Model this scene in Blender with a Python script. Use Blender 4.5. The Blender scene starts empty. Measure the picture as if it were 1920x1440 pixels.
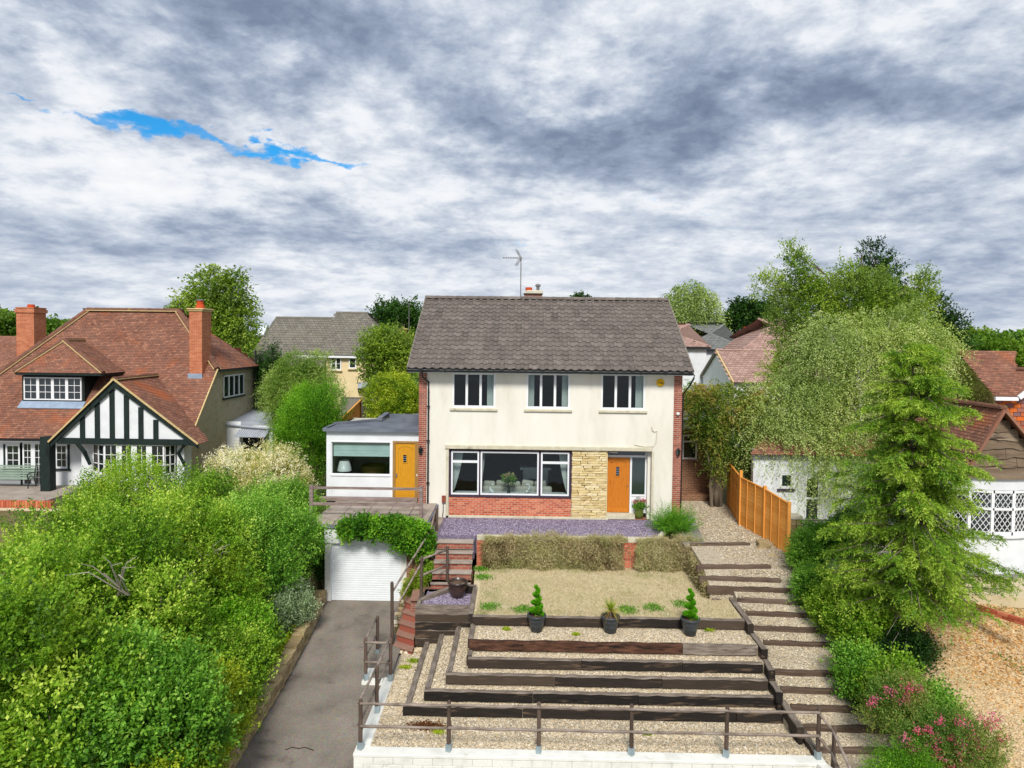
import bpy, math, random
import numpy as np
from mathutils import Vector, Matrix, noise
random.seed(7); np.random.seed(7)
rnd = random.random
def U(a, b): return random.uniform(a, b)
scene = bpy.context.scene
COL = scene.collection

# ------------------------------------------------------------------ camera
CAMZ = 6.75; F = 1280.0; PRX, PRY = 960.0, 682.0
cam_d = bpy.data.cameras.new('camera'); cam = bpy.data.objects.new('camera', cam_d); COL.objects.link(cam)
cam_d.sensor_width = 36; cam_d.lens = 24.0; cam_d.shift_y = -(720-PRY)/1920.0
cam_d.clip_start = 0.1; cam_d.clip_end = 9000
RC = Matrix.Rotation(math.radians(0.9), 3, 'Z') @ Matrix.Rotation(math.radians(88.0), 3, 'X') @ Matrix.Rotation(math.radians(0.65), 3, 'Z')
M4 = RC.to_4x4(); M4.translation = Vector((0, 0, CAMZ)); cam.matrix_world = M4
scene.camera = cam
def ray(px, py):
    return RC @ Vector(((px-PRX)/F, -(py-PRY)/F, -1.0))
def PX(px, py, X):
    d = ray(px, py); return Vector((0, 0, CAMZ)) + d*(X/d.x)
def P(px, py, Y=None, Z=None):
    """world point seen at a photo pixel, at depth Y or at height Z"""
    d = ray(px, py)
    t = Y/d.y if Y is not None else (Z-CAMZ)/d.z
    return Vector((0, 0, CAMZ)) + d*t
def R4(px0, py0, px1, py1, Y):
    xm, ym = (px0+px1)/2, (py0+py1)/2
    return P(px0, ym, Y).x, P(px1, ym, Y).x, P(xm, py1, Y).z, P(xm, py0, Y).z

# ------------------------------------------------------------------ light and exposure
SUN_EL, SUN_AZ = math.radians(44), math.radians(180)     # azimuth clockwise from +Y: behind the camera, straight at the house fronts
sd = bpy.data.lights.new('sun', 'SUN'); sd.energy = 1.5; sd.angle = math.radians(14); sd.color = (1.0, 0.955, 0.88)
sun = bpy.data.objects.new('sun', sd); COL.objects.link(sun)
sv = Vector((math.sin(SUN_AZ)*math.cos(SUN_EL), math.cos(SUN_AZ)*math.cos(SUN_EL), math.sin(SUN_EL)))
sun.rotation_euler = sv.to_track_quat('Z', 'Y').to_euler()
scene.view_settings.view_transform = 'Standard'; scene.view_settings.look = 'None'
scene.view_settings.gamma = 1.0; scene.view_settings.use_curve_mapping = False
scene.view_settings.exposure = 1.45
scene.render.engine = 'CYCLES'
try:
    scene.cycles.max_bounces = 6; scene.cycles.diffuse_bounces = 3; scene.cycles.transparent_max_bounces = 12
    scene.cycles.caustics_reflective = False; scene.cycles.caustics_refractive = False
except Exception: pass

class NT:
    """small node-tree writer"""
    def __init__(s, tree): s.t = tree; s.n = tree.nodes; s.l = tree.links
    def node(s, kind, **kw):
        n = s.n.new(kind)
        for k, v in kw.items():
            if k == 'inp':
                for i, val in v.items():
                    if isinstance(val, bpy.types.NodeSocket): s.l.new(val, n.inputs[i])
                    else: n.inputs[i].default_value = val
            else: setattr(n, k, v)
        return n
    def math(s, op, a, b=None, c=None, clamp=False):
        n = s.n.new('ShaderNodeMath'); n.operation = op; n.use_clamp = clamp
        for i, v in enumerate((a, b, c)):
            if v is None: continue
            if isinstance(v, (int, float)): n.inputs[i].default_value = v
            else: s.l.new(v, n.inputs[i])
        return n.outputs[0]
    def ramp(s, fac, stops, interp='LINEAR'):
        n = s.n.new('ShaderNodeValToRGB'); e = n.color_ramp.elements; n.color_ramp.interpolation = interp
        while len(e) < len(stops): e.new(0.5)
        for el, (p, c) in zip(e, stops):
            el.position = p; el.color = (c[0], c[1], c[2], 1) if hasattr(c, '__len__') else (c, c, c, 1)
        s.l.new(fac, n.inputs[0]); return n.outputs[0]
    def mix(s, fac, a, b, mode='MIX'):
        n = s.n.new('ShaderNodeMix'); n.data_type = 'RGBA'; n.blend_type = mode
        for i, v in ((0, fac), (6, a), (7, b)):
            if isinstance(v, (int, float)) and i == 0: n.inputs[0].default_value = v
            elif isinstance(v, bpy.types.NodeSocket): s.l.new(v, n.inputs[i])
            else: n.inputs[i].default_value = (v[0], v[1], v[2], 1)
        return n.outputs[2]
    def noise(s, vec, scale, detail=5, rough=.55, dist=0, out=0):
        n = s.n.new('ShaderNodeTexNoise'); s.l.new(vec, n.inputs['Vector'])
        n.inputs['Scale'].default_value = scale; n.inputs['Detail'].default_value = detail
        n.inputs['Roughness'].default_value = rough; n.inputs['Distortion'].default_value = dist
        return n.outputs[out]
    def mapping(s, vec, scale=(1,1,1), rot=(0,0,0), loc=(0,0,0)):
        n = s.n.new('ShaderNodeMapping'); s.l.new(vec, n.inputs[0])
        n.inputs['Scale'].default_value = scale; n.inputs['Rotation'].default_value = rot; n.inputs['Location'].default_value = loc
        return n.outputs[0]

# ------------------------------------------------------------------ sky: broken cloud over a clear sky
w = bpy.data.worlds.new('World'); scene.world = w; w.use_nodes = True
nt = NT(w.node_tree); w.node_tree.nodes.clear()
sky = nt.node('ShaderNodeTexSky', sky_type='NISHITA', sun_disc=False, sun_elevation=SUN_EL, sun_rotation=SUN_AZ)
sky.air_density = 1.0; sky.dust_density = 0.3; sky.ozone_density = 3.0
tc = nt.node('ShaderNodeTexCoord'); D = tc.outputs['Generated']
nrm = nt.node('ShaderNodeVectorMath', operation='NORMALIZE', inp={0: D}).outputs[0]
sep = nt.node('ShaderNodeSeparateXYZ', inp={0: nrm}); dx, dy, dz = sep.outputs
zz = nt.math('ADD', nt.math('MAXIMUM', dz, 0.0), 0.24)
comb = nt.node('ShaderNodeCombineXYZ', inp={0: nt.math('DIVIDE', dx, zz), 1: nt.math('DIVIDE', dy, zz), 2: 0.0}).outputs[0]
n_big = nt.noise(comb, 0.9, 3, .5, .3)
n_mid = nt.noise(nt.mapping(comb, loc=(3.7, 1.2, 0)), 2.2, 10, .62, .35)
n_fin = nt.noise(nt.mapping(comb, loc=(9.1, 4.2, 0)), 6.5, 9, .62, .2)
n_wisp = nt.noise(nt.mapping(comb, scale=(1, 1.5, 1), rot=(0, 0, .25), loc=(2, 7, 0)), 3.2, 8, .6, .6)
# billow wobble of the large cloud shapes
wob = nt.noise(nt.mapping(nrm, scale=(1, 1, 2.2)), 4.5, 8, .6, 0, 1)
wsep = nt.node('ShaderNodeSeparateColor', inp={0: wob}).outputs
az = nt.math('ADD', nt.math('ARCTAN2', dx, dy), nt.math('MULTIPLY', nt.math('SUBTRACT', wsep[0], .5), .42))
el = nt.math('ADD', nt.math('ARCSINE', dz), nt.math('MULTIPLY', nt.math('SUBTRACT', wsep[1], .5), .20))
def azel(px, py):
    d = ray(px, py).normalized(); return math.atan2(d.x, d.y), math.asin(d.z)
def blob(px, py, sx, sy, wgt, a=None, e=None, tilt=0):
    a0, e0 = azel(px, py); a = a or az; e = e or el
    ua = nt.math('SUBTRACT', a, a0); ue = nt.math('SUBTRACT', e, e0)
    if tilt: ue = nt.math('SUBTRACT', ue, nt.math('MULTIPLY', ua, tilt))
    u = nt.math('DIVIDE', ua, sx/1350.0); v = nt.math('DIVIDE', ue, sy/1350.0)
    r2 = nt.math('ADD', nt.math('MULTIPLY', u, u), nt.math('MULTIPLY', v, v))
    return nt.math('MULTIPLY', nt.math('EXPONENT', nt.math('MULTIPLY', r2, -1.0)), wgt)
con = nt.ramp(dz, [(0.0, .45), (.12, .66), (.32, 1.0)])
con = nt.math('MULTIPLY', con, nt.math('ADD', nt.math('MULTIPLY', dz, 25.0), 1.0, clamp=True))
# layered bands low down, crisp broken billows higher up
n_band = nt.noise(nt.mapping(nrm, scale=(3.2, 3.2, 22.0), loc=(4, 1, 2)), 1.7, 9, .62, .5)
lowm = nt.ramp(dz, [(.03, 1.0), (.30, 0.0)])
def billow(n): return nt.math('SUBTRACT', 1.0, nt.math('MULTIPLY', nt.math('ABSOLUTE', nt.math('SUBTRACT', n, .5)), 5.0))
bl1 = billow(nt.noise(nt.mapping(comb, loc=(1.7, 5.2, 0)), 1.9, 7, .55, .25)); bl2 = billow(nt.noise(nt.mapping(comb, loc=(6.7, 2.2, 0)), 4.6, 7, .58, .3))
n_crisp = nt.noise(nt.mapping(comb, loc=(5.1, 8.2, 0)), 14, 6, .65, .1)
acc = nt.math('ADD', nt.math('MULTIPLY', nt.math('SUBTRACT', n_mid, .5), .85), nt.math('MULTIPLY', nt.math('SUBTRACT', n_fin, .5), 0.6))
acc = nt.math('ADD', acc, nt.math('MULTIPLY', nt.math('SUBTRACT', n_crisp, .5), 0.38))
acc = nt.math('ADD', acc, nt.math('MULTIPLY', nt.math('SUBTRACT', bl1, .62), -0.20))
acc = nt.math('ADD', acc, nt.math('MULTIPLY', nt.math('SUBTRACT', bl2, .62), -0.12))
acc = nt.math('ADD', acc, nt.math('MULTIPLY', nt.math('SUBTRACT', n_big, .5), 0.30))
acc = nt.math('ADD', acc, nt.math('MULTIPLY', nt.math('MULTIPLY', nt.math('SUBTRACT', n_band, .5), lowm), 1.0))
acc = nt.math('ADD', nt.math('MULTIPLY', acc, con), 0.622)
for b in [(760, 60, 380, 70, -.22), (1400, 150, 170, 95, -.24), (1000, 250, 300, 75, -.24), (1250, 300, 260, 45, -.10),
          (420, 405, 330, 42, -.17), (1790, 170, 220, 80, -.16), (30, 90, 60, 70, -.2), (470, 150, 260, 60, -.10), (120, 470, 260, 35, -.12),
          (1700, 420, 300, 40, -.10), (1170, 60, 60, 35, -.12), (1850, 500, 260, 40, -.10), (880, 490, 500, 30, -.05), (300, 30, 200, 35, -.1),
          (170, 130, 120, 70, .24), (1080, 130, 100, 90, .20), (1600, 40, 240, 40, .16), (250, 320, 330, 45, .22), (700, 300, 160, 60, .14),
          (1500, 270, 90, 60, .14), (1050, 390, 500, 32, .13), (1700, 290, 200, 50, .10), (620, 500, 500, 25, .12), (1300, 480, 400, 40, .10), (80, 370, 200, 30, .12),
          (900, 560, 1200, 28, .10), (470, 95, 60, 25, .14), (1180, 190, 120, 40, .12)]:
    acc = nt.math('ADD', acc, blob(*b))
cloud = nt.ramp(acc, [(0.0, (.13, .18, .27)), (.26, (.225, .285, .40)), (.44, (.37, .44, .57)), (.60, (.60, .66, .76)), (.75, (.86, .89, .94)), (1.0, (1.0, 1.0, 1.0))])
# openings to blue sky
n_wob2 = nt.noise(nt.mapping(nrm, scale=(1, 1, 2.2)), 14, 10, .68)
gap = None
for b in [(300, 250, 58, 20, 1.6), (375, 252, 40, 10, .95), (455, 264, 50, 10, 1.15), (540, 282, 36, 11, 1.15), (590, 287, 34, 9, 1.1), (0, 190, 40, 6, 1.0), (90, 235, 30, 8, .75), (205, 246, 30, 8, .8), (1290, 372, 70, 12, .55), (985, 463, 60, 6, .5)]:
    g = blob(*b); gap = g if gap is None else nt.math('ADD', gap, g)
gap = nt.math('SUBTRACT', gap, nt.math('MULTIPLY', n_wob2, 0.85))
gap = nt.ramp(gap, [(0.0, 0.0), (.22, .4), (.55, .8), (1.0, 1.0)])
rare = nt.ramp(n_wisp, [(.70, 0.0), (.80, .25)])
gapf = nt.math('MAXIMUM', gap, rare)
bgc = nt.node('ShaderNodeBackground', inp={0: cloud, 1: 0.365})
bgs = nt.node('ShaderNodeBackground', inp={0: nt.mix(1.0, sky.outputs[0], (.16, .80, 1.10), 'MULTIPLY'), 1: 0.052})
ms = nt.node('ShaderNodeMixShader', inp={0: gapf, 1: bgc.outputs[0], 2: bgs.outputs[0]})
out = nt.node('ShaderNodeOutputWorld', inp={0: ms.outputs[0]})
try:
    w.cycles.sampling_method = 'MANUAL'; w.cycles.sample_map_resolution = 256
except Exception: pass

# ------------------------------------------------------------------ object helpers
ORG = {}
def org(o): return ORG.get(o.name, Vector((0, 0, 0))) if o is not None else Vector((0, 0, 0))
def tagit(o, label=None, cat=None, group=None, kind=None):
    if label: o['label'] = label
    if cat: o['category'] = cat
    if group: o['group'] = group
    if kind: o['kind'] = kind
    return o
def thing(name, label, cat, loc=(0, 0, 0), group=None):
    o = bpy.data.objects.new(name, None); COL.objects.link(o); o.location = loc; o.empty_display_size = .3
    ORG[o.name] = Vector(loc); return tagit(o, label, cat, group)
def link_mesh(name, me, parent=None, loc=None, smooth=False):
    o = bpy.data.objects.new(name, me); COL.objects.link(o)
    if parent is not None: o.parent = parent
    if loc is not None: o.location = Vector(loc) - org(parent)
    ORG[o.name] = org(parent) if loc is None else Vector(loc)
    return o
class MB:
    def __init__(s): s.v = []; s.f = []; s.t = []; s.m = []
    def add(s, vs, fs, t=None, m=0):
        b = len(s.v); s.v.extend([tuple(v) for v in vs]); t = rnd() if t is None else t
        for f in fs: s.f.append([b+i for i in f]); s.t.append(t); s.m.append(m)
        return s
    def box(s, x0, x1, y0, y1, z0, z1, t=None, m=0):
        return s.add([(x0,y0,z0),(x1,y0,z0),(x1,y1,z0),(x0,y1,z0),(x0,y0,z1),(x1,y0,z1),(x1,y1,z1),(x0,y1,z1)],
                     [(0,3,2,1),(4,5,6,7),(0,1,5,4),(1,2,6,5),(2,3,7,6),(3,0,4,7)], t, m)
    def para(s, o, u, v, w_, t=None, m=0):
        o, u, v, w_ = Vector(o), Vector(u), Vector(v), Vector(w_)
        if u.cross(v).dot(w_) < 0: u, v = v, u
        return s.add([o, o+u, o+u+v, o+v, o+w_, o+u+w_, o+u+v+w_, o+v+w_],
                     [(0,3,2,1),(4,5,6,7),(0,1,5,4),(1,2,6,5),(2,3,7,6),(3,0,4,7)], t, m)
    def bar(s, a, b, wd, ht, up=(0, 0, 1), t=None, m=0):
        a, b = Vector(a), Vector(b); d = (b-a); n = d.normalized(); side = n.cross(Vector(up))
        if side.length < 1e-4: side = Vector((1, 0, 0))
        side.normalize(); u2 = side.cross(n)
        return s.para(a-side*wd/2-u2*ht/2, d, side*wd, u2*ht, t, m)
    def tube(s, pts, r, n=6, t=None, m=0, cap=True):
        pts = [Vector(p) for p in pts]; rr = r if hasattr(r, '__len__') else [r]*len(pts); vs = []; fs = []
        for i, p in enumerate(pts):
            d = (pts[min(i+1, len(pts)-1)]-pts[max(i-1, 0)]).normalized()
            a = d.cross(Vector((0, 0, 1)) if abs(d.z) < .9 else Vector((1, 0, 0))).normalized(); b = d.cross(a)
            for k in range(n):
                th = 2*math.pi*k/n; vs.append(p+(a*math.cos(th)+b*math.sin(th))*rr[i])
        for i in range(len(pts)-1):
            for k in range(n):
                fs.append((i*n+k, i*n+(k+1) % n, (i+1)*n+(k+1) % n, (i+1)*n+k))
        if cap: fs.append(tuple(range(n))[::-1]); fs.append(tuple((len(pts)-1)*n+k for k in range(n)))
        return s.add(vs, fs, t, m)
    def lathe(s, c, prof, n=20, t=None, m=0):
        c = Vector(c); vs = []; fs = []
        for r, z in prof:
            for k in range(n):
                th = 2*math.pi*k/n; vs.append(c+Vector((r*math.cos(th), r*math.sin(th), z)))
        for i in range(len(prof)-1):
            for k in range(n): fs.append((i*n+k, i*n+(k+1) % n, (i+1)*n+(k+1) % n, (i+1)*n+k))
        return s.add(vs, fs, t, m)
    def prism(s, poly, ext, t=None, m=0):
        """planar polygon extruded by the vector ext"""
        poly = [Vector(p) for p in poly]; e = Vector(ext); n = len(poly)
        nn = Vector((0, 0, 0))
        for i in range(n): nn += poly[i].cross(poly[(i+1) % n])
        if nn.dot(e) < 0: poly = poly[::-1]
        vs = poly+[p+e for p in poly]
        fs = [tuple(range(n))[::-1], tuple(range(n, 2*n))]+[(i, (i+1) % n, n+(i+1) % n, n+i) for i in range(n)]
        return s.add(vs, fs, t, m)
    def face(s, pts, t=None, m=0): return s.add(pts, [tuple(range(len(pts)))], t, m)
    def mesh(s, name, mats, o=Vector((0, 0, 0)), smooth=False):
        me = bpy.data.meshes.new(name)
        me.from_pydata([(v[0]-o.x, v[1]-o.y, v[2]-o.z) for v in s.v], [], s.f)
        for m in (mats if isinstance(mats, (list, tuple)) else [mats]): me.materials.append(m)
        if any(s.m): me.polygons.foreach_set('material_index', s.m)
        a = me.attributes.new('tint', 'FLOAT', 'FACE'); a.data.foreach_set('value', s.t)
        if smooth: me.polygons.foreach_set('use_smooth', [True]*len(s.f))
        me.update(); return me
    def build(s, name, mats, parent=None, smooth=False, bevel=0):
        o = link_mesh(name, s.mesh(name, mats, org(parent), smooth), parent)
        if bevel: bev(o, bevel)
        return o
def bev(o, wd, seg=1):
    m = o.modifiers.new('bevel', 'BEVEL'); m.width = wd; m.segments = seg; m.limit_method = 'ANGLE'; m.angle_limit = .6
    return o
def solo(o, label, cat, group=None, kind=None): return tagit(o, label, cat, group, kind)
def place(mb, name, m, parent, loc, smooth=False):
    """a piece modelled about its own origin and set at a world point under its parent"""
    return link_mesh(name, mb.mesh(name, m, Vector((0, 0, 0)), smooth), parent, loc)
def structure(o): o['kind'] = 'structure'; return o
def stuff(o): o['kind'] = 'stuff'; return o

# ------------------------------------------------------------------ materials
def srgb(h):
    c = [int(h[i:i+2], 16)/255 for i in (0, 2, 4)]
    return tuple(x/12.92 if x <= .04045 else ((x+.055)/1.055)**2.4 for x in c)
def mul(c, k): return tuple(x*k for x in c)
def mat(name, cols, scale=3, detail=6, rough=.85, spec=.25, pieces=None, pfac=.8, bump=.0, bscale=None, stretch=(1, 1, 1), metal=0,
        spots=None, spot_scale=1.2, spot_th=(.55, .7), local=False, grit=None, grit_amt=.35, bdist=.02, grit_cols=None):
    m = bpy.data.materials.new(name); m.use_nodes = True; nt = NT(m.node_tree); m.node_tree.nodes.clear()
    if local: vec = nt.node('ShaderNodeTexCoord').outputs['Object']
    else: vec = nt.node('ShaderNodeNewGeometry').outputs['Position']
    rn = nt.math('FRACT', nt.math('ADD', nt.node('ShaderNodeAttribute', attribute_name='tint').outputs['Fac'],
                                  nt.node('ShaderNodeObjectInfo').outputs['Random'] if pieces else 0.0))
    if local:
        sh = nt.node('ShaderNodeVectorMath', operation='ADD', inp={0: vec})
        cb = nt.node('ShaderNodeCombineXYZ', inp={0: nt.math('MULTIPLY', rn, 37.0), 1: nt.math('MULTIPLY', rn, 91.0), 2: nt.math('MULTIPLY', rn, 53.0)})
        nt.l.new(cb.outputs[0], sh.inputs[1]); vec = sh.outputs[0]
    vec = nt.mapping(vec, scale=stretch)
    cols = [c if isinstance(c, tuple) else srgb(c) for c in cols]
    if len(cols) == 1: cols = [mul(cols[0], .86), cols[0], mul(cols[0], 1.08)]
    n = nt.noise(vec, scale, detail, .6)
    c = nt.ramp(n, [(.32+.36*i/(len(cols)-1), k) for i, k in enumerate(cols)])
    if pieces:
        pc = [k if isinstance(k, tuple) else srgb(k) for k in pieces]
        pcol = nt.ramp(rn, [((i+.5)/len(pc), k) for i, k in enumerate(pc)], 'LINEAR')
        c = nt.mix(pfac, c, pcol)
    if spots:
        sn = nt.noise(vec, spot_scale, 7, .62, .3)
        c = nt.mix(nt.ramp(sn, [(spot_th[0], 0.0), (spot_th[1], 1.0)]), c, spots if isinstance(spots, tuple) else srgb(spots))
    h = None
    if grit:
        v = nt.node('ShaderNodeTexVoronoi', inp={0: vec, 'Scale': grit})
        if grit_cols:
            gs = nt.node('ShaderNodeSeparateColor', inp={0: v.outputs['Color']}).outputs[0]
            gc = nt.ramp(gs, [((i+.5)/len(grit_cols), srgb(k)) for i, k in enumerate(grit_cols)])
            c = nt.mix(grit_amt, c, gc)
            c = nt.mix(nt.ramp(v.outputs['Distance'], [(.55, 0.0), (.9, .55)]), c, mul(srgb(grit_cols[0]), .4))
        else:
            c = nt.mix(grit_amt, c, v.outputs['Color'], 'OVERLAY')
        h = nt.math('SUBTRACT', 1.0, v.outputs['Distance'])
    bs = nt.node('ShaderNodeBsdfPrincipled', inp={'Base Color': c, 'Roughness': rough, 'Metallic': metal, 'Specular IOR Level': spec})
    if bump or grit:
        hh = nt.noise(vec, bscale or scale*4, 6, .65)
        if h is not None: hh = nt.math('ADD', hh, h)
        bp = nt.node('ShaderNodeBump', inp={'Strength': bump or .5, 'Distance': bdist, 'Height': hh})
        nt.l.new(bp.outputs[0], bs.inputs['Normal'])
    nt.node('ShaderNodeOutputMaterial', inp={0: bs.outputs[0]})
    return m
def brickmat(name, c1, c2, mortar, bw=.225, bh=.075, msz=.012, vert='XZ', bump=.5):
    m = bpy.data.materials.new(name); m.use_nodes = True; nt = NT(m.node_tree); m.node_tree.nodes.clear()
    pos = nt.node('ShaderNodeNewGeometry').outputs['Position']; s = nt.node('ShaderNodeSeparateXYZ', inp={0: pos}).outputs
    vec = nt.node('ShaderNodeCombineXYZ', inp={0: nt.math('ADD', s[0], s[1]), 1: s[2], 2: 0.0}).outputs[0]
    b = nt.node('ShaderNodeTexBrick', inp={0: vec, 'Color1': (*srgb(c1), 1), 'Color2': (*srgb(c2), 1), 'Mortar': (*srgb(mortar), 1), 'Scale': 1.0,
                'Mortar Size': msz/2, 'Mortar Smooth': .2, 'Bias': 0.0, 'Brick Width': bw, 'Row Height': bh})
    c = nt.mix(nt.ramp(nt.noise(pos, 3, 6), [(.35, 0.0), (.8, .5)]), b.outputs[0], mul(srgb(c1), .6))
    bp = nt.node('ShaderNodeBump', inp={'Strength': bump, 'Distance': .01, 'Height': nt.math('SUBTRACT', nt.math('MULTIPLY', nt.noise(pos, 40, 4), .4), b.outputs[1])})
    bs = nt.node('ShaderNodeBsdfPrincipled', inp={'Base Color': c, 'Roughness': .9, 'Normal': bp.outputs[0], 'Specular IOR Level': .2})
    nt.node('ShaderNodeOutputMaterial', inp={0: bs.outputs[0]}); return m
def glassmat(name, tint=(.9, .95, .95), refl=1.0, rough=.02):
    m = bpy.data.materials.new(name); m.use_nodes = True; nt = NT(m.node_tree); m.node_tree.nodes.clear()
    fr = nt.node('ShaderNodeFresnel', inp={0: 1.5}); tr = nt.node('ShaderNodeBsdfTransparent', inp={0: (*tint, 1)})
    wav = nt.node('ShaderNodeBump', inp={'Strength': .08, 'Distance': .02, 'Height': nt.noise(nt.node('ShaderNodeNewGeometry').outputs['Position'], 1.6, 2)})
    gl = nt.node('ShaderNodeBsdfGlossy', inp={0: (1, 1, 1, 1), 'Roughness': rough, 'Normal': wav.outputs[0]})
    mx = nt.node('ShaderNodeMixShader', inp={0: nt.math('MULTIPLY', fr.outputs[0], refl, clamp=True), 1: tr.outputs[0], 2: gl.outputs[0]})
    nt.node('ShaderNodeOutputMaterial', inp={0: mx.outputs[0]}); return m
def darkglass(name, c='1c2426', spec=.9):
    return mat(name, [c], rough=.06, spec=spec, scale=.5)
def leafmat(name, cols, trans=.35, big=.5, bigc=None, bigth=(.5, .65), rough=.55):
    """cols run over the random tint of each leaf; a broad noise mixes in a second hue"""
    m = bpy.data.materials.new(name); m.use_nodes = True; nt = NT(m.node_tree); m.node_tree.nodes.clear()
    pos = nt.node('ShaderNodeNewGeometry').outputs['Position']
    tn = nt.node('ShaderNodeAttribute', attribute_name='tint').outputs['Fac']
    cc = [srgb(k) if isinstance(k, str) else k for k in cols]
    c = nt.ramp(tn, [(i/(len(cc)-1), k) for i, k in enumerate(cc)])
    if bigc:
        c = nt.mix(nt.ramp(nt.noise(pos, big, 4, .6), [(bigth[0], 0.0), (bigth[1], .85)]), c, srgb(bigc) if isinstance(bigc, str) else bigc)
    di = nt.node('ShaderNodeBsdfPrincipled', inp={'Base Color': c, 'Roughness': rough, 'Specular IOR Level': .3})
    tr = nt.node('ShaderNodeBsdfTranslucent', inp={0: nt.mix(1.0, c, (1.25, 1.3, .5), 'MULTIPLY')})
    mx = nt.node('ShaderNodeMixShader', inp={0: trans, 1: di.outputs[0], 2: tr.outputs[0]})
    nt.node('ShaderNodeOutputMaterial', inp={0: mx.outputs[0]}); return m

mt = {}; L = {}
mt['render'] = mat('cream_render', ['d0ccc0', 'dad7cc', 'e0ddd4'], scale=1.2, bump=.25, bscale=25, bdist=.01, spots='b5ae9c', spot_scale=1.5, spot_th=(.58, .9), stretch=(1, 1, .3))
mt['trimstone'] = mat('trim_stone', ['b5ae97', 'cbc6b2'], scale=4, bump=.2, spots='8f8a72', spot_scale=2.5, spot_th=(.6, .75))
mt['white'] = mat('white_frame', ['d8dadd', 'e4e6e8'], scale=2, rough=.4, spec=.4)
mt['whitewall'] = mat('white_render', ['cfd2d6', 'dde0e3'], scale=1.5, bump=.3, bscale=30, bdist=.01, spots='b9bcbc', spot_scale=.8, spot_th=(.6, .85))
mt['whitepaint'] = mat('white_masonry_paint', ['cdcdc6', 'dcdcd6', 'e2e2dc'], scale=2.5, bump=.4, bscale=22, bdist=.012, spots='a6a396', spot_scale=1.8, spot_th=(.62, .78))
mt['black'] = mat('black_plastic', ['16181a', '1f2224'], rough=.45, spec=.4)
mt['blackwood'] = mat('black_stained_timber', ['101817', '1c2a28', '16201e'], scale=6, stretch=(1, 1, .2), bump=.3, rough=.7)
mt['subframe'] = mat('dark_subframe', ['3a2e38', '46394a'], rough=.6)
mt['mortar'] = mat('mortar', ['b9ab98', 'c8bdac'], scale=8, bump=.3)
mt['mortar_d'] = mat('mortar_dark', ['8f8272', 'a09484'], scale=8, bump=.3)
mt['brick'] = mat('brick_red', ['8a4a3a', 'a05a48'], scale=14, pieces=['84463a', '9c5646', '8f4a3c', 'a86654', '743c32', '96584a'], pfac=.8, bump=.4, bscale=60, bdist=.006)
mt['brick_o'] = mat('brick_orange', ['b8573a', 'c9694a'], scale=14, pieces=['b45e44', 'c87254', 'a6523c', 'd08464', 'bb6649', '984c38'], pfac=.8, bump=.4, bscale=60, bdist=.006)
mt['brick_w'] = brickmat('brickwork', '885040', 'a06856', 'a89c8c', .225, .075, .016)
mt['brick_brown'] = brickmat('brickwork_brown', '75503a', '8d6248', 'a89a84')
mt['brick_pale'] = brickmat('brickwork_pale', 'a29472', 'b5a88a', '8d8468', .3, .1)
mt['brick_och'] = brickmat('chimney_brickwork', 'b05c3a', 'c87650', 'b09c84', .225, .075, .016)
mt['stone'] = mat('cotswold_stone', ['c4ae7c', 'd8c698'], scale=10, pieces=['c9b37f', 'dccba0', 'b89f68', 'd2bd8a', 'e0d3b0', 'c2a974'], pfac=.7, bump=.6, bscale=30, bdist=.012)
mt['tile'] = mat('concrete_pantile', ['544c47', '69615b', '79716a'], scale=7, pieces=['5a514c', '6e655f', '625a55', '7c736c', '4c4541', '685f5a'], pfac=.55, bump=.45, bscale=45, bdist=.006,
                 spots='a09a8c', spot_scale=6, spot_th=(.62, .75))
mt['clay'] = mat('clay_plain_tile', ['7a5344', '947060'], scale=1.1, pieces=['68463a', '94604a', '7c5240', 'a87860', '5a3e34', '8a5a46', '724e40'], pfac=.6, bump=.3, bscale=40,
                 spots='a8603c', spot_scale=.5, spot_th=(.55, .72))
mt['clayridge'] = mat('clay_ridge_tile', ['5d4034', '7b5442'], scale=5, pieces=['5b3d32', '7a5040', '684a3c'], pfac=.6, bump=.3, spots='8a7a3a', spot_scale=3, spot_th=(.62, .75))
mt['pointing'] = mat('pale_pointing', ['b9a06e', 'c9b486'], scale=6)
mt['slate'] = mat('grey_roof_tile', ['6c6860', '7c776e'], scale=1.5, pieces=['5f5b54', '76716a', '6a665e', '827c72', '716c60'], pfac=.6, bump=.3, spots='8c8266', spot_scale=1.5, spot_th=(.6, .78))
mt['greytile'] = mat('dark_grey_roof_tile', ['6d706e', '7e817f'], scale=1.5, pieces=['626563', '787b79', '6e716f'], pfac=.6)
mt['pinktile'] = mat('pink_brown_roof_tile', ['9d7f74', 'ac8f84'], scale=1.5, pieces=['93766c', 'b09388', 'a3857a', '8a6e66'], pfac=.6)
mt['felt'] = mat('roofing_felt', ['565b66', '646a75', '70757f'], scale=1.4, rough=.75, bump=.35, bscale=60, bdist=.004, spots='7d8087', spot_scale=1.1, spot_th=(.55, .75))
mt['oak'] = mat('oak_door_orange', ['ad6212', 'c47620', 'b46a16'], scale=9, stretch=(3, 3, .35), bump=.12, rough=.5, spec=.35)
mt['oak2'] = mat('oak_door_yellow', ['b67d12', 'c98f1c', 'bf8415'], scale=9, stretch=(3, 3, .35), bump=.12, rough=.5, spec=.35)
mt['oakframe'] = mat('oak_frame', ['8d6a3c', '9d7a4a'], scale=9, stretch=(3, 3, .35), rough=.6)
mt['lead'] = mat('lead', ['7f8fa3', '93a3b6'], rough=.5, bump=.2)
mt['pebbledash'] = mat('pebbledash', ['a0957a', 'b9ae92', 'aca184'], scale=2, bump=.9, bscale=45, bdist=.02, grit=42, grit_amt=.25)
mt['cream'] = mat('cream_paint', ['d3bd94', 'dfcba4'], scale=1.5, bump=.1)
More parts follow.
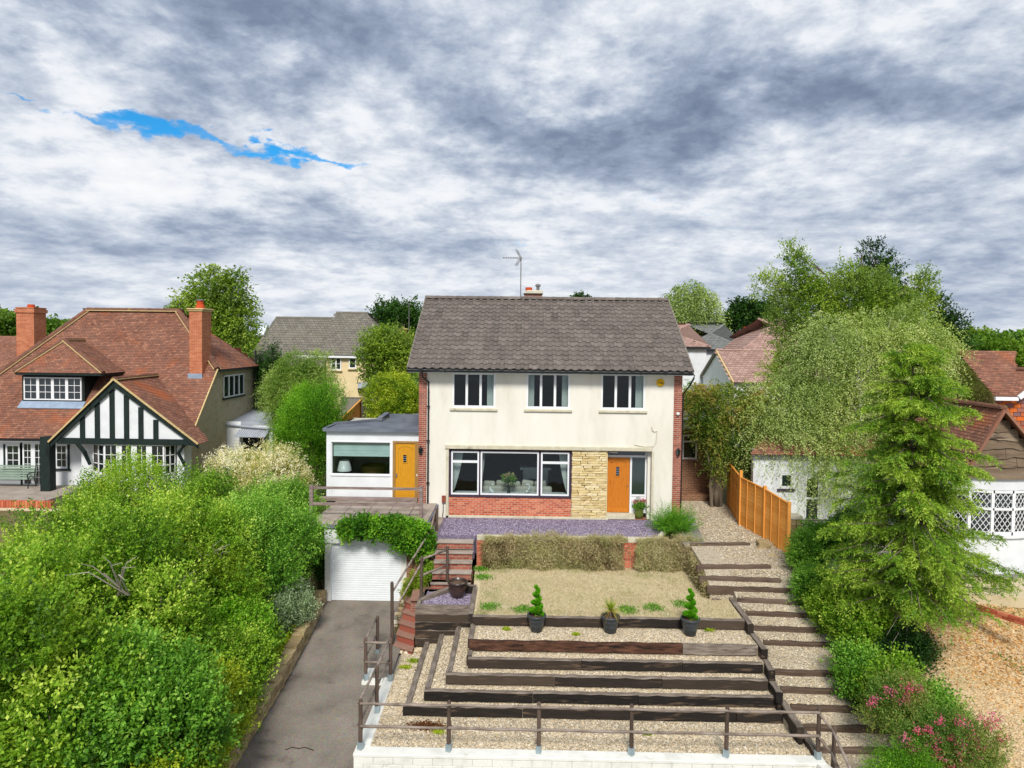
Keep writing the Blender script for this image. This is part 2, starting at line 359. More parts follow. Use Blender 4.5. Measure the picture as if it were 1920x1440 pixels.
mt['sleeper'] = mat('tarred_sleeper', ['141210', '231f1c', '352e29'], scale=5, stretch=(.35, 2.5, 2.5), bump=.9, bscale=14, bdist=.018, local=True, pieces=['181513', '2c2521', '201b18', '463a31', '24201e', '5a4c40', '1b1817'], pfac=.6,
                     spots='6b5846', spot_scale=3, spot_th=(.56, .7))  # tarred side faces; part of their shade is put into this dark colour
mt['sleepertop'] = mat('weathered_sleeper_top', ['5a5048', '7d7268', '968b80'], scale=5, stretch=(.35, 2.5, 2.5), bump=.9, bscale=14, bdist=.018, local=True, spots='3a302a', spot_scale=4, spot_th=(.55, .68))  # bleached wood; on tops the paleness also stands in for light
mt['rust'] = mat('red_brown_sleeper', ['33231b', '523628', '6c4c3c'], scale=5, stretch=(.35, 2.5, 2.5), bump=.9, bscale=14, bdist=.02, local=True, spots='1f1511', spot_scale=4, spot_th=(.5, .62))
mt['stepwood'] = mat('step_sleeper', ['463a30', '5e4e42', '726254'], scale=5, stretch=(.35, 2.5, 2.5), bump=.7, bscale=14, bdist=.012, local=True, pieces=['4a3c32', '64544a', '6e6056'], pfac=.4, spots='382c26', spot_scale=3, spot_th=(.55, .7))
mt['rail'] = mat('weathered_rail', ['6a5d54', '877a70', '9a8e86'], scale=7, stretch=(.4, 1, 1), bump=.5, local=True, spots='4c423c', spot_scale=3, spot_th=(.58, .7))
mt['post'] = mat('brown_post', ['3f332c', '564840', '6a5a50'], scale=6, stretch=(1, 1, .3), bump=.5, local=True, pieces=['463a32', '5a4b42', '67564b'], pfac=.4)
mt['galv'] = mat('galvanised_steel', ['8c9ba1', 'a4b3b8'], rough=.5, metal=.3, scale=6)
mt['larch'] = mat('orange_fence_board', ['d08838', 'e09c4a', 'd8923e'], scale=5, stretch=(.5, .5, 2), bump=.3, pieces=['ce8638', 'e6a658', 'da9444', 'c47c32'], spots='9c6830', spot_scale=3, spot_th=(.62, .8), pfac=.55)
mt['greyboard'] = mat('grey_fence_board', ['7c766c', '928c82'], scale=5, stretch=(2, 2, .4), bump=.3, pieces=['746e64', '989286', '857f75'], pfac=.6)
mt['gravel'] = mat('beige_gravel', ['bba784', 'ccb998'], scale=2.5, grit=38, grit_amt=.75, bump=1, bdist=.03, spots='a58c5c', spot_scale=1.3, spot_th=(.6, .75),
                   grit_cols=['877965', 'bfae90', 'd5c7ae', 'a8977a', 'e4dac6', 'c0a984', 'd2c7b4'])
mt['gravelpale'] = mat('pale_gravel', ['bfae96', 'cfc2ac'], scale=2.5, grit=38, grit_amt=.7, bump=1, bdist=.03,
                       grit_cols=['8b7d6a', 'c3b49a', 'd6cab2', 'ada08a', 'e2dac8', 'c6b698'])
mt['pebble'] = mat('pebble', ['a9977a', 'c7b693'], scale=12, pieces=['948874', 'ccbb9c', 'ddd1ba', 'b89e74', 'ebe4d6', 'c8ab7e', 'a69c8e', 'd6c9ae', '7e7466'], pfac=.85, rough=.8)
mt['slategr'] = mat('purple_slate_chippings', ['6c6276', '8d8296'], scale=3, grit=34, grit_amt=.7, bump=1, bdist=.03, grit_cols=['4d4456', '7a6f84', '958aa0', '665b72', 'aaa0b2'])
mt['slatechip'] = mat('slate_chip', ['756a80', '8d8296'], scale=12, pieces=['5b5066', '86798f', '9f94a8', '6d6078', 'b0a6b6'], pfac=.85)
mt['lawn'] = mat('dry_lawn', ['b3a383', 'c8b999', 'beae8d', 'd4c8ac'], scale=1.6, bump=.7, bscale=50, bdist=.02, spots='7c8440', spot_scale=.7, spot_th=(.60, .74))
mt['tarmac'] = mat('driveway_tarmac', ['6c645c', '7c746b', '877e74'], scale=.9, bump=.6, bscale=70, bdist=.008, spots='57504a', spot_scale=1.3, spot_th=(.56, .72), grit=60, grit_amt=.3)
mt['soil'] = mat('soil_ground', ['5c4f33', '6d6440', '546030'], scale=.8, bump=.6, bscale=14, bdist=.03)
mt['grassfar'] = mat('distant_grass', ['556b2a', '6d7f38'], scale=.05)
mt['chips'] = mat('wood_chip_slope', ['b49c76', 'c6b290', 'bca784'], scale=1.1, grit=24, grit_amt=.5, bump=1, bdist=.03, spots='96945e', spot_scale=.45, spot_th=(.52, .66),
                  grit_cols=['86694a', 'bf9c6c', 'd8bc92', 'b08c5c', 'e4d2b0', 'c8a474'])
mt['slab'] = mat('concrete_slab', ['8b7f74', '9d9187', 'aaa096'], scale=2.2, bump=.4, bscale=30, bdist=.008, pieces=['8a7e73', 'a59a90', '978b81'], pfac=.35, spots='6b6058', spot_scale=1.8, spot_th=(.56, .72))
mt['redslab'] = mat('red_paver', ['86655a', '9a7a6c'], scale=5, bump=.4, pieces=['80604f', '9c7868', '8e6a5a'], pfac=.5)
mt['grey_slab'] = mat('grey_path', ['77746c', '87847b'], scale=2, bump=.4, bscale=40, bdist=.006)
mt['drystone'] = mat('garden_wall_stone', ['94815c', 'a99672'], scale=7, pieces=['8a7856', 'ae9c78', '9b8a66', 'bba986', '7d6c4c'], pfac=.6, bump=.6, bdist=.015, spots='5f6a30', spot_scale=2, spot_th=(.62, .74))
L['hay'] = leafmat('dead_creeper', ['6e6040', 'a09068', 'c2b48c', 'a8a468', 'd8ccaa'], trans=.2, big=.8, bigc='98a05c', bigth=(.5, .75))
mt['bark'] = mat('bark', ['5a5044', '766a5a'], scale=5, stretch=(1, 1, .25), bump=.8, bscale=18)
mt['birchbark'] = mat('birch_bark', ['a8a498', 'c4c0b4', 'b4b0a2'], scale=3, bump=.5, spots='4a463e', spot_scale=5, spot_th=(.6, .68), stretch=(.6, .6, 2))
mt['greytwig'] = mat('grey_twig', ['8d8578', 'a59c90'], scale=5)
mt['pot'] = mat('grey_glazed_pot', ['2a3036', '3b434a'], scale=5, rough=.4, spec=.5, local=True)
mt['potbrown'] = mat('brown_glazed_pot', ['2e221e', '46342e'], scale=5, rough=.3, spec=.6)
mt['potgreen'] = mat('green_glazed_pot', ['4c5a1e', '66742c'], scale=5, rough=.3, spec=.6)
mt['compost'] = mat('compost', ['3a2c22', '5a4636', '84705c'], scale=25, bump=.8)
mt['glass'] = glassmat('window_glass', refl=.5)
mt['dglass'] = darkglass('dark_window_glass')
mt['dglass2'] = darkglass('dark_green_window_glass', '26332f')
mt['curtain'] = mat('pale_curtain', ['b9bdb8', 'cfd2cc'], scale=2)
mt['blind'] = mat('pale_green_blind', ['c6d8d2', 'd6e6e0'], scale=2)
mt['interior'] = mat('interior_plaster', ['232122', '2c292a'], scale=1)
mt['interior_l'] = mat('interior_light_wall', ['b5b2a6', 'c4c1b6'], scale=1)
mt['carpet'] = mat('carpet', ['5a5650', '6a665e'], scale=2)
mt['fabric'] = mat('pale_sofa_fabric', ['b0aba0', 'c4bfb4'], scale=3)
mt['timber_d'] = mat('dark_furniture', ['2a1f18', '3a2b20'], scale=4)
mt['china'] = mat('white_china', ['dcdcd8', 'e8e8e4'], rough=.3, spec=.5)
mt['yellow'] = mat('yellow_plastic', ['e0b012', 'e8bb1c'], rough=.4)
mt['steel'] = mat('aerial_metal', ['6c6a6a', '84827f'], rough=.5, metal=.4)
mt['orangepot'] = mat('terracotta', ['b0431f', 'c2522c'], scale=6)
mt['redwood'] = mat('painted_meter_box', ['7c4030', '8a4a38'])
mt['deckboard'] = mat('weathered_deck_timber', ['6f5f5a', '857570', '9a8c86'], scale=6, stretch=(.3, 2, 2), bump=.5, spots='504440', spot_scale=3, spot_th=(.56, .7))
mt['boarding'] = mat('waney_boarding', ['5f5040', '7a6a58', '8d7d6a'], scale=4, stretch=(.4, .4, 2.2), bump=.8, bscale=12, bdist=.02, pieces=['5a4a3a', '82705c', '6e5d4b', '958470'], pfac=.5, spots='3f342a', spot_scale=2.5, spot_th=(.58, .7))
mt['garage'] = mat('white_shutter', ['dadfe4', 'e4e8ec'], rough=.45, spec=.4)
mt['text'] = mat('dark_lettering', ['14161a'], rough=.5)
mt['textw'] = mat('white_lettering', ['d8d8d4'], rough=.5)
mt['benchgreen'] = mat('pale_green_bench', ['7f9182', '94a696'], scale=5, rough=.6)
mt['corrug'] = mat('corrugated_sheet', ['9aa0ac', 'b4b9c4'], scale=2, rough=.4, spec=.5)
mt['hangtile'] = mat('hanging_tile_orange', ['a05a38', 'b06844'], scale=3, pieces=['c25e20', 'd06e2c', '4c4a52', 'b85522', '565460', 'c96a2c'], pfac=.8)
# leaves
L['hedge'] = leafmat('leaf_hedge', ['2c4c0c', '527c18', '7aa626', 'a2c23e', 'ccdc66'], big=.35, bigc='a8b82c', bigth=(.56, .72))
L['deep'] = leafmat('leaf_deep', ['2a4e12', '487a20', '689c2e', '8cbc42', 'b4d466'], big=.5, bigc='5f8f28', bigth=(.5, .7))
L['lime'] = leafmat('leaf_lime', ['33600c', '4e8612', '6ca41e', '8abc2e', 'aad244'], big=.9, bigc='3f760f', bigth=(.5, .7))
L['yell'] = leafmat('leaf_yellow_green', ['5a7a16', '7f9c1e', 'a0b42a', 'b6c238', 'c9c63e'], big=.9, bigc='6b8f22', bigth=(.5, .65))
L['bamboo'] = leafmat('leaf_bamboo', ['4a6e1e', '6c8f32', '8fab4c', 'b0c470', 'c8d694'], big=.8, bigc='5d8426', bigth=(.5, .7))
L['blossom'] = leafmat('leaf_cream_blossom', ['6a9430', 'a8b048', 'ecdcb4', 'f6eed8', 'fffaf0'], big=1.4, bigc='9cb040', bigth=(.58, .70))
L['birch'] = leafmat('leaf_birch', ['5a7832', '809c46', 'a6b860', 'c2ce80', 'dae0a8'], big=.25, bigc='98ac68', bigth=(.42, .62))
L['birchtop'] = leafmat('leaf_birch_top', ['3a5a14', '5c8020', '7e9c2c', '9eb440', 'b8c85a'], big=.4, bigc='7f9648', bigth=(.46, .66))
L['conif'] = leafmat('leaf_feathery_conifer', ['40641a', '628c24', '88aa34', 'a6c044', 'c0d060'], big=.7, bigc='648e2e', bigth=(.52, .7))
L['dark'] = leafmat('leaf_dark_evergreen', ['12260c', '1e3a12', '2c4e1a', '3f6624', '527a2c'])
L['far'] = leafmat('leaf_far_tree', ['24400f', '385a16', '4d7420', '66902a', '7fa434'], big=.08, bigc='7f9c2c', bigth=(.5, .65))
L['ivy'] = leafmat('leaf_ivy', ['234a0e', '3b6e14', '58921c', '78b028', '98c63c'], big=.9, bigc='3a6a1a', bigth=(.5, .7))
L['labur'] = leafmat('leaf_laburnum', ['45621a', '66822a', '8a9a38', 'a6a24a', 'b59a5c'], big=.9, bigc='4a6a1e', bigth=(.5, .65))
L['grey'] = leafmat('leaf_silver', ['4c6a40', '6a8858', '8aa276', 'a8ba96', 'c0ccb0'])
L['rosem'] = leafmat('leaf_rosemary', ['2a5a12', '417a1a', '5a9622', '78b02e', '8ec040'])
L['topi'] = leafmat('leaf_topiary', ['2f6a0c', '4a8e12', '66b01a', '7ec424', '92d030'])
L['cord'] = leafmat('leaf_cordyline', ['5a7a1a', '7f9c26', 'a2b43a', 'b8ae4c', 'a8843c'])
L['flower'] = leafmat('petal_pink', ['b03c54', 'cc506c', 'd06c84', 'c0648c', 'd88ca0'], trans=.2)
L['val'] = leafmat('leaf_valerian', ['3f6620', '5c8430', '7c9a44', '9a9a50', '6f7a3a'], big=1.0, bigc='8c7a44', bigth=(.58, .7))
L['grassb'] = leafmat('grass_blade', ['ac9e7e', 'c4b694', 'd8ccae', 'cec2a2', '9aa066'], trans=.2, big=.8, bigc='8a9650', bigth=(.56, .76))
# ================================================================== shared builders
def wall_cells(mb, x0, x1, z0, z1, y0, y1, ops, m=0):
    xs = sorted({x0, x1} | {a for o in ops for a in (o[0], o[1])}); zs = sorted({z0, z1} | {a for o in ops for a in (o[2], o[3])})
    for i in range(len(xs)-1):
        run = None
        for j in range(len(zs)-1):
            cx, cz = (xs[i]+xs[i+1])/2, (zs[j]+zs[j+1])/2
            solid = not any(o[0] < cx < o[1] and o[2] < cz < o[3] for o in ops)
            if solid and run is None: run = zs[j]
            if (not solid) and run is not None: mb.box(xs[i], xs[i+1], y0, y1, run, zs[j], m=m); run = None
        if run is not None: mb.box(xs[i], xs[i+1], y0, y1, run, zs[-1], m=m)
def window(parent, x0, x1, z0, z1, y, fr=.055, dp=.06, cuts=(), transom=None, bars=(0, 0), glass=None, frame=None, sill=None, sillmat=None, name='window', label=None, cuts_w=.07, pane_y=.03, curtains=None):
    """frame mesh with one pane child per light; y is the outer face, the window goes back along +Y"""
    mb = MB(); frame = frame or mt['white']
    mb.box(x0, x1, y, y+dp, z0, z0+fr); mb.box(x0, x1, y, y+dp, z1-fr, z1)
    mb.box(x0, x0+fr, y, y+dp, z0+fr, z1-fr); mb.box(x1-fr, x1, y, y+dp, z0+fr, z1-fr)
    edges = [x0+fr]+[v for c in cuts for v in (x0+(x1-x0)*c-cuts_w/2, x0+(x1-x0)*c+cuts_w/2)]+[x1-fr]
    for c in cuts: mb.box(x0+(x1-x0)*c-cuts_w/2, x0+(x1-x0)*c+cuts_w/2, y-.004, y+dp, z0+fr, z1-fr)
    panes = []
    for i in range(0, len(edges), 2):
        a, b = edges[i], edges[i+1]; zc = [z0+fr, z1-fr]
        if transom and transom[i//2]:
            tz = z0+(z1-z0)*transom[i//2]; mb.box(a, b, y-.002, y+dp, tz-.035, tz+.035); panes += [(a, b, z0+fr, tz-.035), (a, b, tz+.035, z1-fr)]
        else: panes.append((a, b, z0+fr, z1-fr))
        nx, nz = bars
        for k in range(1, nx): mb.box(a+(b-a)*k/nx-.012, a+(b-a)*k/nx+.012, y+.012, y+.04, z0+fr, z1-fr)
        for k in range(1, nz): mb.box(a, b, y+.014, y+.038, zc[0]+(zc[1]-zc[0])*k/nz-.012, zc[0]+(zc[1]-zc[0])*k/nz+.012)
    o = mb.build(name, frame, parent)
    if label: o['label'] = label
    for a, b, c, d in panes: MB().box(a, b, y+pane_y, y+pane_y+.008, c, d).build('pane', glass or mt['dglass'], o)
    if sill: MB().box(x0-.08, x1+.08, y-sill, y+.02, z0-.075, z0-.012).build('sill', sillmat or mt['trimstone'], o)
    return o
def inpoly(p, poly):
    x, y = p; c = False; n = len(poly)
    for i in range(n):
        x1, y1 = poly[i]; x2, y2 = poly[(i+1) % n]
        if (y1 > y) != (y2 > y) and x < (x2-x1)*(y-y1)/(y2-y1)+x1: c = not c
    return c
def tiled(mb, poly, tw, gauge, th=.014, jit=.004, base=None, holes=()):
    """plain tiles laid in courses over a planar polygon whose first edge is the eave; each tile a wedge with its own front edge"""
    poly = [Vector(p) for p in poly]; o = poly[0]; u = (poly[1]-poly[0]).normalized()
    n = Vector((0, 0, 0))
    for i in range(len(poly)): n += (poly[i]-o).cross(poly[(i+1) % len(poly)]-o)
    n.normalize()
    if n.z < 0: n = -n
    v = n.cross(u)
    if v.z < 0: v = -v; 
    p2 = [((p-o).dot(u), (p-o).dot(v)) for p in poly]
    if base is not None: base.face([p-n*.02 for p in (poly if (poly[1]-poly[0]).cross(poly[2]-poly[0]).z > 0 else poly[::-1])])
    ulo, uhi = min(p[0] for p in p2), max(p[0] for p in p2); vhi = max(p[1] for p in p2); r = 0; vv = 0.0
    while vv < vhi:
        a = ulo-(tw/2 if r % 2 else 0); k = 0
        while a < uhi:
            if inpoly((a+tw/2, vv+gauge*.5), p2):
                pc = o+u*(a+tw/2)+v*(vv+gauge/2)
                if not any(h(pc) for h in holes):
                    j = random.uniform(-jit, jit); g = tw*.03
                    q0 = o+u*(a+g)+v*(vv+j); q1 = o+u*(a+tw-g)+v*(vv+j); q2 = q1+v*(gauge*1.15); q3 = q0+v*(gauge*1.15)
                    up = n*(th+abs(j)); 
                    mb.add([q0+up, q1+up, q2, q3, q0-n*.004, q1-n*.004], [(0, 1, 2, 3), (4, 5, 1, 0)])
            a += tw; k += 1
        vv += gauge; r += 1
def ridge_line(parent, a, b, r=.11, ln=.45, m=None, name='ridge_tile', point=None):
    a, b = Vector(a), Vector(b); L_ = (b-a).length; n = max(1, int(round(L_/ln))); d = (b-a)/n; key = (round(d.length, 3), r)
    dn = d.normalized(); side = dn.cross(Vector((0, 0, 1))).normalized(); up = side.cross(dn)
    vs = []; fs = []
    for e in (0, 1):
        for k in range(6):
            th = math.pi*k/5; rr = r*(1.0 if e else 1.1); vs.append((side*math.cos(th)+up*math.sin(th))*rr+d*(e*.98)-up*r*.35)
    for k in range(5): fs.append((k, k+1, 7+k, 6+k))
    fs.append((0, 6, 11, 5)); fs.append(tuple(range(6))[::-1]); fs.append(tuple(range(6, 12)))
    mb = MB().add(vs, fs); me = mb.mesh(name, m or mt['clayridge'])
    for i in range(n): link_mesh(name, me, parent, a+d*i)
    if point is not None:
        for s_ in (-1, 1): point.bar(a+side*s_*r*1.15-up*r*.3, b+side*s_*r*1.15-up*r*.3, .03, .04)
def brick_pieces(parent, x0, x1, z0, z1, y, mats, bw=.225, bh=.075, dp=.1, mort=.016, name='brick', joined=False, proud=.006):
    """stretcher-bond bricks standing proud of a mortar bed; separate objects, or joined when there are too many"""
    mb = MB() if joined else None; cache = {}; r = 0; z = z0; rows = max(1, round((z1-z0)/bh)); bh = (z1-z0)/rows
    for r in range(rows):
        x = x0-(bw/2 if r % 2 else 0)
        while x < x1-.01:
            a, b = max(x, x0), min(x+bw, x1); x += bw
            if b-a < .03: continue
            ln = round(b-a-mort, 3); pr = U(0, .004)
            if joined: mb.box(a+mort/2, a+mort/2+ln, y-proud-pr, y+dp, z0+r*bh+mort/2, z0+(r+1)*bh-mort/2)
            else:
                if ln not in cache: cache[ln] = MB().box(-ln/2, ln/2, -proud, dp, -(bh-mort)/2, (bh-mort)/2, t=0).mesh(name, mats)
                link_mesh(name, cache[ln], parent, ((a+b)/2, y-pr, z0+(r+.5)*bh))
    return mb.build(name, mats, parent) if joined else None
def blockstone(lx, ly, lz, j=.15, t=0):
    """irregular stone block centred on the origin"""
    mb = MB(); vs = []
    for z in (-.5, .5):
        for (a, b) in ((-.5, -.5), (0, -.56), (.5, -.5), (.5, .5), (-.5, .5)):
            vs.append(((a+U(-j, j)*.3)*lx, (b+U(-j, j)*.4)*ly, (z+U(-j, j)*.5)*lz))
    mb.add(vs, [(4, 3, 2, 1, 0), (5, 6, 7, 8, 9), (0, 1, 6, 5), (1, 2, 7, 6), (2, 3, 8, 7), (3, 4, 9, 8), (4, 0, 5, 9)], t=t); return mb
def text_obj(name, s, size, loc, m, parent=None, rot=(math.radians(90), 0, 0), ext=.003):
    cu = bpy.data.curves.new(name, 'FONT'); cu.body = s; cu.size = size; cu.extrude = ext; cu.align_x = 'CENTER'; cu.align_y = 'CENTER'
    tmp = bpy.data.objects.new(name, cu); COL.objects.link(tmp)
    dg = bpy.context.evaluated_depsgraph_get(); me = bpy.data.meshes.new_from_object(tmp.evaluated_get(dg)); bpy.data.objects.remove(tmp)
    me.materials.clear(); me.materials.append(m); me.name = name
    o = link_mesh(name, me, parent, loc); o.rotation_euler = rot; return o

# ================================================================== the main house
YF = 25.6
HX0, HX1, _, _ = R4(785, 700, 1277, 960, YF)
H = thing('detached_house', 'cream rendered two-storey house with grey pantile roof and orange front door', 'house', (1.4, YF, 0))
EZ = 5.64; YB = 33.4; RY = 29.7; RZ = 8.50; EY = 25.12
pw = .30
# openings in the front render (x0,x1,z0,z1)
W1 = R4(848, 699, 929, 764, YF); W2 = R4(987, 700, 1069, 766, YF); W3 = R4(1127, 701, 1210, 768, YF)
LO = R4(841, 844, 1221, 972, YF)
ops = [W1, W2, W3, (LO[0], LO[1], -.3, LO[3])]
mb = MB(); wall_cells(mb, HX0+pw, HX1-pw, -.3, EZ, YF, YF+.28, ops)
mb.build('front_wall', mt['render'], H)
mb = MB()
for (a, b) in ((HX0, HX0+pw), (HX1-pw, HX1)): MB().box(a+.004, b-.004, YF-.03, YF+.3, -.4, EZ).build('brick_pier_core', mt['mortar'], H)

pj = MB()
for (a, b) in ((HX0, HX0+pw), (HX1-pw, HX1)):
    for r in range(77):
        z = -.38+r*.0762
        segs = [(a, b-.08), (b-.08, b)] if False else ([(a, a+.145), (a+.155, b)] if r % 2 else [(a, a+.22), (a+.23, b)])
        for s0, s1 in segs: pj.box(s0, s1, YF-.036-U(0, .003), YF+.1, z, z+.060)
stuff(pj.build('pier_bricks', mt['brick'], H))
mb = MB(); mb.box(HX0, HX0+.28, YF+.3, YB, -.4, EZ); mb.box(HX1-.28, HX1, YF+.3, YB, -.4, EZ); mb.box(HX0, HX1, YB, YB+.28, -.4, EZ)
for x in (HX0+.002, HX1-.282): mb.prism([(x, YF+.02, EZ), (x, YB, EZ), (x, RY, RZ-.12)], (.28, 0, 0))
mb.build('side_and_rear_wall', mt['brick_w'], H)
# recessed ground floor: brick apron, stone facing, plinth
yr = YF+.10
xb0, xb1 = LO[0], P(1071, 950, yr).x; xs1 = P(1137, 900, yr).x
zs = P(950, 932, yr).z; zp = P(950, 967, yr).z
MB().box(xb0, xb1, yr+.01, yr+.28, zp-.1, zs).build('apron_mortar_bed', mt['mortar'], H)
brick_pieces(H, xb0+.01, xb1-.005, zp, zs, yr+.01, mt['brick_o'], .228, .0765)
MB().box(xb1, xs1, yr, yr+.3, zp-.1, LO[3]).build('stone_mortar_bed', mt['mortar_d'], H)
z = zp; row = 0
while z < LO[3]-.03:
    hgt = min(U(.075, .11), LO[3]-z); x = xb1+.005
    while x < xs1-.02:
        ln = min(U(.22, .5), xs1-x)
        if xs1-(x+ln) < .12: ln = xs1-x
        o = blockstone(ln-.014, .12, hgt-.012, .22); place(o, 'facing_stone', mt['stone'], H, (x+ln/2, yr-.015-U(0, .03), z+hgt/2))
        x += ln
    z += hgt
px0 = P(836, 970, yr).x; ps1 = P(1140, 970, yr).x; zz0 = P(950, 976, yr-.06).z; xm = P(1002, 970, yr).x
for a, b in ((px0, xm-.008), (xm+.008, ps1)): bev(MB().box(a, b, yr-.10, yr+.05, zz0+.03, zp).build('plinth_stone', mt['trimstone'], H), .012)
MB().box(px0, HX1-pw, yr-.04, yr+.2, -.4, zz0+.035).build('plinth_base', mt['brick_w'], H)
# lintel band
lz0, lz1 = P(1028, 844, YF).z, P(1028, 836, YF).z
bev(MB().box(P(835, 840, YF).x, P(1223, 840, YF).x, YF-.07, YF+.12, lz0, lz1).build('lintel', mt['trimstone'], H), .02)
MB().box(P(836, 900, YF).x, LO[0]-.001, YF-.02, YF+.02, zp, lz0-.002).build('opening_reveal', mt['trimstone'], H)
MB().box(LO[1]+.001, LO[1]+.08, YF-.02, YF+.02, zp-.05, lz0-.002).build('opening_reveal', mt['trimstone'], H)
# living-room windows in a dark subframe
sz0, sz1 = P(950, 931, yr).z, P(950, 845, yr).z
sub = MB(); xa, xe = LO[0]+.005, xb1
XA = [P(p, 890, yr).x for p in (846, 898, 901, 1010, 1014, 1067)]
sub.box(xa, xe, yr-.03, yr+.09, sz0-.03, sz0+.05); sub.box(xa, xe, yr+.0, yr+.09, sz1-.03, sz1)
for a, b in ((xa, XA[0]), (XA[1], XA[2]), (XA[3], XA[4]), (XA[5], xe)): sub.box(a, b, yr, yr+.09, sz0+.05, sz1-.03)
SF = sub.build('living_room_window', mt['subframe'], H)
SF['label'] = 'wide three-part living room window in a dark frame'
for i, (a, b) in enumerate(((XA[0], XA[1]), (XA[2], XA[3]), (XA[4], XA[5]))):
    fm = MB(); z0, z1 = sz0+.055, sz1-.035; f = .06; y0 = yr-.015
    fm.box(a, b, y0, y0+.07, z0, z0+f); fm.box(a, b, y0, y0+.07, z1-f, z1); fm.box(a, a+f, y0, y0+.07, z0+f, z1-f); fm.box(b-f, b, y0, y0+.07, z0+f, z1-f)
    pn = [(z0+f, z1-f)]
    if i != 1:
        tz = z1-.40; fm.box(a+f, b-f, y0, y0+.07, tz-.045, tz+.045); pn = [(z0+f, tz-.045), (tz+.045, z1-f)]
    fm.build('white_frame', mt['white'], SF)
    for c, d in pn: MB().box(a+f, b-f, y0+.035, y0+.043, c, d).build('pane', mt['glass'], SF)
# interior rooms so that the glass looks into something
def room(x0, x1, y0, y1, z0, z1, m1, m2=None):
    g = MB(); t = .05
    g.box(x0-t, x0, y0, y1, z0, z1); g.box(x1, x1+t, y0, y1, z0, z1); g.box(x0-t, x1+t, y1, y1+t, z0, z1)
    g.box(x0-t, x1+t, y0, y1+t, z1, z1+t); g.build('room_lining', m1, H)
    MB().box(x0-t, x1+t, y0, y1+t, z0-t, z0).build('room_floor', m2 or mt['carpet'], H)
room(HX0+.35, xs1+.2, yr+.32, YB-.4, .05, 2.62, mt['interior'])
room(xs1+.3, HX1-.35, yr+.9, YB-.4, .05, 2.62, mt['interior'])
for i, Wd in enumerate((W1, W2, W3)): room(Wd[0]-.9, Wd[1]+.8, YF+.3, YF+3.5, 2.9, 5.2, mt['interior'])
for i, Wd in enumerate((W1, W2, W3)):
    wn = window(H, Wd[0], Wd[1], Wd[2], Wd[3], YF+.02, fr=.07, cuts=(.335, .655), cuts_w=.09, glass=mt['glass'])
    MB().box(Wd[0]-.02, Wd[1]+.02, YF+.004, YF+.05, Wd[2]-.03, Wd[2]-.004).build('weather_strip', mt['black'], wn)
    bev(MB().box(Wd[0]-.08, Wd[1]+.08, YF-.07, YF+.05, Wd[2]-.125, Wd[2]-.035).build('sill', mt['trimstone'], wn), .012)
    sides = [(.80, .97)] if i != 1 else [(.02, .18), (.82, .97)]
    for s0, s1 in sides:
        x0, x1 = Wd[0]+(Wd[1]-Wd[0])*s0, Wd[0]+(Wd[1]-Wd[0])*s1; c = MB(); n = 9; vs = []
        for k in range(n): 
            x = x0+(x1-x0)*k/(n-1); y = YF+.22+.03*(k % 2); vs += [(x, y, Wd[2]-.1), (x, y, Wd[3])]
        c.add(vs, [(2*k, 2*k+2, 2*k+3, 2*k+1) for k in range(n-1)]); c.build('curtain', mt['curtain'], wn)
def curtain(xt0, xt1, xb_, zt, zb, y, par):
    c = MB(); n = 13; vs = []; rows = 12
    for r in range(rows+1):
        f = r/rows; q = f**1.6
        for k in range(n):
            g = k/(n-1); x = xt0+(xt1-xt0)*g; x = x*(1-q)+(xb_+(x-xb_)*.28)*q
            vs.append((x, y+.04*math.sin(k*2.1), zt+(zb-zt)*f))
    c.add(vs, [(r*n+k, r*n+k+1, (r+1)*n+k+1, (r+1)*n+k) for r in range(rows) for k in range(n-1)])
    c.build('curtain', mt['curtain'], par, smooth=True)
zc0 = sz0+.12
for (a, b, c) in ((P(848, 880, yr+.35).x, P(868, 880, yr+.35).x, P(845, 880, yr+.35).x), (P(1048, 880, yr+.35).x, P(1065, 880, yr+.35).x, P(1068, 880, yr+.35).x)):
    curtain(a, b, c, sz1-.05, zc0, yr+.36, SF)
curtain(P(905, 880, yr+.35).x, P(909, 880, yr+.35).x, P(903, 880, yr+.35).x, sz1-.05, zc0+.5, yr+.40, SF)
# entrance: frame, transom, side light, door
yd = YF+.42
D_ = R4(1139, 857, 1180, 960, yd); zt = P(1160, 854.5, yd).z; zl = LO[3]
xr = LO[1]-.17
fm = MB(); zb = D_[2]-.02
fm.box(D_[0]-.07, D_[0]-.012, yd-.03, yd+.07, zb, zl); fm.box(D_[1]+.012, D_[1]+.085, yd-.03, yd+.07, zb, zt-.05)
fm.box(D_[0]-.012, xr, yd-.034, yd+.07, zt-.05, zt+.03); fm.box(xr, xr+.06, yd-.03, yd+.07, zb, zl)
sl0, sl1 = D_[1]+.085, xr; szb = P(1195, 927, yd).z
fm.box(sl0, sl1, yd-.03, yd+.07, szb-.07, szb); fm.box(sl0, sl1, yd-.01, yd+.05, zb, szb-.07)
EF = fm.build('entrance_frame', mt['white'], H)
MB().box(sl0, sl1, yd+.01, yd+.02, szb, zt-.05).build('side_light_pane', mt['dglass2'], EF)
MB().box(D_[0]-.012, xr, yd+.01, yd+.02, zt+.03, zl).build('transom_pane', mt['dglass'], EF)
MB().tube([(D_[0]+.05, yd-.02, zt+.13), (D_[0]+.36, yd-.02, zt+.13)], .03, 8).build('strip_light', mt['china'], EF)
lb = MB().box(sl0+.1, sl1-.12, yd-.022, yd-.008, szb-.27, szb-.19).build('letter_plate', mt['steel'], EF)
text_obj('house_number', '380', .12, ((sl0+sl1)/2, yd-.016, szb-.13), mt['steel'], EF)
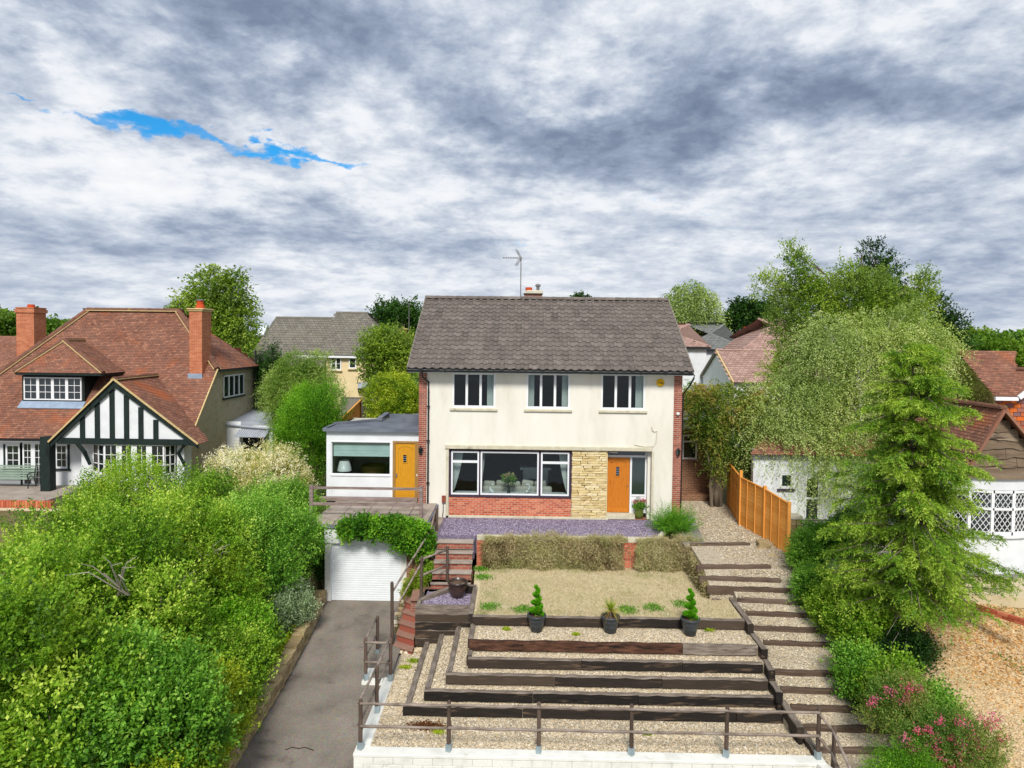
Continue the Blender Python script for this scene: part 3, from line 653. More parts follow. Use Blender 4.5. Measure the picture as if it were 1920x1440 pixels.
def planked_door(par, x0, x1, z0, z1, y, m, wx0, wx1, wz0, wz1, arch=True, knob=None):
    d = MB(); t = .05
    d.box(x0, x1, y+.018, y+t, z0, z1, t=.5)                                   # core
    st = .105; nb = 6; br = .2
    d.box(x0, x0+st, y, y+.018, z0, z1); d.box(x1-st, x1, y, y+.018, z0, z1); d.box(x0+st, x1-st, y, y+.018, z0, z0+br)
    n = 8
    for k in range(n):                                                          # arched head rail
        a = x0+st+(x1-x0-2*st)*k/n; b = x0+st+(x1-x0-2*st)*(k+1)/n; f = ((k+.5)/n-.5)*2
        d.box(a, b, y, y+.018, z1-.12-.10*(f*f), z1)
    o = d.build('door', m, par)
    bx0, bx1 = x0+st+.006, x1-st-.006; bw_ = (bx1-bx0)/nb
    for k in range(nb):
        a, b = bx0+k*bw_+.005, bx0+(k+1)*bw_-.005
        if b > wx0 and a < wx1:
            g = MB().box(a, b, y+.008, y+.018, z0+br+.006, wz0-.03); g.box(a, b, y+.008, y+.018, wz1+.03, z1-.17); g.build('door_plank', m, o)
        else: MB().box(a, b, y+.008, y+.018, z0+br+.006, z1-.17-.06*abs((k+.5)/nb-.5)*2).build('door_plank', m, o)
    f = MB(); f.box(wx0-.035, wx1+.035, y-.012, y+.02, wz0-.035, wz0); f.box(wx0-.035, wx1+.035, y-.012, y+.02, wz1, wz1+.035)
    f.box(wx0-.035, wx0, y-.012, y+.02, wz0, wz1); f.box(wx1, wx1+.035, y-.012, y+.02, wz0, wz1); f.build('viewing_slot_frame', m, o)
    MB().box(wx0, wx1, y-.002, y+.014, wz0, wz1).build('viewing_slot', mt['dglass'], o)
    g = MB()
    for k in range(1, 4): g.box(wx0, wx1, y-.006, y-.002, wz0+(wz1-wz0)*k/4-.006, wz0+(wz1-wz0)*k/4+.006)
    g.build('slot_bars', mt['lead'], o)
    if knob: MB().lathe((0, 0, 0), [(0, 0), (.035, 0), (.035, .02), (.015, .03), (.02, .06), (0, .07)], 12).build('handle', mt['steel'], o)
    return o
dd = planked_door(H, D_[0], D_[1], D_[2], D_[3], yd-.01, mt['oak'], *R4(1155, 875, 1161, 892, yd))
hk = MB().box(D_[1]-.075, D_[1]-.045, yd-.04, yd-.01, D_[2]+1.0, D_[2]+1.06).build('door_lock', mt['steel'], dd)
# step and threshold, right-hand reveal
bev(MB().box(D_[0]-.09, P(1190, 963, yd-.25).x, yd-.35, yd+.05, zb-.17, zb).build('door_step', mt['trimstone'], H), .01)
MB().box(D_[0]-.09, P(1212, 963, yd-.25).x, yd-.34, yd+.05, -.05, zb-.17).build('step_riser', mt['brick_w'], H)
MB().box(D_[0]-.09, D_[0]-.05, yd-.35, yd-.03, zb, zl).build('stone_return', mt['stone'], H)
MB().box(xr+.06, LO[1], yr+.12, yd+.3, 0, zl).build('porch_return', mt['render'], H)
MB().box(D_[0]-.1, LO[1], yr-.02, yd+.1, zl, zl+.04).build('porch_soffit', mt['render'], H)
MB().box(D_[0]-.1, LO[1]+.0, yr-.03, yd+.1, -.1, -.02).build('porch_floor', mt['slab'], H)
# roof
tileW, gz = .301, .3235
sl = Vector((0, RY-EY, RZ-EZ-.02)); sln = sl.normalized(); SLOPE = sl.length; up_n = Vector((0, -sln.z, sln.y)); 
rx0, rx1 = HX0-.37, HX1+.38
ntile = int((rx1-rx0)/tileW); rx1 = rx0+ntile*tileW
mb = MB()
for yA, yBk, zE in ((EY, RY, EZ),):
    mb.prism([(rx0+.02, EY+.04, EZ-.07), (rx0+.02, RY, RZ-.09), (rx0+.02, 2*RY-EY, EZ-.07), (rx0+.02, 2*RY-EY, EZ-.02), (rx0+.02, RY, RZ-.03), (rx0+.02, EY+.04, EZ-.02)], (rx1-rx0-.04, 0, 0))
RF = mb.build('roof', mt['greytile'], H)
def pantile(wd=tileW, ln=gz):
    prof = [(0, .052), (.035, .062), (.07, .050), (.105, .022), (.15, .006), (.20, .004), (.25, .018), (.285, .042), (.303, .052)]
    vs = []; n = len(prof); th = .016
    for (a, h) in prof: vs.append(Vector((a, 0, 0))+up_n*(h+.030))
    for (a, h) in prof: vs.append(Vector((a, 0, 0))+sln*(ln*1.1)+up_n*(h))
    for (a, h) in prof: vs.append(Vector((a, 0, 0))+up_n*(h+.030-th*2.2)+sln*.002)
    fs = [(k, k+1, n+k+1, n+k) for k in range(n-1)]+[(2*n+k, 2*n+k+1, k+1, k) for k in range(n-1)]
    return vs, fs
pv, pf = pantile(); pme = MB().add(pv, pf, t=0).mesh('roof_tile', mt['tile'])
far = MB(); rows = int(SLOPE/gz)
for r in range(rows+1):
    for c in range(ntile):
        b = Vector((rx0+c*tileW, EY, EZ))+sln*(r*gz+U(-.006, .006))+up_n*U(0, .006)
        if r < 8: link_mesh('roof_tile', pme, RF, b)
        elif r*gz+gz*.9 < SLOPE+.15: far.add([p+b for p in pv], pf)
stuff(far.build('upper_roof_tiles', mt['tile'], RF))
bk = MB(); tiled(bk, [(rx1, 2*RY-EY, EZ), (rx0, 2*RY-EY, EZ), (rx0, RY, RZ), (rx1, RY, RZ)], .3, .32, .03); stuff(bk.build('rear_roof_tiles', mt['tile'], RF))
ridge_line(RF, (rx0, RY, RZ+.06), (rx1, RY, RZ+.06), .12, .45, mt['tile'])
# verge undercloak, gutter, fascia, soffit, downpipes
vg = MB()
for x in (rx0-.01, rx1-.02): vg.bar((x+.015, EY, EZ+.02), (x+.015, RY, RZ), .05, .10); vg.bar((x+.015, 2*RY-EY, EZ+.02), (x+.015, RY, RZ), .05, .10)
vg.build('verge', mt['slate'], RF)
MB().box(rx0+.02, rx1-.02, EY+.03, EY+.06, EZ-.125, EZ-.05).build('fascia', mt['white'], H)
MB().box(rx0+.02, rx1-.02, EY+.06, YF+.02, EZ-.135, EZ-.11).build('soffit', mt['white'], H)
g = MB(); pr = [(.0, .0), (.012, -.055), (.055, -.075), (.10, -.055), (.112, 0)]
vs = []
for x in (rx0, rx1):
    for a, b in pr: vs.append((x, EY-.09+a, EZ-.035+b))
    for a, b in pr[::-1]: vs.append((x, EY-.09+a*.86+.008, EZ-.035+b*.86+.0))
g.add(vs, [(k, (k+1) % 10, 10+(k+1) % 10, 10+k) for k in range(10)]+[tuple(range(10)), tuple(range(10, 20))[::-1]])
GT = g.build('gutter', mt['black'], H)
for k in range(12): x = rx0+.5+k*.9; MB().box(x-.025, x+.025, EY-.098, EY+.03, EZ-.12, EZ-.03).build('gutter_bracket', mt['black'], GT)
dx0 = HX0+pw+.07
MB().tube([(HX0+.18, EY-.03, EZ-.1), (HX0+.18, EY-.03, EZ-.2), (HX0+.2, EY+.1, EZ-.3), (dx0, YF-.08, EZ-.5), (dx0, YF-.08, EZ-.8), (dx0, YF-.08, 3), (dx0, YF-.08, .35)], .034, 8).build('downpipe', mt['black'], H)
for z_ in (4.2, 2.9, 1.3): MB().box(dx0-.055, dx0+.055, YF-.12, YF-.0, z_, z_+.04).build('pipe_clip', mt['black'], H)
MB().tube([(HX1+.32, EY-.03, EZ-.1), (HX1+.30, EY-.03, EZ-.22), (HX1+.22, EY+.2, EZ-.5), (HX1+.05, YF+.05, EZ-.85), (HX1+.05, YF+.1, 3), (HX1+.05, YF+.1, 0)], .034, 8).build('downpipe', mt['black'], H)
# chimney with cap slab behind the ridge
CH = thing('house_chimney_placeholder', '', '', (0, 0, 0)) if False else None
cx0, cx1, cz0, cz1 = R4(983, 552, 1016, 564, 30.6)
c = MB().box(cx0, cx1, 30.3, 30.95, RZ-.8, cz1); CHM = c.build('chimney', mt['brick_w'], H)
bev(MB().prism([(cx0-.06, 30.2, cz1), (cx1+.06, 30.2, cz1), (cx1+.0, 30.2, cz1+.16), (cx0+.1, 30.2, cz1+.16)], (0, .85, 0)).build('chimney_cap', mt['trimstone'], CHM), .03)
MB().lathe((cx0+.2, 30.6, cz1+.14), [(.15, 0), (.15, .16), (.12, .17), (.1, .1), (0, .1)], 14).build('chimney_pot', mt['orangepot'], CHM)
MB().lathe((cx1-.18, 30.6, cz1+.14), [(.07, 0), (.07, .2), (.12, .22), (.12, .28), (.05, .33), (0, .33)], 12).build('flue_terminal', mt['steel'], CHM)
# aerial: a thing of its own on the chimney
mpx = P(977, 487, 30.6); mz0 = P(977, 562, 30.6).z
AE = thing('tv_aerial', 'tall thin television aerial standing up behind the main house ridge', 'aerial', (mpx.x, 30.15, mz0-.4))
MB().tube([(mpx.x, 30.15, mz0-.5), (mpx.x, 30.15, mpx.z+.06)], .022, 7).build('mast', mt['steel'], AE)
bz = mpx.z+.02; bx = P(943, 488, 30.2).x
bo = MB().tube([(bx, 30.1, bz), (mpx.x+.08, 30.1, bz)], .014, 6).build('boom', mt['steel'], AE)
for k in range(9): 
    x = bx+.02+k*.075; MB().tube([(x, 29.98, bz+.0), (x, 30.24, bz)], .012, 5).build('director', mt['steel'], AE)
    MB().box(x-.012, x+.012, 30.08, 30.12, bz-.035, bz+.035).build('element_clip', mt['steel'], AE)
for (dz_, s_) in ((.36, 1), (-.34, -1)):
    for k in range(3):
        x = mpx.x-.15+k*.045; MB().tube([(x+.08, 30.0+k*.1, bz+.02*s_), (x-.1 if s_ > 0 else x-.12, 30.0+k*.1, bz+dz_)], .012, 5).build('reflector', mt['steel'], AE)
MB().box(mpx.x-.06, mpx.x+.03, 30.06, 30.2, bz-.06, bz+.05).build('clamp', mt['steel'], AE)
# fittings on the front
ax = P(1238.5, 717.5, YF-.05)
AL = thing('alarm_box', 'round yellow alarm box high on the cream front wall', 'alarm box', (ax.x, YF, ax.z))
o = place(MB().lathe((0, 0, 0), [(0, 0), (.135, 0), (.15, .02), (.14, .06), (.05, .085), (0, .087)], 28), 'case', mt['yellow'], AL, (ax.x, YF, ax.z), True); o.rotation_euler = (math.radians(90), 0, 0)
text_obj('lettering', 'Yale', .115, (ax.x, YF-.092, ax.z-.005), mt['text'], AL)
def lantern(lab, px, py, y, s=1.0, grp=None):
    p = P(px, py, y); a = thing('wall_lantern', lab, 'wall light', (p.x, y+.1, p.z), grp)
    MB().box(p.x-.05, p.x+.05, y+.08, y+.1, p.z-.1, p.z+.1).build('back_plate', mt['black'], a)
    MB().tube([(p.x, y+.08, p.z+.05), (p.x, y-.02, p.z+.16), (p.x, y-.07, p.z+.12)], .014, 6).build('bracket', mt['black'], a)
    MB().lathe((p.x, y-.07, p.z), [(.0, -.14), (.03, -.12), (.05, -.09), (.085, .08), (.10, .09), (.02, .15), (0, .16)], 6).build('shade', mt['black'], a)
    MB().lathe((p.x, y-.07, p.z-.09), [(.0, 0), (.056, .0), (.088, .165), (.0, .165)], 6).build('glass', mt['dglass'], a)
lantern('black wall lantern on the left brick pier beside the yellow door', 789, 845, YF-.06, grp='black lanterns on the house')
lantern('black wall lantern on the right brick pier beside the gravel path', 1271, 848, YF-.06, grp='black lanterns on the house')
p = P(1271, 776, YF-.06); solo(MB().lathe((p.x, YF-.07, p.z), [(0, -.06), (.05, -.05), (.07, 0), (.05, .05), (0, .06)], 14).build('security_sensor', mt['china'], smooth=True), 'small white round security sensor on the right brick pier', 'sensor')
p0 = P(829, 929, YF); p1 = P(834, 941, YF)
MX = thing('meter_box', 'small brown meter box on the cream wall beside the living room window', 'meter box', (p0.x, YF, p1.z))
MB().box(p0.x, p1.x+.04, YF-.1, YF, p1.z, p0.z).build('case', mt['redwood'], MX); MB().box(p0.x-.0, p1.x+.05, YF-.11, YF-.1, p0.z-.02, p0.z+.01).build('lid', mt['redwood'], MX)
MB().tube([(p0.x+.05, YF-.04, p1.z), (p0.x+.05, YF-.04, .25), (p0.x+.02, YF-.04, .05)], .018, 6).build('conduit', mt['steel'], MX)
q = [P(a, b, YF-.025) for a, b in ((1222, 800), (1223, 807), (1227, 810), (1232, 808), (1230, 830), (1226, 837), (1210, 838), (1190, 834))]
solo(MB().tube(q, .012, 5).build('wall_cable', mt['trimstone']), 'thin cable looping down the cream wall above the front door', 'cable')
# things in the living room
yi = yr+.35
SO = thing('sofa', 'pale sofa seen through the living room window', 'sofa', (.7, yi+.9, .1))
a0, a1 = P(905, 915, yi+.6).x, P(1035, 915, yi+.6).x
bev(MB().box(a0, a1, yi+.6, yi+1.5, .2, .55).build('seat', mt['fabric'], SO), .08, 2)
bev(MB().box(a0, a1, yi+.5, yi+.72, .2, 1.02).build('backrest', mt['fabric'], SO), .08, 2)
for k in range(5):
    x = a0+.25+k*(a1-a0-.4)/4.6; o = bev(place(MB().box(-.24, .24, -.09, .09, -.18, .18), 'cushion', mt['fabric'], SO, (x, yi+.8, 1.0+U(-.03, .05))), .08, 2); o.rotation_euler = (.2, U(-.15, .15), 0)
FP = thing('fireplace', 'pale stone fireplace in the dark living room', 'fireplace', (2.1, YB-.6, 0))
fz = yr+2.6; b0, b1, b2, b3 = R4(976, 876, 1032, 918, fz)
MB().box(b0+.1, b0+.45, fz, fz+.3, .1, b3-.1).build('jamb', mt['china'], FP); MB().box(b1-.45, b1-.1, fz, fz+.3, .1, b3-.1).build('jamb', mt['china'], FP)
MB().box(b0+.45, b1-.45, fz+.03, fz+.3, b3-.5, b3-.1).build('frieze', mt['china'], FP); MB().box(b0-.02, b1+.02, fz-.1, fz+.35, b3-.1, b3).build('mantelshelf', mt['china'], FP)
MB().box(b0+.45, b1-.45, fz+.2, fz+.3, .1, b3-.5).build('hearth_opening', mt['black'], FP)
def swan(px, flip, lab):
    y = yr+.22; p = P(px, 922, y); z0 = P(px, 922, y).z; a = thing('swan_ornament', lab, 'ornament', (p.x, y, z0-.1), 'white swan ornaments on the windowsill')
    s = flip; pts = [(p.x+.10*s, y, z0-.02), (p.x+.02*s, y, z0), (p.x-.06*s, y, z0+.08), (p.x-.07*s, y, z0+.2), (p.x-.01*s, y, z0+.29), (p.x+.05*s, y, z0+.28), (p.x+.10*s, y, z0+.25)]
    MB().tube(pts, [.05, .085, .06, .035, .03, .034, .012], 8).build('neck_and_body', mt['china'], a, smooth=True)
    MB().box(p.x-.12, p.x+.12, y-.07, y+.07, z0-.12, z0-.06).build('base', mt['china'], a)
swan(922, 1, 'white swan ornament at left end of the living room windowsill'); swan(990, -1, 'white swan ornament at right of the flower vase in the window')
bev(MB().box(XA[0], XA[5], yr+.12, yr+.75, sz0-.1, sz0+.03).build('window_board', mt['white'], H), .01)
# side extension: white flat-roofed room with a yellow oak door
YE = 26.0
E0 = R4(612, 808, 784, 942, YE); ex0, ex1, ez0, ez1 = E0[0], HX0-.01, E0[2], E0[3]
EX = thing('side_extension', 'white flat-roofed side extension with a wide window and yellow oak door', 'extension', (ex0, YE, ez0))
wv = R4(621, 829, 732, 890, YE); dr = R4(741, 831, 778, 938, YE)
mb = MB(); wall_cells(mb, ex0, ex1, ez0, ez1, YE, YE+.12, [wv, (dr[0]-.1, ex1, ez0, dr[3]+.08)]); mb.build('front_panel', mt['whitewall'], EX)
tr = MB()
for x in (P(616, 880, YE).x, wv[0]-.03): tr.box(x-.02, x+.02, YE-.02, YE+.0, ez0, ez1-.5)
tr.box(wv[0]-.05, wv[1]+.06, YE-.035, YE, wv[2]-.05, wv[2]); tr.box(wv[0], wv[1], YE-.02, YE, wv[3], wv[3]+.03); tr.box(wv[1], wv[1]+.09, YE-.025, YE, ez0, wv[3]+.08)
tr.build('window_trim', mt['white'], EX)
wn = window(EX, wv[0], wv[1], wv[2], wv[3], YE+.03, fr=.03, glass=mt['glass'])
bl0 = P(676, 856, YE).z
b = MB(); 
for k in range(5): zt_ = wv[3]-.02-(wv[3]-bl0)*k/5; b.box(wv[0]+.05, wv[1]-.05, YE+.14+.008*(k % 2), YE+.155+.008*(k % 2), zt_-(wv[3]-bl0)/5+.004, zt_)
b.build('roller_blind', mt['blind'], wn)
g = MB(); g.box(ex0+.05, ex1-.05, YE+3.6, YE+3.65, ez0, ez1); g.box(ex0, ex0+.12, YE+.12, YE+4, ez0-1, ez1); g.box(ex0, ex1, YE+.12, YE+3.7, ez0-.05, ez0); g.build('side_wall', mt['interior_l'], EX)
fr_ = MB(); fr_.box(dr[0]-.1, dr[0], YE-.02, YE+.12, ez0, dr[3]); fr_.box(dr[0]-.1, ex1, YE-.02, YE+.12, dr[3], dr[3]+.08); fr_.box(dr[1], ex1, YE-.02, YE+.12, ez0, dr[3]); fr_.build('door_frame', mt['oakframe'], EX)
dd = planked_door(EX, dr[0]+.005, dr[1]-.005, ez0+.07, dr[3]-.01, YE+.02, mt['oak2'], *R4(756, 853, 762, 867, YE))
MB().box(dr[0]+.03, dr[0]+.08, YE-.03, YE+.02, ez0+1.0, ez0+1.13).build('handle', mt['steel'], dd)
MB().box(dr[0], dr[1], YE-.01, YE+.1, ez0, ez0+.06).build('threshold', mt['white'], EX)
MB().box(dr[1]+.06, dr[1]+.10, YE-.03, YE-.02, ez0+1.05, ez0+1.12).build('door_bell', mt['china'], EX)
zr = ez1+.0
rf = MB(); yA = 30.4
rf.prism([(ex0-.06, YE-.12, zr), (ex1, YE-.12, zr), (ex1, yA, zr), (-5.9, yA, zr), (-5.9, 28.9, zr), (ex0-.06, 27.3, zr)], (0, 0, .05))
rf.build('flat_roof', mt['felt'], EX)
up = MB(); up.bar((ex0-.07, YE-.13, zr+.04), (ex1, YE-.13, zr+.04), .1, .11); up.bar((ex0-.06, YE-.12, zr+.05), (ex0-.06, 27.3, zr+.05), .12, .10); up.bar((ex0-.06, 27.3, zr+.09), (-5.9, 28.9, zr+.09), .14, .12)
up.box(-6.0, ex1, yA-.3, yA-.12, zr+.05, zr+.2); up.bar((-6.0, 28.6, zr+.15), (-6.0, yA-.2, zr+.2), .22, .14)
up.build('roof_upstand', mt['felt'], EX)
MB().prism([(-5.0, 28.3, zr+.05), (ex1, 28.3, zr+.05), (ex1, 30.1, zr+.05), (-4.7, 30.1, zr+.05)], (0, 0, .2)).build('raised_roof_deck', mt['felt'], EX)
MB().box(ex0+.0, ex1, YE+.13, 30.2, ez0+2.2, zr).build('roof_structure', mt['interior_l'], EX)
# room contents seen under the blind
LP = thing('table_lamp', 'table lamp with a white shade in the side extension window', 'lamp', (P(646, 880, YE+.5).x, YE+.5, wv[2]))
lp = P(646, 874, YE+.5); MB().lathe((lp.x, YE+.5, lp.z-.17), [(.28, 0), (.19, .40), (.18, .40), (.27, .0)], 20).build('lamp_shade', mt['china'], LP, smooth=True)
MB().lathe((lp.x, YE+.5, wv[2]-.5), [(.1, 0), (.1, .02), (.02, .05), (.03, .2), (.015, .4)], 10).build('lamp_base', mt['steel'], LP)
AC = thing('armchair', 'mustard armchair behind the side extension window', 'armchair', (P(700, 880, YE+1.4).x, YE+1.5, ez0))
ac = P(698, 880, YE+1.4); o = MB().lathe((0, 0, 0), [(.45, 0), (.5, .35), (.46, .5), (.38, .36), (.36, .1), (0, .1)], 18); place(o, 'shell', mat('mustard_fabric', ['8c7434', 'a0863e']), AC, (ac.x, YE+1.6, ac.z-.35), True)
MB().box(ac.x-.3, ac.x+.3, YE+1.2, YE+1.9, ez0, ac.z-.3).build('seat', mt['fabric'], AC)
# ================================================================== garage under the deck
YG = 22.62
G = thing('garage', 'garage under the deck with a white roller shutter door', 'garage', (-4.9, YG, -2.1))
gd = R4(619, 1020, 752, 1134, YG); gx0, gx1, gz0, gz1 = gd
gl = P(609, 1080, YG).x; gr = P(762, 1080, YG).x; gt = P(685, 990, YG).z
mb = MB(); wall_cells(mb, gl, gr, gz0-.3, gt, YG, YG+.15, [(gx0, gx1, gz0-.3, gz1)])
mb.build('front_surround', mt['whitepaint'], G)
MB().box(gl-.0, gr, YG-.05, YG, gz1+.02, gt-.02).build('fascia_panel', mt['white'], G)
nsl = 27; sh = (gz1-gz0)/nsl
sm = MB(); 
sm.add([(gx0, 0, 0), (gx1, 0, 0), (gx1, .004, sh*.12), (gx0, .004, sh*.12), (gx0, -.008, sh*.3), (gx1, -.008, sh*.3), (gx1, -.008, sh*.9), (gx0, -.008, sh*.9), (gx0, .004, sh), (gx1, .004, sh)],
       [(0, 1, 2, 3), (3, 2, 5, 4), (4, 5, 6, 7), (7, 6, 9, 8)], t=.5)
sme = sm.mesh('shutter_slat', mt['garage'])
GD = MB().box(gx0, gx1, YG+.1, YG+.12, gz0, gz1).build('shutter_door', mt['garage'], G)
for k in range(nsl): link_mesh('shutter_slat', sme, GD, (0, YG+.075, gz0+k*sh))
MB().box(gx0-.001, gx0+.03, YG-.02, YG+.06, gz0, gz1).build('guide_rail', mt['white'], GD); MB().box(gx1-.03, gx1+.001, YG-.02, YG+.06, gz0, gz1).build('guide_rail', mt['white'], GD)
dxl, dxr = P(578, 985, YG-.1).x, P(801, 985, YG-.1).x; dz = P(690, 984, YG-.1).z
MB().box(gr, dxr-.05, YG+.05, YG+.3, -2.6, dz-.12).build('right_brick_return', mt['brick_w'], G)
MB().box(gl-.02, gl+.2, YG+.15, YE, -2.6, dz-.12).build('left_wall', mt['brick_pale'], G)
MB().box(dxr-.35, dxr-.05, YG+.3, YE, -2.6, dz-.12).build('right_wall', mt['brick_w'], G)
DK = MB().box(dxl, dxr, YG-.12, YE, dz-.13, dz-.03).build('deck_edge', mt['felt'], G)
nx, ny = 5, 3
for i in range(nx):
    for j in range(ny):
        a = dxl+.05+(dxr-dxl-.1)*i/nx; b = dxl+.05+(dxr-dxl-.1)*(i+1)/nx; c = YG-.08+(YE-YG+.0)*j/ny; d = YG-.08+(YE-YG)*(j+1)/ny
        o = bev(MB().box(a+.008, b-.008, c+.008, d-.008, dz-.03, dz+.012+U(0, .008)).build('deck_slab', mt['slab'], G), .008)
p = P(641, 1005, YG-.1); LT = thing('garage_lamp', 'small black lamp over the white garage door, half under the creeper', 'wall light', (P(680, 1008, YG).x, YG-.05, P(680, 1008, YG).z))
lx, lz_ = P(680, 1008, YG).x, P(680, 1008, YG).z
MB().lathe((lx, YG-.13, lz_-.08), [(0, 0), (.06, 0), (.07, .12), (.03, .18), (0, .18)], 10).build('shade', mt['black'], LT); MB().box(lx-.03, lx+.03, YG-.1, YG-.05, lz_+.0, lz_+.1).build('bracket', mt['black'], LT)
# ================================================================== ground
def lerp(a, b, t): t = max(0, min(1, t)); return a+(b-a)*t
def gz_left(x, y):
    b = lerp(-2.75, -.55, (y-13)/13.0)
    return b
def ground(x, y):
    if y > 60: return -.6
    if x < -6.75:
        t = (-x-6.75)/2; g = gz_left(x, y)
        return g if y < 28.6 else -.6
    if x < -3.3: return -3.6 if y < 27 else -.4
    if x < 9.1: return -3.6 if y < 24 else (-.25 if y > 25 else lerp(-3.6, -.25, y-24))
    up = lerp(-2.75, -.12, (y-14.0)/6.5)
    if x > 16: up += .0
    return up+.05*noise.noise(Vector((x*.6, y*.6, 0)))
xs = [-2500, -900, -400, -200, -110, -70, -50]+[-40+.5*i for i in range(161)]+[50, 70, 110, 200, 400, 900, 2500]
ys = [2, 5, 8]+[9+.5*i for i in range(95)]+[60, 70, 90, 130, 200, 300, 500, 900, 1800, 4000]
vs = [(x, y, ground(x, y)) for y in ys for x in xs]; nx = len(xs)
fs = [(j*nx+i, j*nx+i+1, (j+1)*nx+i+1, (j+1)*nx+i) for j in range(len(ys)-1) for i in range(nx-1)]
fm = [1 if ys[f[0]//nx] >= 45 or abs(xs[f[0] % nx]) > 45 else 0 for f in fs]
gm = MB(); gm.v = vs; gm.f = [list(f) for f in fs]; gm.t = [.5]*len(fs); gm.m = fm
structure(gm.build('ground', [mt['soil'], mt['grassfar']], smooth=False))
def sheet(name, pts, m, thick=.25, kind='structure'):
    o = MB().prism([(p[0], p[1], p[2]-thick) for p in pts], (0, 0, thick)).build(name, m); o['kind'] = kind; return o
# driveway: gently falling towards the street
structure(MB().add([(-6.75, 8, -3.45), (-3.5, 8, -3.45), (-3.5, 15.2, -2.80), (-3.5, 22.8, -2.09), (-6.7, 22.8, -2.09), (-6.6, 15.2, -2.80)], [(0, 1, 2, 5), (5, 2, 3, 4)]).build('driveway', mt['tarmac']))
MBc = MB()
for k in range(1): pass
cr = [P(a, b, Z=-2.74) for a, b in ((535, 1403), (548, 1399), (560, 1401), (572, 1399), (588, 1404))]
solo(MB().tube([(p.x, p.y, lerp(-2.80, -2.09, (p.y-15.2)/7.6)+.008) for p in cr], .012, 4).build('fallen_twig', mt['timber_d']), 'dark crooked twig lying on the driveway near the bottom', 'twig')
# garden wall along the drive (left)
WL = thing('stone_edging_wall', 'low stone edging wall between the leafy bank and the driveway', 'wall', (-6.6, 18, -2.5))
pts_w = [(-6.50, 22.5), (-6.33, 20.5), (-6.25, 17.5), (-6.28, 14.5), (-6.4, 11.5)]
def wx(y):
    for (a, b), (c, d) in zip(pts_w, pts_w[1:]):
        if d <= y <= b: return a+(c-a)*(b-y)/(b-d)
    return -6.7
core = MB()
for (a, b), (c, d) in zip(pts_w, pts_w[1:]):
    zb0, zb1 = lerp(-2.80, -2.09, (b-15.2)/7.6), lerp(-2.80, -2.09, (d-15.2)/7.6)
    core.prism([(a-.30, b, zb0-.6), (a-.03, b, zb0-.6), (a-.03, b, zb0+.40), (a-.30, b, zb0+.40)], (c-a, d-b, zb1-zb0))
core.build('mortar_core', mt['mortar_d'], WL)
for course in range(3):
    y = 22.45
    while y > 11.6:
        ln = U(.24, .46); zc = -2.80+.71*(y-15.2)/7.6+.02+course*.145
        o = blockstone(.34 if course == 2 else .16, ln-.015, .135, .3)
        place(o, 'wall_stone', mt['drystone'], WL, (wx(y)-(.16 if course == 2 else .07), y-ln/2, zc+.09+U(-.01, .015))); y -= ln
# slate terrace, kerb, retaining wall
ty = 23.25
sheet('slate_terrace', [(-2.86, 22.55, 0), (-1.55, 22.55, 0), (-1.55, ty, 0), (4.6, ty, 0), (5.05, 24.0, 0), (5.3, YF+.1, 0), (-2.95, YF+.1, 0)], mt['slategr'], .6)
KB = thing('terrace_kerb', 'pale stone kerb along the front edge of the purple slate terrace', 'kerb', (2, ty, 0))
for k in range(6): a = -1.5+k*1.03; bev(MB().box(a+.005, a+1.02, ty-.14, ty+.02, -.12, .05).build('kerb_stone', mt['trimstone'], KB), .01)
MB().bar((4.68, ty-.08, .0), (5.05, 24.0, .0), .14, .1).build('kerb_stone', mt['trimstone'], KB)
RW = thing('retaining_wall', 'brick retaining wall below the slate terrace, mostly hidden by dry creeper', 'wall', (2, ty-.1, -1))
MB().box(-1.5, 5.9, ty-.12, ty+.3, -1.3, -.10).build('mortar_bed', mt['mortar_d'], RW)
c = {}
for x0, x1 in ((-1.5, -.9), (3.2, 4.1)): brick_pieces(RW, x0, x1, -1.05, -.12, ty-.12, mt['brick_o'], .225, .078)
MB().box(-.85, 3.15, ty-.13, ty-.1, -1.3, -.12).build('lower_brickwork', mt['brick_w'], RW)
# lawn
LZ = -1.0
sheet('dry_lawn', [(-1.35, 18.95, LZ-.02), (6.35, 18.95, LZ-.02), (6.35, 20.5, LZ), (5.78, 20.5, LZ), (5.72, ty-.1, LZ), (-1.55, ty-.1, LZ)], mt['lawn'], .5)
# sleepers --------------------------------------------------------------
def sleeper_mesh(ln, wd=.13, ht=.25, seed=0, mats=None):
    rs = random.Random(seed); n = max(3, int(ln/.22)); mb = MB(); vs = []
    prof = [(-.5, -.5), (.5, -.5), (.5, .42), (.40, .5), (-.40, .5), (-.5, .42)]; 
    for i in range(n+1):
        x = -ln/2+ln*i/n; wob = rs.uniform(-.009, .009); wz = rs.uniform(-.010, .008)
        for (a, b) in prof: vs.append((x, a*wd+wob+rs.uniform(-.005, .005), b*ht+wz+rs.uniform(-.010, .008)))
    fs = []; ms = []
    for i in range(n):
        for k in range(6):
            fs.append((i*6+k, (i+1)*6+k, (i+1)*6+(k+1) % 6, i*6+(k+1) % 6)); ms.append(1 if k in (2, 3, 4) else 0)  # pale tops over dark faces: weathering plus painted-in shade on the sides
    fs.append(tuple(range(6))[::-1]); fs.append(tuple(n*6+k for k in range(6))); ms += [0, 0]
    b = len(mb.v); mb.v = vs; mb.f = [list(f)[::-1] for f in fs]; mb.t = [0]*len(fs); mb.m = ms
    return mb
_sc = [0]
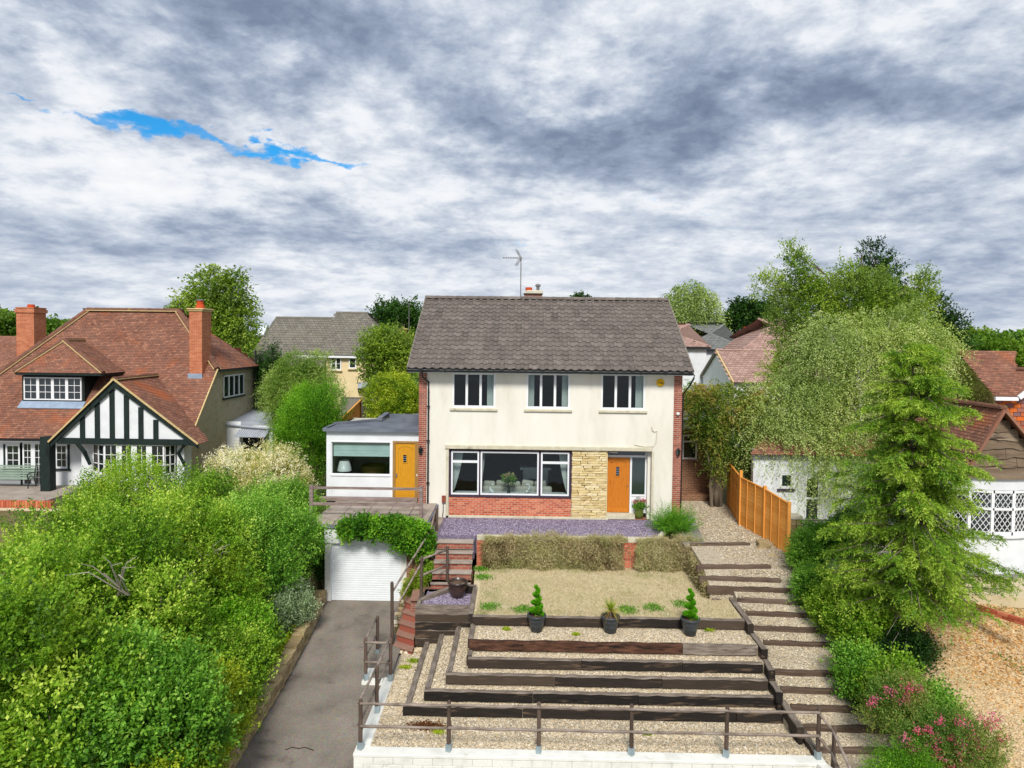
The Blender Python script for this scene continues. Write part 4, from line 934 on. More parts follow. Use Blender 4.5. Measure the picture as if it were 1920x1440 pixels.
def sleeper(par, a, b, wd=.13, ht=.25, mats=None, name='sleeper'):
    """a,b: ends of the top front/centre line of the piece"""
    a, b = Vector(a), Vector(b); _sc[0] += 1; ln = (b-a).length-.012
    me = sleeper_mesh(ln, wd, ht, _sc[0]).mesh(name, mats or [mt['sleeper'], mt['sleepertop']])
    o = link_mesh(name, me, par, (a+b)/2-Vector((0, 0, ht/2))); d = (b-a).normalized(); o.rotation_euler = d.to_track_quat('X', 'Z').to_euler(); return o
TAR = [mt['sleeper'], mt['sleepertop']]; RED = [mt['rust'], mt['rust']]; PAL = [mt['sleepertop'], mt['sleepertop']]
rows = [  # label, y, z, x0, x1, splits, mats
 ('blackened sleeper row at the front edge of the dry lawn, behind the three pots', 18.88, -.97, -1.32, 6.28, [.6, 2.7, 4.9], None),
 ('red-brown sleeper row, first below the row of potted plants', 17.83, -1.22, -1.33, 6.26, [4.3], [RED, PAL]),
 ('sleeper row second below the row of potted plants', 17.40, -1.47, -1.33, 6.26, [1.6, 4.2], None),
 ('sleeper row third below the potted plants, wider to the left', 17.02, -1.72, -1.86, 6.26, [.9, 3.6], None),
 ('sleeper row fourth below the potted plants, starting further left', 16.68, -1.97, -2.36, 6.34, [.35, 2.95], None),
 ('lowest and longest sleeper row beside the front gravel bed', 16.42, -2.22, -2.84, 6.42, [.1, 2.7, 5.3], None)]
for k, (lab, y, z, x0, x1, sp, mm) in enumerate(rows):
    t = thing('sleeper_retaining_row', lab, 'timber edging', ((x0+x1)/2, y, z-.25), 'rows of timber sleepers stepping down the slope')
    ed = [x0]+sp+[x1]
    for i in range(len(ed)-1):
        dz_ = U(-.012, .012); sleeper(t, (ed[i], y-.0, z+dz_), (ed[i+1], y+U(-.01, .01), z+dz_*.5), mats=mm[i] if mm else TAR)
    # gravel behind the row
    nxt = rows[k-1][1] if k else None
    if k: sheet('gravel_terrace', [(x0+.05, y+.03, z-.035), (6.32, y+.03, z-.035), (6.32, nxt+.0, z-.035), (x0+.05, nxt, z-.035)], mt['gravel'], .5)
sheet('gravel_terrace', [(-2.9, 16.45, -2.48), (6.62, 16.45, -2.48), (6.62, 15.0, -2.48), (-3.44, 15.0, -2.48), (-3.44, 20.0, -2.48), (-2.9, 20.0, -2.48)], mt['gravel'], .3)
# side sleepers running back from each row to the planter box
sides = [('sleeper on edge returning back from the left end of the third lowest row', -1.80, 17.02, -1.72), ('middle one of three long sleepers running back to the planter box', -2.30, 16.68, -1.97),
         ('leftmost long sleeper running back to the planter box', -2.74, 16.42, -2.22)]
for lab, x, y, z in sides:
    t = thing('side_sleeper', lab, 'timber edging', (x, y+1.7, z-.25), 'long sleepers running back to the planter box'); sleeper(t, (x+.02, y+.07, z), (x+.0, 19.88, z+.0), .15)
sheet('gravel_terrace', [(-1.8, 17.05, -1.764), (-1.2, 17.05, -1.764), (-1.2, 19.9, -1.764), (-1.8, 19.9, -1.764)], mt['gravel'], .3)
sheet('gravel_terrace', [(-2.3, 16.7, -2.014), (-1.78, 16.7, -2.014), (-1.78, 19.9, -2.014), (-2.3, 19.9, -2.014)], mt['gravel'], .3)
sheet('gravel_terrace', [(-2.74, 16.45, -2.264), (-2.28, 16.45, -2.264), (-2.28, 19.9, -2.264), (-2.74, 19.9, -2.264)], mt['gravel'], .3)
for (lab, x, y0, y1, z) in (('short sleeper at the left end of the potted plant strip', -1.30, 17.88, 18.82, -1.22), ('short sleeper stub under the left end of the red-brown row', -1.30, 17.46, 17.77, -1.47)):
    t = thing('side_sleeper', lab, 'timber edging', (x, y0, z-.25)); sleeper(t, (x, y0, z), (x, y1, z), .14)
t = thing('lawn_edge_sleeper', 'sleeper edging the lawn beside the brown glazed pot', 'timber edging', (-1.2, 20.3, -1.2)); sleeper(t, (-1.38, 18.9, -.96), (-1.40, 21.05, -.98), .15); sleeper(t, (-1.80, 21.1, -.93), (-1.36, 21.1, -.93), .12)
# planter box of stacked sleepers
BX = thing('sleeper_planter_box', 'tall planter box of stacked black sleepers holding the brown pot', 'planter', (-2, 20.4, -2.3))
bx0, bx1, by0, by1 = -3.10, -1.32, 19.94, 20.95
for k in range(5):
    z = -1.12-k*.245
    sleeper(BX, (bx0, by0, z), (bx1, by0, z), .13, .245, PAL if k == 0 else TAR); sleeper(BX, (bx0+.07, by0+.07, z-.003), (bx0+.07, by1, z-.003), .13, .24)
sheet('slate_planter_bed', [(bx0+.1, by0+.05, -1.2), (bx1+.05, by0+.05, -1.2), (bx1+.0, 21.4, -1.2), (bx0+.1, 21.4, -1.2)], mt['slategr'], .8)
t = thing('diagonal_sleeper', 'weathered sleeper laid diagonally beside the bottom of the upper steps', 'timber edging', (-2.4, 21.3, -1.2)); sleeper(t, (-3.03, 20.35, -1.1), (-2.25, 21.15, -1.02), .13, .16, PAL)
# right-hand edging stepping down beside the path
edges = [('upper edging sleeper on the right side of the dry lawn', (5.66, 22.95, -.93), (5.78, 20.45, -.93)), ('short cross sleeper at the notch in the right lawn edge', (5.78, 20.45, -.95), (6.38, 20.52, -.95)),
         ('edging sleeper at the right lawn corner beside the path', (6.37, 20.45, -.93), (6.33, 18.5, -.93)), ('edging sleeper right of the potted plants, beside the path', (6.39, 18.92, -1.2), (6.38, 17.56, -1.2)),
         ('short edging sleeper beside the path, third from the lawn corner', (6.42, 17.9, -1.47), (6.36, 16.97, -1.47)), ('edging sleeper beside the path, fourth from the lawn corner', (6.38, 17.4, -1.75), (6.36, 16.44, -1.75)),
         ('long edging sleeper beside the path just behind the railing', (6.50, 16.9, -2.02), (6.47, 15.45, -2.05)), ('lowest edging sleeper beside the path, ending at the white wall', (6.68, 16.6, -2.28), (6.66, 15.0, -2.33))]
for lab, a, b in edges:
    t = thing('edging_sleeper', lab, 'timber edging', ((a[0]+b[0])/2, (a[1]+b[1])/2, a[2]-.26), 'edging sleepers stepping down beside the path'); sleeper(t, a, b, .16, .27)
    MB().box(min(a[0], b[0])-.04, max(a[0], b[0])+.04, min(a[1], b[1])+.03, max(a[1], b[1])-.03 if abs(a[1]-b[1]) > .1 else a[1]+.05, -3.2, a[2]-.24).build('buried_sleeper', mt['sleeper'], t)
# stepped gravel path
steps = [(1293, 1400, 1018, 0.0), (1306, 1438, 1060, -.22), (1311, 1457, 1080, -.42), (1325, 1476, 1099, -.60), (1382, 1492, 1121, -.80), (1398, 1518, 1146, -1.0),
         (1411, 1547, 1174, -1.2), (1431, 1572, 1201, -1.4), (1450, 1585, 1256, -1.66), (1463, 1603, 1289, -1.87), (1482, 1628, 1322, -2.08), (1503, 1657, 1359, -2.32), (1522, 1688, 1401, -2.58)]
ordn = ['first', 'second', 'third', 'fourth', 'fifth', 'sixth', 'seventh', 'eighth', 'ninth', 'tenth', 'eleventh', 'twelfth', 'thirteenth']
SY = []; SL = []
def sly(k, x):
    if k >= len(SL): return 12.0
    a, b, c, d = SL[k]; return b+(d-b)*(x-a)/(c-a)
for k, (pa, pb, py, z) in enumerate(steps):
    a, b = P(pa, py, Z=z), P(pb, py+(5 if k > 1 else -1), Z=z); y = (a.y+b.y)/2; SY.append((y, z, a.x, b.x)); SL.append((a.x, a.y+.02, b.x, b.y+.02))
    t = thing('path_step', f'{ordn[k]} timber step from the top of the gravel path' if k else 'thin top timber step of the gravel path, at the end of the concrete strip', 'step', ((a.x+b.x)/2, y, z-.2), 'timber steps down the gravel path')
    sleeper(t, (a.x, a.y+.02, z), (b.x+.12, b.y+.02+(b.y-a.y)*.12/(b.x-a.x), z+U(-.01, .01)), .15 if k else .08, .20 if k else .1, [mt['stepwood'], mt['stepwood']])
for k in range(len(SY)):
    y, z = SY[k][0], SY[k][1]
    if k+1 < len(SY): y2, z2 = SY[k+1][0], SY[k+1][1]
    else: y2, z2 = 12.0, -2.8
    zt_ = z2-.035; x0 = 5.72 if y > 20.7 else 6.42
    sheet('gravel_path', [(x0, sly(k+1, x0)-.02, zt_), (9.35, sly(k+1, 9.35)-.02, zt_), (9.35, sly(k, 9.35)-.03, max(zt_, z-.10)), (x0, sly(k, x0)-.03, max(zt_, z-.10))], mt['gravelpale'] if k < 8 else mt['gravelpale'], .5)
sheet('gravel_path', [(5.5, sly(0, 5.5)-.02, -.035), (8.75, sly(0, 8.75)-.02, -.035), (8.6, 25, -.01), (8.5, 29.2, .0), (6.0, 29.2, .0)], mt['gravelpale'], .5)
sheet('concrete_strip', [(5.45, 22.85, .006), (6.2, 22.85, .006), (6.68, 26.4, .012), (6.2, 26.4, .012)], mt['grey_slab'], .08)
MB().box(5.9, 6.35, 21.0, 23.2, -1.3, -.5) 
# dark brick rear extension wall and its window
RX = thing('rear_brick_extension', 'brown brick rear extension at the end of the side path', 'extension', (7, 29.4, 0))
YR = 29.4; r0 = R4(1275, 866, 1362, 936, YR)
mb = MB(); wq = R4(1279, 815, 1307, 861, YR); wall_cells(mb, HX1-.2, 8.7, -.2, 3.15, YR, YR+.25, [wq]); mb.build('wall', mt['brick_brown'], RX)
window(RX, wq[0], wq[1], wq[2], wq[3], YR-.01, fr=.07, transom=[.72], glass=mt['dglass2'])
MB().box(HX1-.2, 8.9, YR-.2, 34, 3.15, 3.33).build('flat_roof', mt['felt'], RX); MB().box(HX1-.2, 8.9, YR-.24, YR-.2, 3.02, 3.36).build('fascia', mt['white'], RX)
solo(bev(MB().box(HX1+.05, 8.3, YR-.5, YR-.02, 0, .28).build('low_ledge', mt['brick_brown']), .02), 'low brick ledge against the rear brick wall', 'ledge')
# upper flight of steps beside the terrace
US = thing('upper_garden_steps', 'upper flight of concrete and brick steps left of the lawn', 'steps', (-1.95, 22, -1.2))
sx0, sx1 = -2.80, -1.57
ztr = [0.035, -.25, -.5, -.75, -1.0]; yf = [22.42, 22.20, 21.97, 21.70, 21.43]
for k in range(5):
    z, y = ztr[k], yf[k]; yb_ = yf[k-1] if k else 22.7
    bev(MB().box(sx0-.03*k*.5, sx1, y-.03, yb_+.02, z-.06, z).build('tread', mt['slab'], US), .008)
    MB().box(sx0-.03*k*.5+.02, sx1-.02, y+.02, yb_+.02, z-.26, z-.062).build('riser_core', mt['mortar_d'], US)
    brick_pieces(US, sx0-.03*k*.5+.02, sx1-.02, z-.25, z-.065, y+.025, mt['brick'], .225, .078)
MB().box(sx0-.05, sx1, 21.5, 22.7, -3.2, -1.0).build('foundation', mt['brick_w'], US)
for k, (z, pts) in enumerate([(-1.2, [(-3.05, 21.3), (-1.5, 21.6), (-2.0, 21.75), (-3.05, 22.0)]), ]):
    MB().prism([(x, y, z-.06) for x, y in [(-3.35, 20.55), (-3.0, 20.55), (-2.2, 21.15), (-1.7, 21.4), (-2.85, 21.65), (-3.4, 21.45)]], (0, 0, .06)).build('winder_tread', mt['redslab'], US)
MB().prism([(x, y, -3.2) for x, y in [(-3.35, 20.65), (-3.0, 20.65), (-2.2, 21.2), (-2.85, 21.6), (-3.4, 21.45)]], (0, 0, 1.93)).build('winder_base', mt['brick_w'], US)
LS = thing('lower_garden_steps', 'lower red paved steps between the planter box and driveway railing', 'steps', (-3.2, 20.4, -2.4))
for k in range(5):
    z = -1.40-.235*k; yb_ = 20.95-.26*k; a, b = (-3.62-.03*k, yb_-.02), (-3.12, yb_-.36)
    bev(MB().prism([(a[0], a[1]-.0, z-.05), (b[0], b[1], z-.05), (b[0], b[1]+.42, z-.05), (a[0], a[1]+.4, z-.05)], (0, 0, .05)).build('tread', mt['redslab'], LS), .006)
    MB().prism([(a[0]+.02, a[1]+.03, z-.24), (b[0], b[1]+.03, z-.24), (b[0], b[1]+.42, z-.24), (a[0]+.02, a[1]+.4, z-.24)], (0, 0, .188)).build('riser', mt['brick'], LS)
MB().box(-3.6, -3.12, 19.9, 20.9, -3.2, -2.42).build('foundation', mt['brick_w'], LS)
# bank soil left of the steps and beneath
structure(MB().prism([(-3.85, 20.6, -3.2), (-3.85, 20.6, -2.3), (-3.85, 21.2, -1.9), (-3.85, 22.3, -1.2), (-3.85, 22.3, -3.2)], (.85, 0, 0)).build('planted_bank', mt['soil']))
# white front wall (L-shaped) ------------------------------------------
FW = thing('white_front_wall', 'low white painted block wall along the front and left of the gravel bed', 'wall', (1.8, 15.2, -3.3))
wz = -2.45
bev(MB().box(-3.66, 6.78, 14.75, 15.05, -2.53, wz).build('coping', mt['whitepaint'], FW), .012)
MB().box(-3.64, 6.76, 14.78, 15.03, -4, -2.532).build('wall_core', mt['mortar'], FW)
for r in range(3):
    z = -2.535-.16*(r+1); x = -3.65-(.22 if r % 2 else 0)
    while x < 6.76:
        a, b = max(x, -3.65), min(x+.44, 6.76); x += .44
        if b-a > .05: bev(MB().box(a+.003, b-.003, 14.765-U(0, .003), 14.9, z+.003, z+.157).build('block', mt['whitepaint'], FW), .006)
bev(MB().prism([(-3.66, 15.055, -2.53), (-3.34, 15.055, -2.53), (-3.40, 18.2, -2.53), (-3.66, 18.2, -2.53)], (0, 0, .076)).build('side_coping', mt['whitepaint'], FW), .012)
MB().box(-3.64, -3.42, 15.05, 18.2, -4, -2.532).build('side_core', mt['whitepaint'], FW)
MB().box(-4.22, -3.67, 17.93, 18.15, -3.2, wz-.008).build('return_coping', mt['whitepaint'], FW)
MB().box(-4.22, -4.02, 18.16, 19.7, -3.2, wz-.02).build('outer_low_wall', mt['whitepaint'], FW)
MB().prism([(6.55, 14.74, wz-.004), (6.79, 14.74, wz-.004), (7.15, 13.6, wz-.004), (6.95, 13.6, wz-.004)], (0, 0, -1.5)).build('right_return', mt['whitepaint'], FW)
structure(MB().box(-4.01, -3.12, 18.22, 20.2, -3.2, -2.52).build('landing', mt['grey_slab']))
# post and rail fences ---------------------------------------------------
pme_ = {}
def pr_fence(lab, posts, rails, grp='post and rail railings', height=1.15, r=.045, shoe=True, cat='railing', square=False):
    t = thing('post_and_rail_fence', lab, cat, posts[0][:3], grp)
    for q in posts:
        x, y, z = q[:3]; h = q[3] if len(q) > 3 else height; key = round(h, 2)
        if key not in pme_:
            pme_[key] = MB().lathe((0, 0, 0), [(r*1.05, 0), (r*1.08, h*.3), (r, h*.6), (r*1.04, h-.1), (r*1.0, h-.03), (r*.6, h-.0), (0, h)], 9, t=0).mesh('post', mt['post'], smooth=True)
        po = link_mesh('post', pme_[key], t, (x, y, z)); po.rotation_euler = (U(-.012, .012), U(-.012, .012), U(0, 6))
        if shoe:
            if 'shoe' not in pme_: pme_['shoe'] = MB().box(-.055, .055, -.055, .055, 0, .17, t=0).mesh('post_shoe', mt['galv'])
            s_ = link_mesh('post_shoe', pme_['shoe'], po); s_.location = (0, 0, 0)
    for a, b in rails:
        a, b = Vector(a), Vector(b); n = max(2, int((b-a).length/.5)); side = Vector((0, -.05, 0)) if abs((b-a).normalized().x) > .7 else Vector((-.045, 0, 0))
        pts = [a+(b-a)*k/n+Vector((0, 0, U(-.010, .010)))+side for k in range(n+1)]
        MB().tube(pts, [.032*U(.88, 1.1) for _ in pts], 7).build('rail', mt['rail'], t, smooth=True)
    return t
fy = 14.93
fpx = [P(p, q, Z=wz).x for p, q in ((676, 1404), (841, 1408), (1010, 1410), (1183, 1412), (1360, 1416), (1530, 1418))]
fp = [(x, fy, wz) for x in fpx]
pr_fence('long front railing of six posts standing on the white wall', fp, [((fp[i][0], fy, wz+h), (fp[i+1][0], fy, wz+h+U(-.01, .01))) for i in range(5) for h in (1.06, .55)])
s1 = (-3.49, 16.45, wz); s2 = (-3.46, 18.02, wz); s3 = (-4.13, 18.04, wz); s4 = (-4.12, 19.5, wz)
pr_fence('short side railing running back from the front left corner along the driveway', [s1, s2], [((fpx[0], fy, wz+h), (s1[0], s1[1], wz+h)) for h in (1.06, .55)]+[((s1[0], s1[1], wz+h), (s2[0], s2[1], wz+h)) for h in (1.06, .55)])
pr_fence('small railing around the foot of the lower steps at the driveway edge', [s3, s4], [((s2[0], s2[1], wz+h), (s3[0], s3[1], wz+h)) for h in (1.05, .5)]+[((s3[0], s3[1], wz+h), (s4[0], s4[1], wz+h)) for h in (1.05, .55)])
e1 = (6.90, 14.75, -2.95, 1.35); e2 = (6.9, 13.3, -3.4, 1.2)
pr_fence('lower right railing descending towards the street', [e1, e2], [((fpx[5], fy, wz+1.06), (6.9, 14.75, -1.68)), ((fpx[5], fy, wz+.55), (6.9, 14.75, -2.2)), ((6.9, 14.75, -1.68), (6.95, 13.3, -2.35)), ((6.9, 14.75, -2.2), (6.95, 13.3, -2.9))], shoe=False)
def PP(px, pyt, pyb, Y): a, b = P(px, pyt, Y), P(px, pyb, Y); return (a.x, Y, b.z, a.z-b.z)
q5 = PP(819, 953, 1004, 23.7); q4 = PP(810, 992, 1078, 22.5); q1 = PP(736, 1091, 1212, 20.0); q3 = PP(839, 1024, 1104, 21.6); q2 = PP(790, 1043, 1128, 20.5)
def T(q, d=.06): return Vector((q[0], q[1], q[2]+q[3]-d))
pr_fence('handrail climbing beside the garden steps from driveway to terrace', [q5, q4, q1], [(T(q5), T(q4, .0)), (T(q4, .04), P(739, 1109, 20.0)), (T(q5, .5), T(q4, .55)), (T(q4, .6), P(742, 1146, 20.0))], shoe=False, r=.05)
pr_fence('short weathered railing between the pot and the upper steps', [q2, q3], [(T(q2, .12), T(q3, .12)), (T(q2, .62), T(q3, .62))], shoe=False)
DR = thing('deck_railing', 'square weathered timber railing along the garage roof deck', 'railing', (dxl, 23.4, dz))
for px in (584, 789.5):
    a = P(px, 940, 23.4); MB().box(a.x-.06, a.x+.06, 23.34, 23.46, dz, dz+1.12).build('post', mt['deckboard'], DR)
xa_, xb_ = P(584, 940, 23.4).x, P(789, 940, 23.4).x
MB().box(xa_+.06, xb_-.06, 23.36, 23.43, dz+.99, dz+1.07).build('rail', mt['deckboard'], DR); MB().box(xa_+.06, xb_-.06, 23.36, 23.43, dz+.42, dz+.52).build('rail', mt['deckboard'], DR)

solo(MB().box(ex0-.2, HX0-.05, YE-.32, YE-.06, dz+.02, dz+.14).build('deck_kerb_timber', mt['deckboard']), 'weathered timber lying along the foot of the white extension', 'timber')
MB2 = thing('terrace_landing', 'small grey paved landing between the deck and slate terrace', 'landing', (-3.2, 24, 0)); MB().box(-3.6, -2.9, 22.9, YF-.05, -.6, .02).build('paving', mt['slab'], MB2); MB().box(-3.55, -2.88, 22.55, 22.9, -2.6, -.06).build('brick_face', mt['brick_w'], MB2)
# planted pots -------------------------------------------------------------
def pot(lab, px, py, z, grp, build):
    p = P(px, py, Z=z); t = thing('plant_pot', lab, 'potted plant', (p.x, p.y+.2, z), grp); c = (p.x, p.y+.2, z)
    r = .235; h = .47
    MB().lathe(c, [(r*.62, 0), (r*.68, .01), (r*.80, h*.35), (r*.83, h*.36), (r*.83, h*.40), (r*.92, h*.62), (r*.95, h*.63), (r*.95, h*.67), (r*.98, h*.85), (r*1.12, h*.88), (r*1.14, h*.97), (r*1.1, h), (r*.98, h), (r*.94, h*.86)], 28).build('pot', mt['pot'], t, smooth=True)
    MB().lathe(c, [(0, h*.90), (r*.99, h*.87)], 20).build('compost', mt['compost'], t)
    build(t, Vector(c)+Vector((0, 0, h*.88))); return t
# leaves as numpy clouds ------------------------------------------------------
RNG = np.random.default_rng(11)
def unit(v): return v/np.maximum(np.linalg.norm(v, axis=1, keepdims=True), 1e-6)
def leafcloud(name, pos, dirs, size, width, tint, m, parent=None, flat=.5, fold=.0, upbias=None):
    """pos: leaf base, dirs: leaf axis; one rhombic leaf face each"""
    n = len(pos); o = np.array(org(parent)) if parent is not None else np.zeros(3); pos = pos-o
    a = unit(dirs); rnv = RNG.normal(size=(n, 3)); up = np.array([0, 0, 1.0])*(flat*2 if upbias is None else upbias)
    nn = unit(rnv+up); b = unit(np.cross(nn, a)); nn = unit(np.cross(a, b))
    s = (size*(.65+.7*RNG.random(n)))[:, None]; wd = s*width
    v = np.empty((n, 4, 3)); v[:, 0] = pos; v[:, 1] = pos+a*s*.5+b*wd*.5+nn*s*.06; v[:, 2] = pos+a*s; v[:, 3] = pos+a*s*.5-b*wd*.5+nn*s*.06
    me = bpy.data.meshes.new(name); me.vertices.add(n*4); me.vertices.foreach_set('co', v.reshape(-1).astype(np.float32))
    me.loops.add(n*4); me.loops.foreach_set('vertex_index', np.arange(n*4, dtype=np.int32)); me.polygons.add(n)
    me.polygons.foreach_set('loop_start', np.arange(0, n*4, 4, dtype=np.int32)); me.update(calc_edges=True)
    at = me.attributes.new('tint', 'FLOAT', 'FACE'); at.data.foreach_set('value', np.clip(tint, 0, 1).astype(np.float32))
    me.materials.append(m); me.validate(verbose=False)
    return link_mesh(name, me, parent)
def lump(d, seed, k=2.2, amt=.35):
    out = np.zeros(len(d)); q = d*k+seed*7.3
    out += np.sin(q[:, 0]*1.7+q[:, 1]*1.1+seed)*np.sin(q[:, 1]*1.9-q[:, 2]*1.3+seed*2.1)
    out += .6*np.sin(q[:, 0]*3.7+q[:, 2]*3.1+seed*1.7)*np.sin(q[:, 1]*4.1+q[:, 0]*1.3)
    out += .35*np.sin(q[:, 0]*7.9-q[:, 1]*6.1+seed)*np.sin(q[:, 2]*8.3+seed*3)
    return 1+amt*out*.6
def sprays(base, sdir, k, slen, spread, leaf, width, tint0, droop=0., leafdir=.7, jit=.03):
    """k leaves strung along each spray"""
    n = len(base); t = np.tile((np.arange(k)+.5)/k, n)+RNG.uniform(-.4/k, .4/k, n*k); B = np.repeat(base, k, 0); S = np.repeat(sdir, k, 0); Ln = np.repeat(slen, k)[:, None]
    p = B+S*t[:, None]*Ln+RNG.normal(size=(n*k, 3))*jit; p[:, 2] -= droop*(t**2)*Ln[:, 0]
    d = unit(S*leafdir+RNG.normal(size=(n*k, 3))*spread+np.array([0, 0, -droop*.6]))
    ti = np.repeat(tint0, k)+RNG.normal(size=n*k)*.13+(t-.5)*.18
    return p, d, ti
def blobfoliage(name, parent, blobs, nspray, k, slen, leaf, width, m, seed=1, up=.5, spread=.7, droop=0., shell=.55, lumpk=2.2, lamt=.35, gz=None, tb=.45, tv=.16, flat=.5, jit=.03):
    """blobs: (cx,cy,cz,rx,ry,rz). Sprays fill lumpy shells of the blobs"""
    vol = np.array([b[3]*b[4]+b[4]*b[5]+b[3]*b[5] for b in blobs]); cnt = np.maximum(4, (nspray*vol/vol.sum()).astype(int)); P_, D_, T_ = [], [], []
    for i, (b, c) in enumerate(zip(blobs, cnt)):
        d = unit(RNG.normal(size=(c, 3))); r = lump(d, seed+i*.37, lumpk, lamt)*(shell+(1-shell)*RNG.random(c)**.6)
        p = np.array(b[:3])+d*np.array(b[3:6])*r[:, None]; sd = unit(d*(1-up)+np.array([0, 0, up])+RNG.normal(size=(c, 3))*.28)
        # clumps of lighter and darker growth
        cl = np.sin(p[:, 0]*2.9+seed)*np.sin(p[:, 1]*2.3+seed*2)*np.sin(p[:, 2]*3.1+seed*3)
        P_.append(p); D_.append(sd); T_.append(tb+(tv*1.1*math.sin(i*2.4+seed*1.3) if i else -tv*.3)+tv*cl*.9+RNG.normal(size=c)*tv*.6)
    p, d, t = np.concatenate(P_), np.concatenate(D_), np.concatenate(T_)
    if gz is not None: keep = p[:, 2] > gz; p, d, t = p[keep], d[keep], t[keep]
    pp, dd_, tt = sprays(p, d, k, slen*(.6+.8*RNG.random(len(p))), spread, leaf, width, t, droop, jit=jit)
    return leafcloud(name, pp, dd_, leaf, width, tt, m, parent, flat)
def stems(parent, base, tips, r=.05, m=None, name='stem', bend=.25, joined=True):
    mb = MB()
    for tp in tips:
        a, b = Vector(base), Vector(tp); mid = (a+b)/2+Vector((U(-1, 1), U(-1, 1), U(0, .6)))*(b-a).length*bend*.5
        pts = [a*(1-s)**2+mid*2*s*(1-s)+b*s*s for s in (0, .2, .4, .6, .8, 1)]; mb.tube(pts, [r*(1-.78*s) for s in (0, .2, .4, .6, .8, 1)], 6)
    return mb.build(name, m or mt['bark'], parent, smooth=True)
def spiral(t, c):
    n = 420; f = np.linspace(0, 1, n); pos = []; 
    ang = f*2*math.pi*3.6; rad = .17*(1-f*.72)
    ctr = np.stack([c.x+np.cos(ang)*rad*.55, c.y+np.sin(ang)*rad*.55, c.z+.04+f*.78], 1)
    base = np.repeat(ctr, 11, 0)+unit(RNG.normal(size=(n*11, 3)))*np.repeat(rad*.62, 11)[:, None]*np.array([1, 1, .62])
    dr = unit(base-np.repeat(ctr, 11, 0)+np.array([0, 0, .08])); leafcloud('foliage', base, dr, .05, .55, .5+RNG.normal(size=len(base))*.2, L['topi'], t, .3)
    MB().tube([c, c+Vector((0, 0, .6))], .015, 6).build('stem', mt['bark'], t)
def cordy(t, c):
    top = c+Vector((0, 0, .20)); MB().tube([c-Vector((0, 0, .02)), top], [.028, .022], 7).build('stem', mt['bark'], t)
    mb = MB()
    for k in range(110):
        th = U(0, 6.28); e = U(-.25, 1.45); d = Vector((math.cos(th)*math.cos(e), math.sin(th)*math.cos(e), math.sin(e))); ln = U(.34, .5); s = d.cross(Vector((0, 0, 1))).normalized()*.011
        vs = []
        for q in (0, .35, .7, 1.0): p = top+d*ln*q-Vector((0, 0, .16*q*q*(1.1-math.sin(e)*.8)*ln*2)); w_ = s*(1.25 if q < .6 else .8)*(1-q*.9); vs += [p-w_, p+w_]
        mb.add(vs, [(2*i, 2*i+1, 2*i+3, 2*i+2) for i in range(3)], t=min(1, max(0, .85-e*.45+U(-.2, .2))))
    mb.build('strap_leaves', L['cord'], t)
pot('dark pot with a clipped spiral conifer, leftmost of the three pots', 1006, 1189, -1.255, 'dark pots standing on the gravel strip', spiral)
pot('dark pot with a spiky cordyline, between the two spiral conifers', 1146, 1191, -1.255, 'dark pots standing on the gravel strip', cordy)
pot('dark pot with a clipped spiral conifer, rightmost of the three pots', 1297, 1196, -1.255, 'dark pots standing on the gravel strip', spiral)
p = P(857, 1124, Z=-1.2); BP = thing('glazed_pot', 'big brown glazed pot with dry soil on the planter box', 'plant pot', (p.x, p.y+.15, -1.2)); c = (p.x, p.y+.18, -1.2)
MB().lathe(c, [(.15, 0), (.17, .01), (.24, .15), (.285, .35), (.27, .44), (.29, .455), (.315, .46), (.32, .50), (.29, .52), (.26, .50), (.25, .40)], 32).build('pot', mt['potbrown'], BP, smooth=True)
MB().lathe(c, [(0, .46), (.26, .43)], 20).build('compost', mt['compost'], BP)
p = P(1199, 974, Z=0); GP = thing('flower_pot', 'green pot of pink geraniums beside the front door', 'potted plant', (p.x, p.y+.1, 0)); c = (p.x, p.y+.15, 0)
MB().lathe(c, [(.09, 0), (.15, .06), (.185, .18), (.16, .32), (.17, .36), (.19, .37), (.17, .39), (.14, .36)], 24).build('pot', mt['potgreen'], GP, smooth=True)
blobfoliage('foliage', GP, [(c[0], c[1], .47, .2, .18, .14)], 90, 8, .1, .06, .8, L['deep'], 3, .6)
blobfoliage('flowers', GP, [(c[0]-.13, c[1], .62, .06, .05, .04), (c[0]+.10, c[1], .62, .09, .06, .06), (c[0]+.17, c[1]-.02, .68, .06, .05, .04)], 50, 7, .05, .035, .9, L['flower'], 4, .6)
VS = thing('flower_vase', 'glass vase of yellow and green flowers on the living room windowsill', 'vase', (P(954, 925, yr+.4).x, yr+.4, sz0)); vp = P(954, 900, yr+.4)
MB().lathe((vp.x, yr+.4, sz0+.0), [(.06, 0), (.07, .1), (.05, .2), (.08, .3)], 14).build('vase', mt['dglass2'], VS)
blobfoliage('foliage', VS, [(vp.x, yr+.4, vp.z+.02, .24, .15, .16)], 70, 8, .12, .07, .6, L['lime'], 5, .5)
blobfoliage('flowers', VS, [(vp.x, yr+.38, vp.z+.12, .24, .12, .10)], 40, 5, .05, .05, .9, leafmat('petal_cream', ['e0c890', 'e8b8a0', 'e8dcb0']), 6, .5)
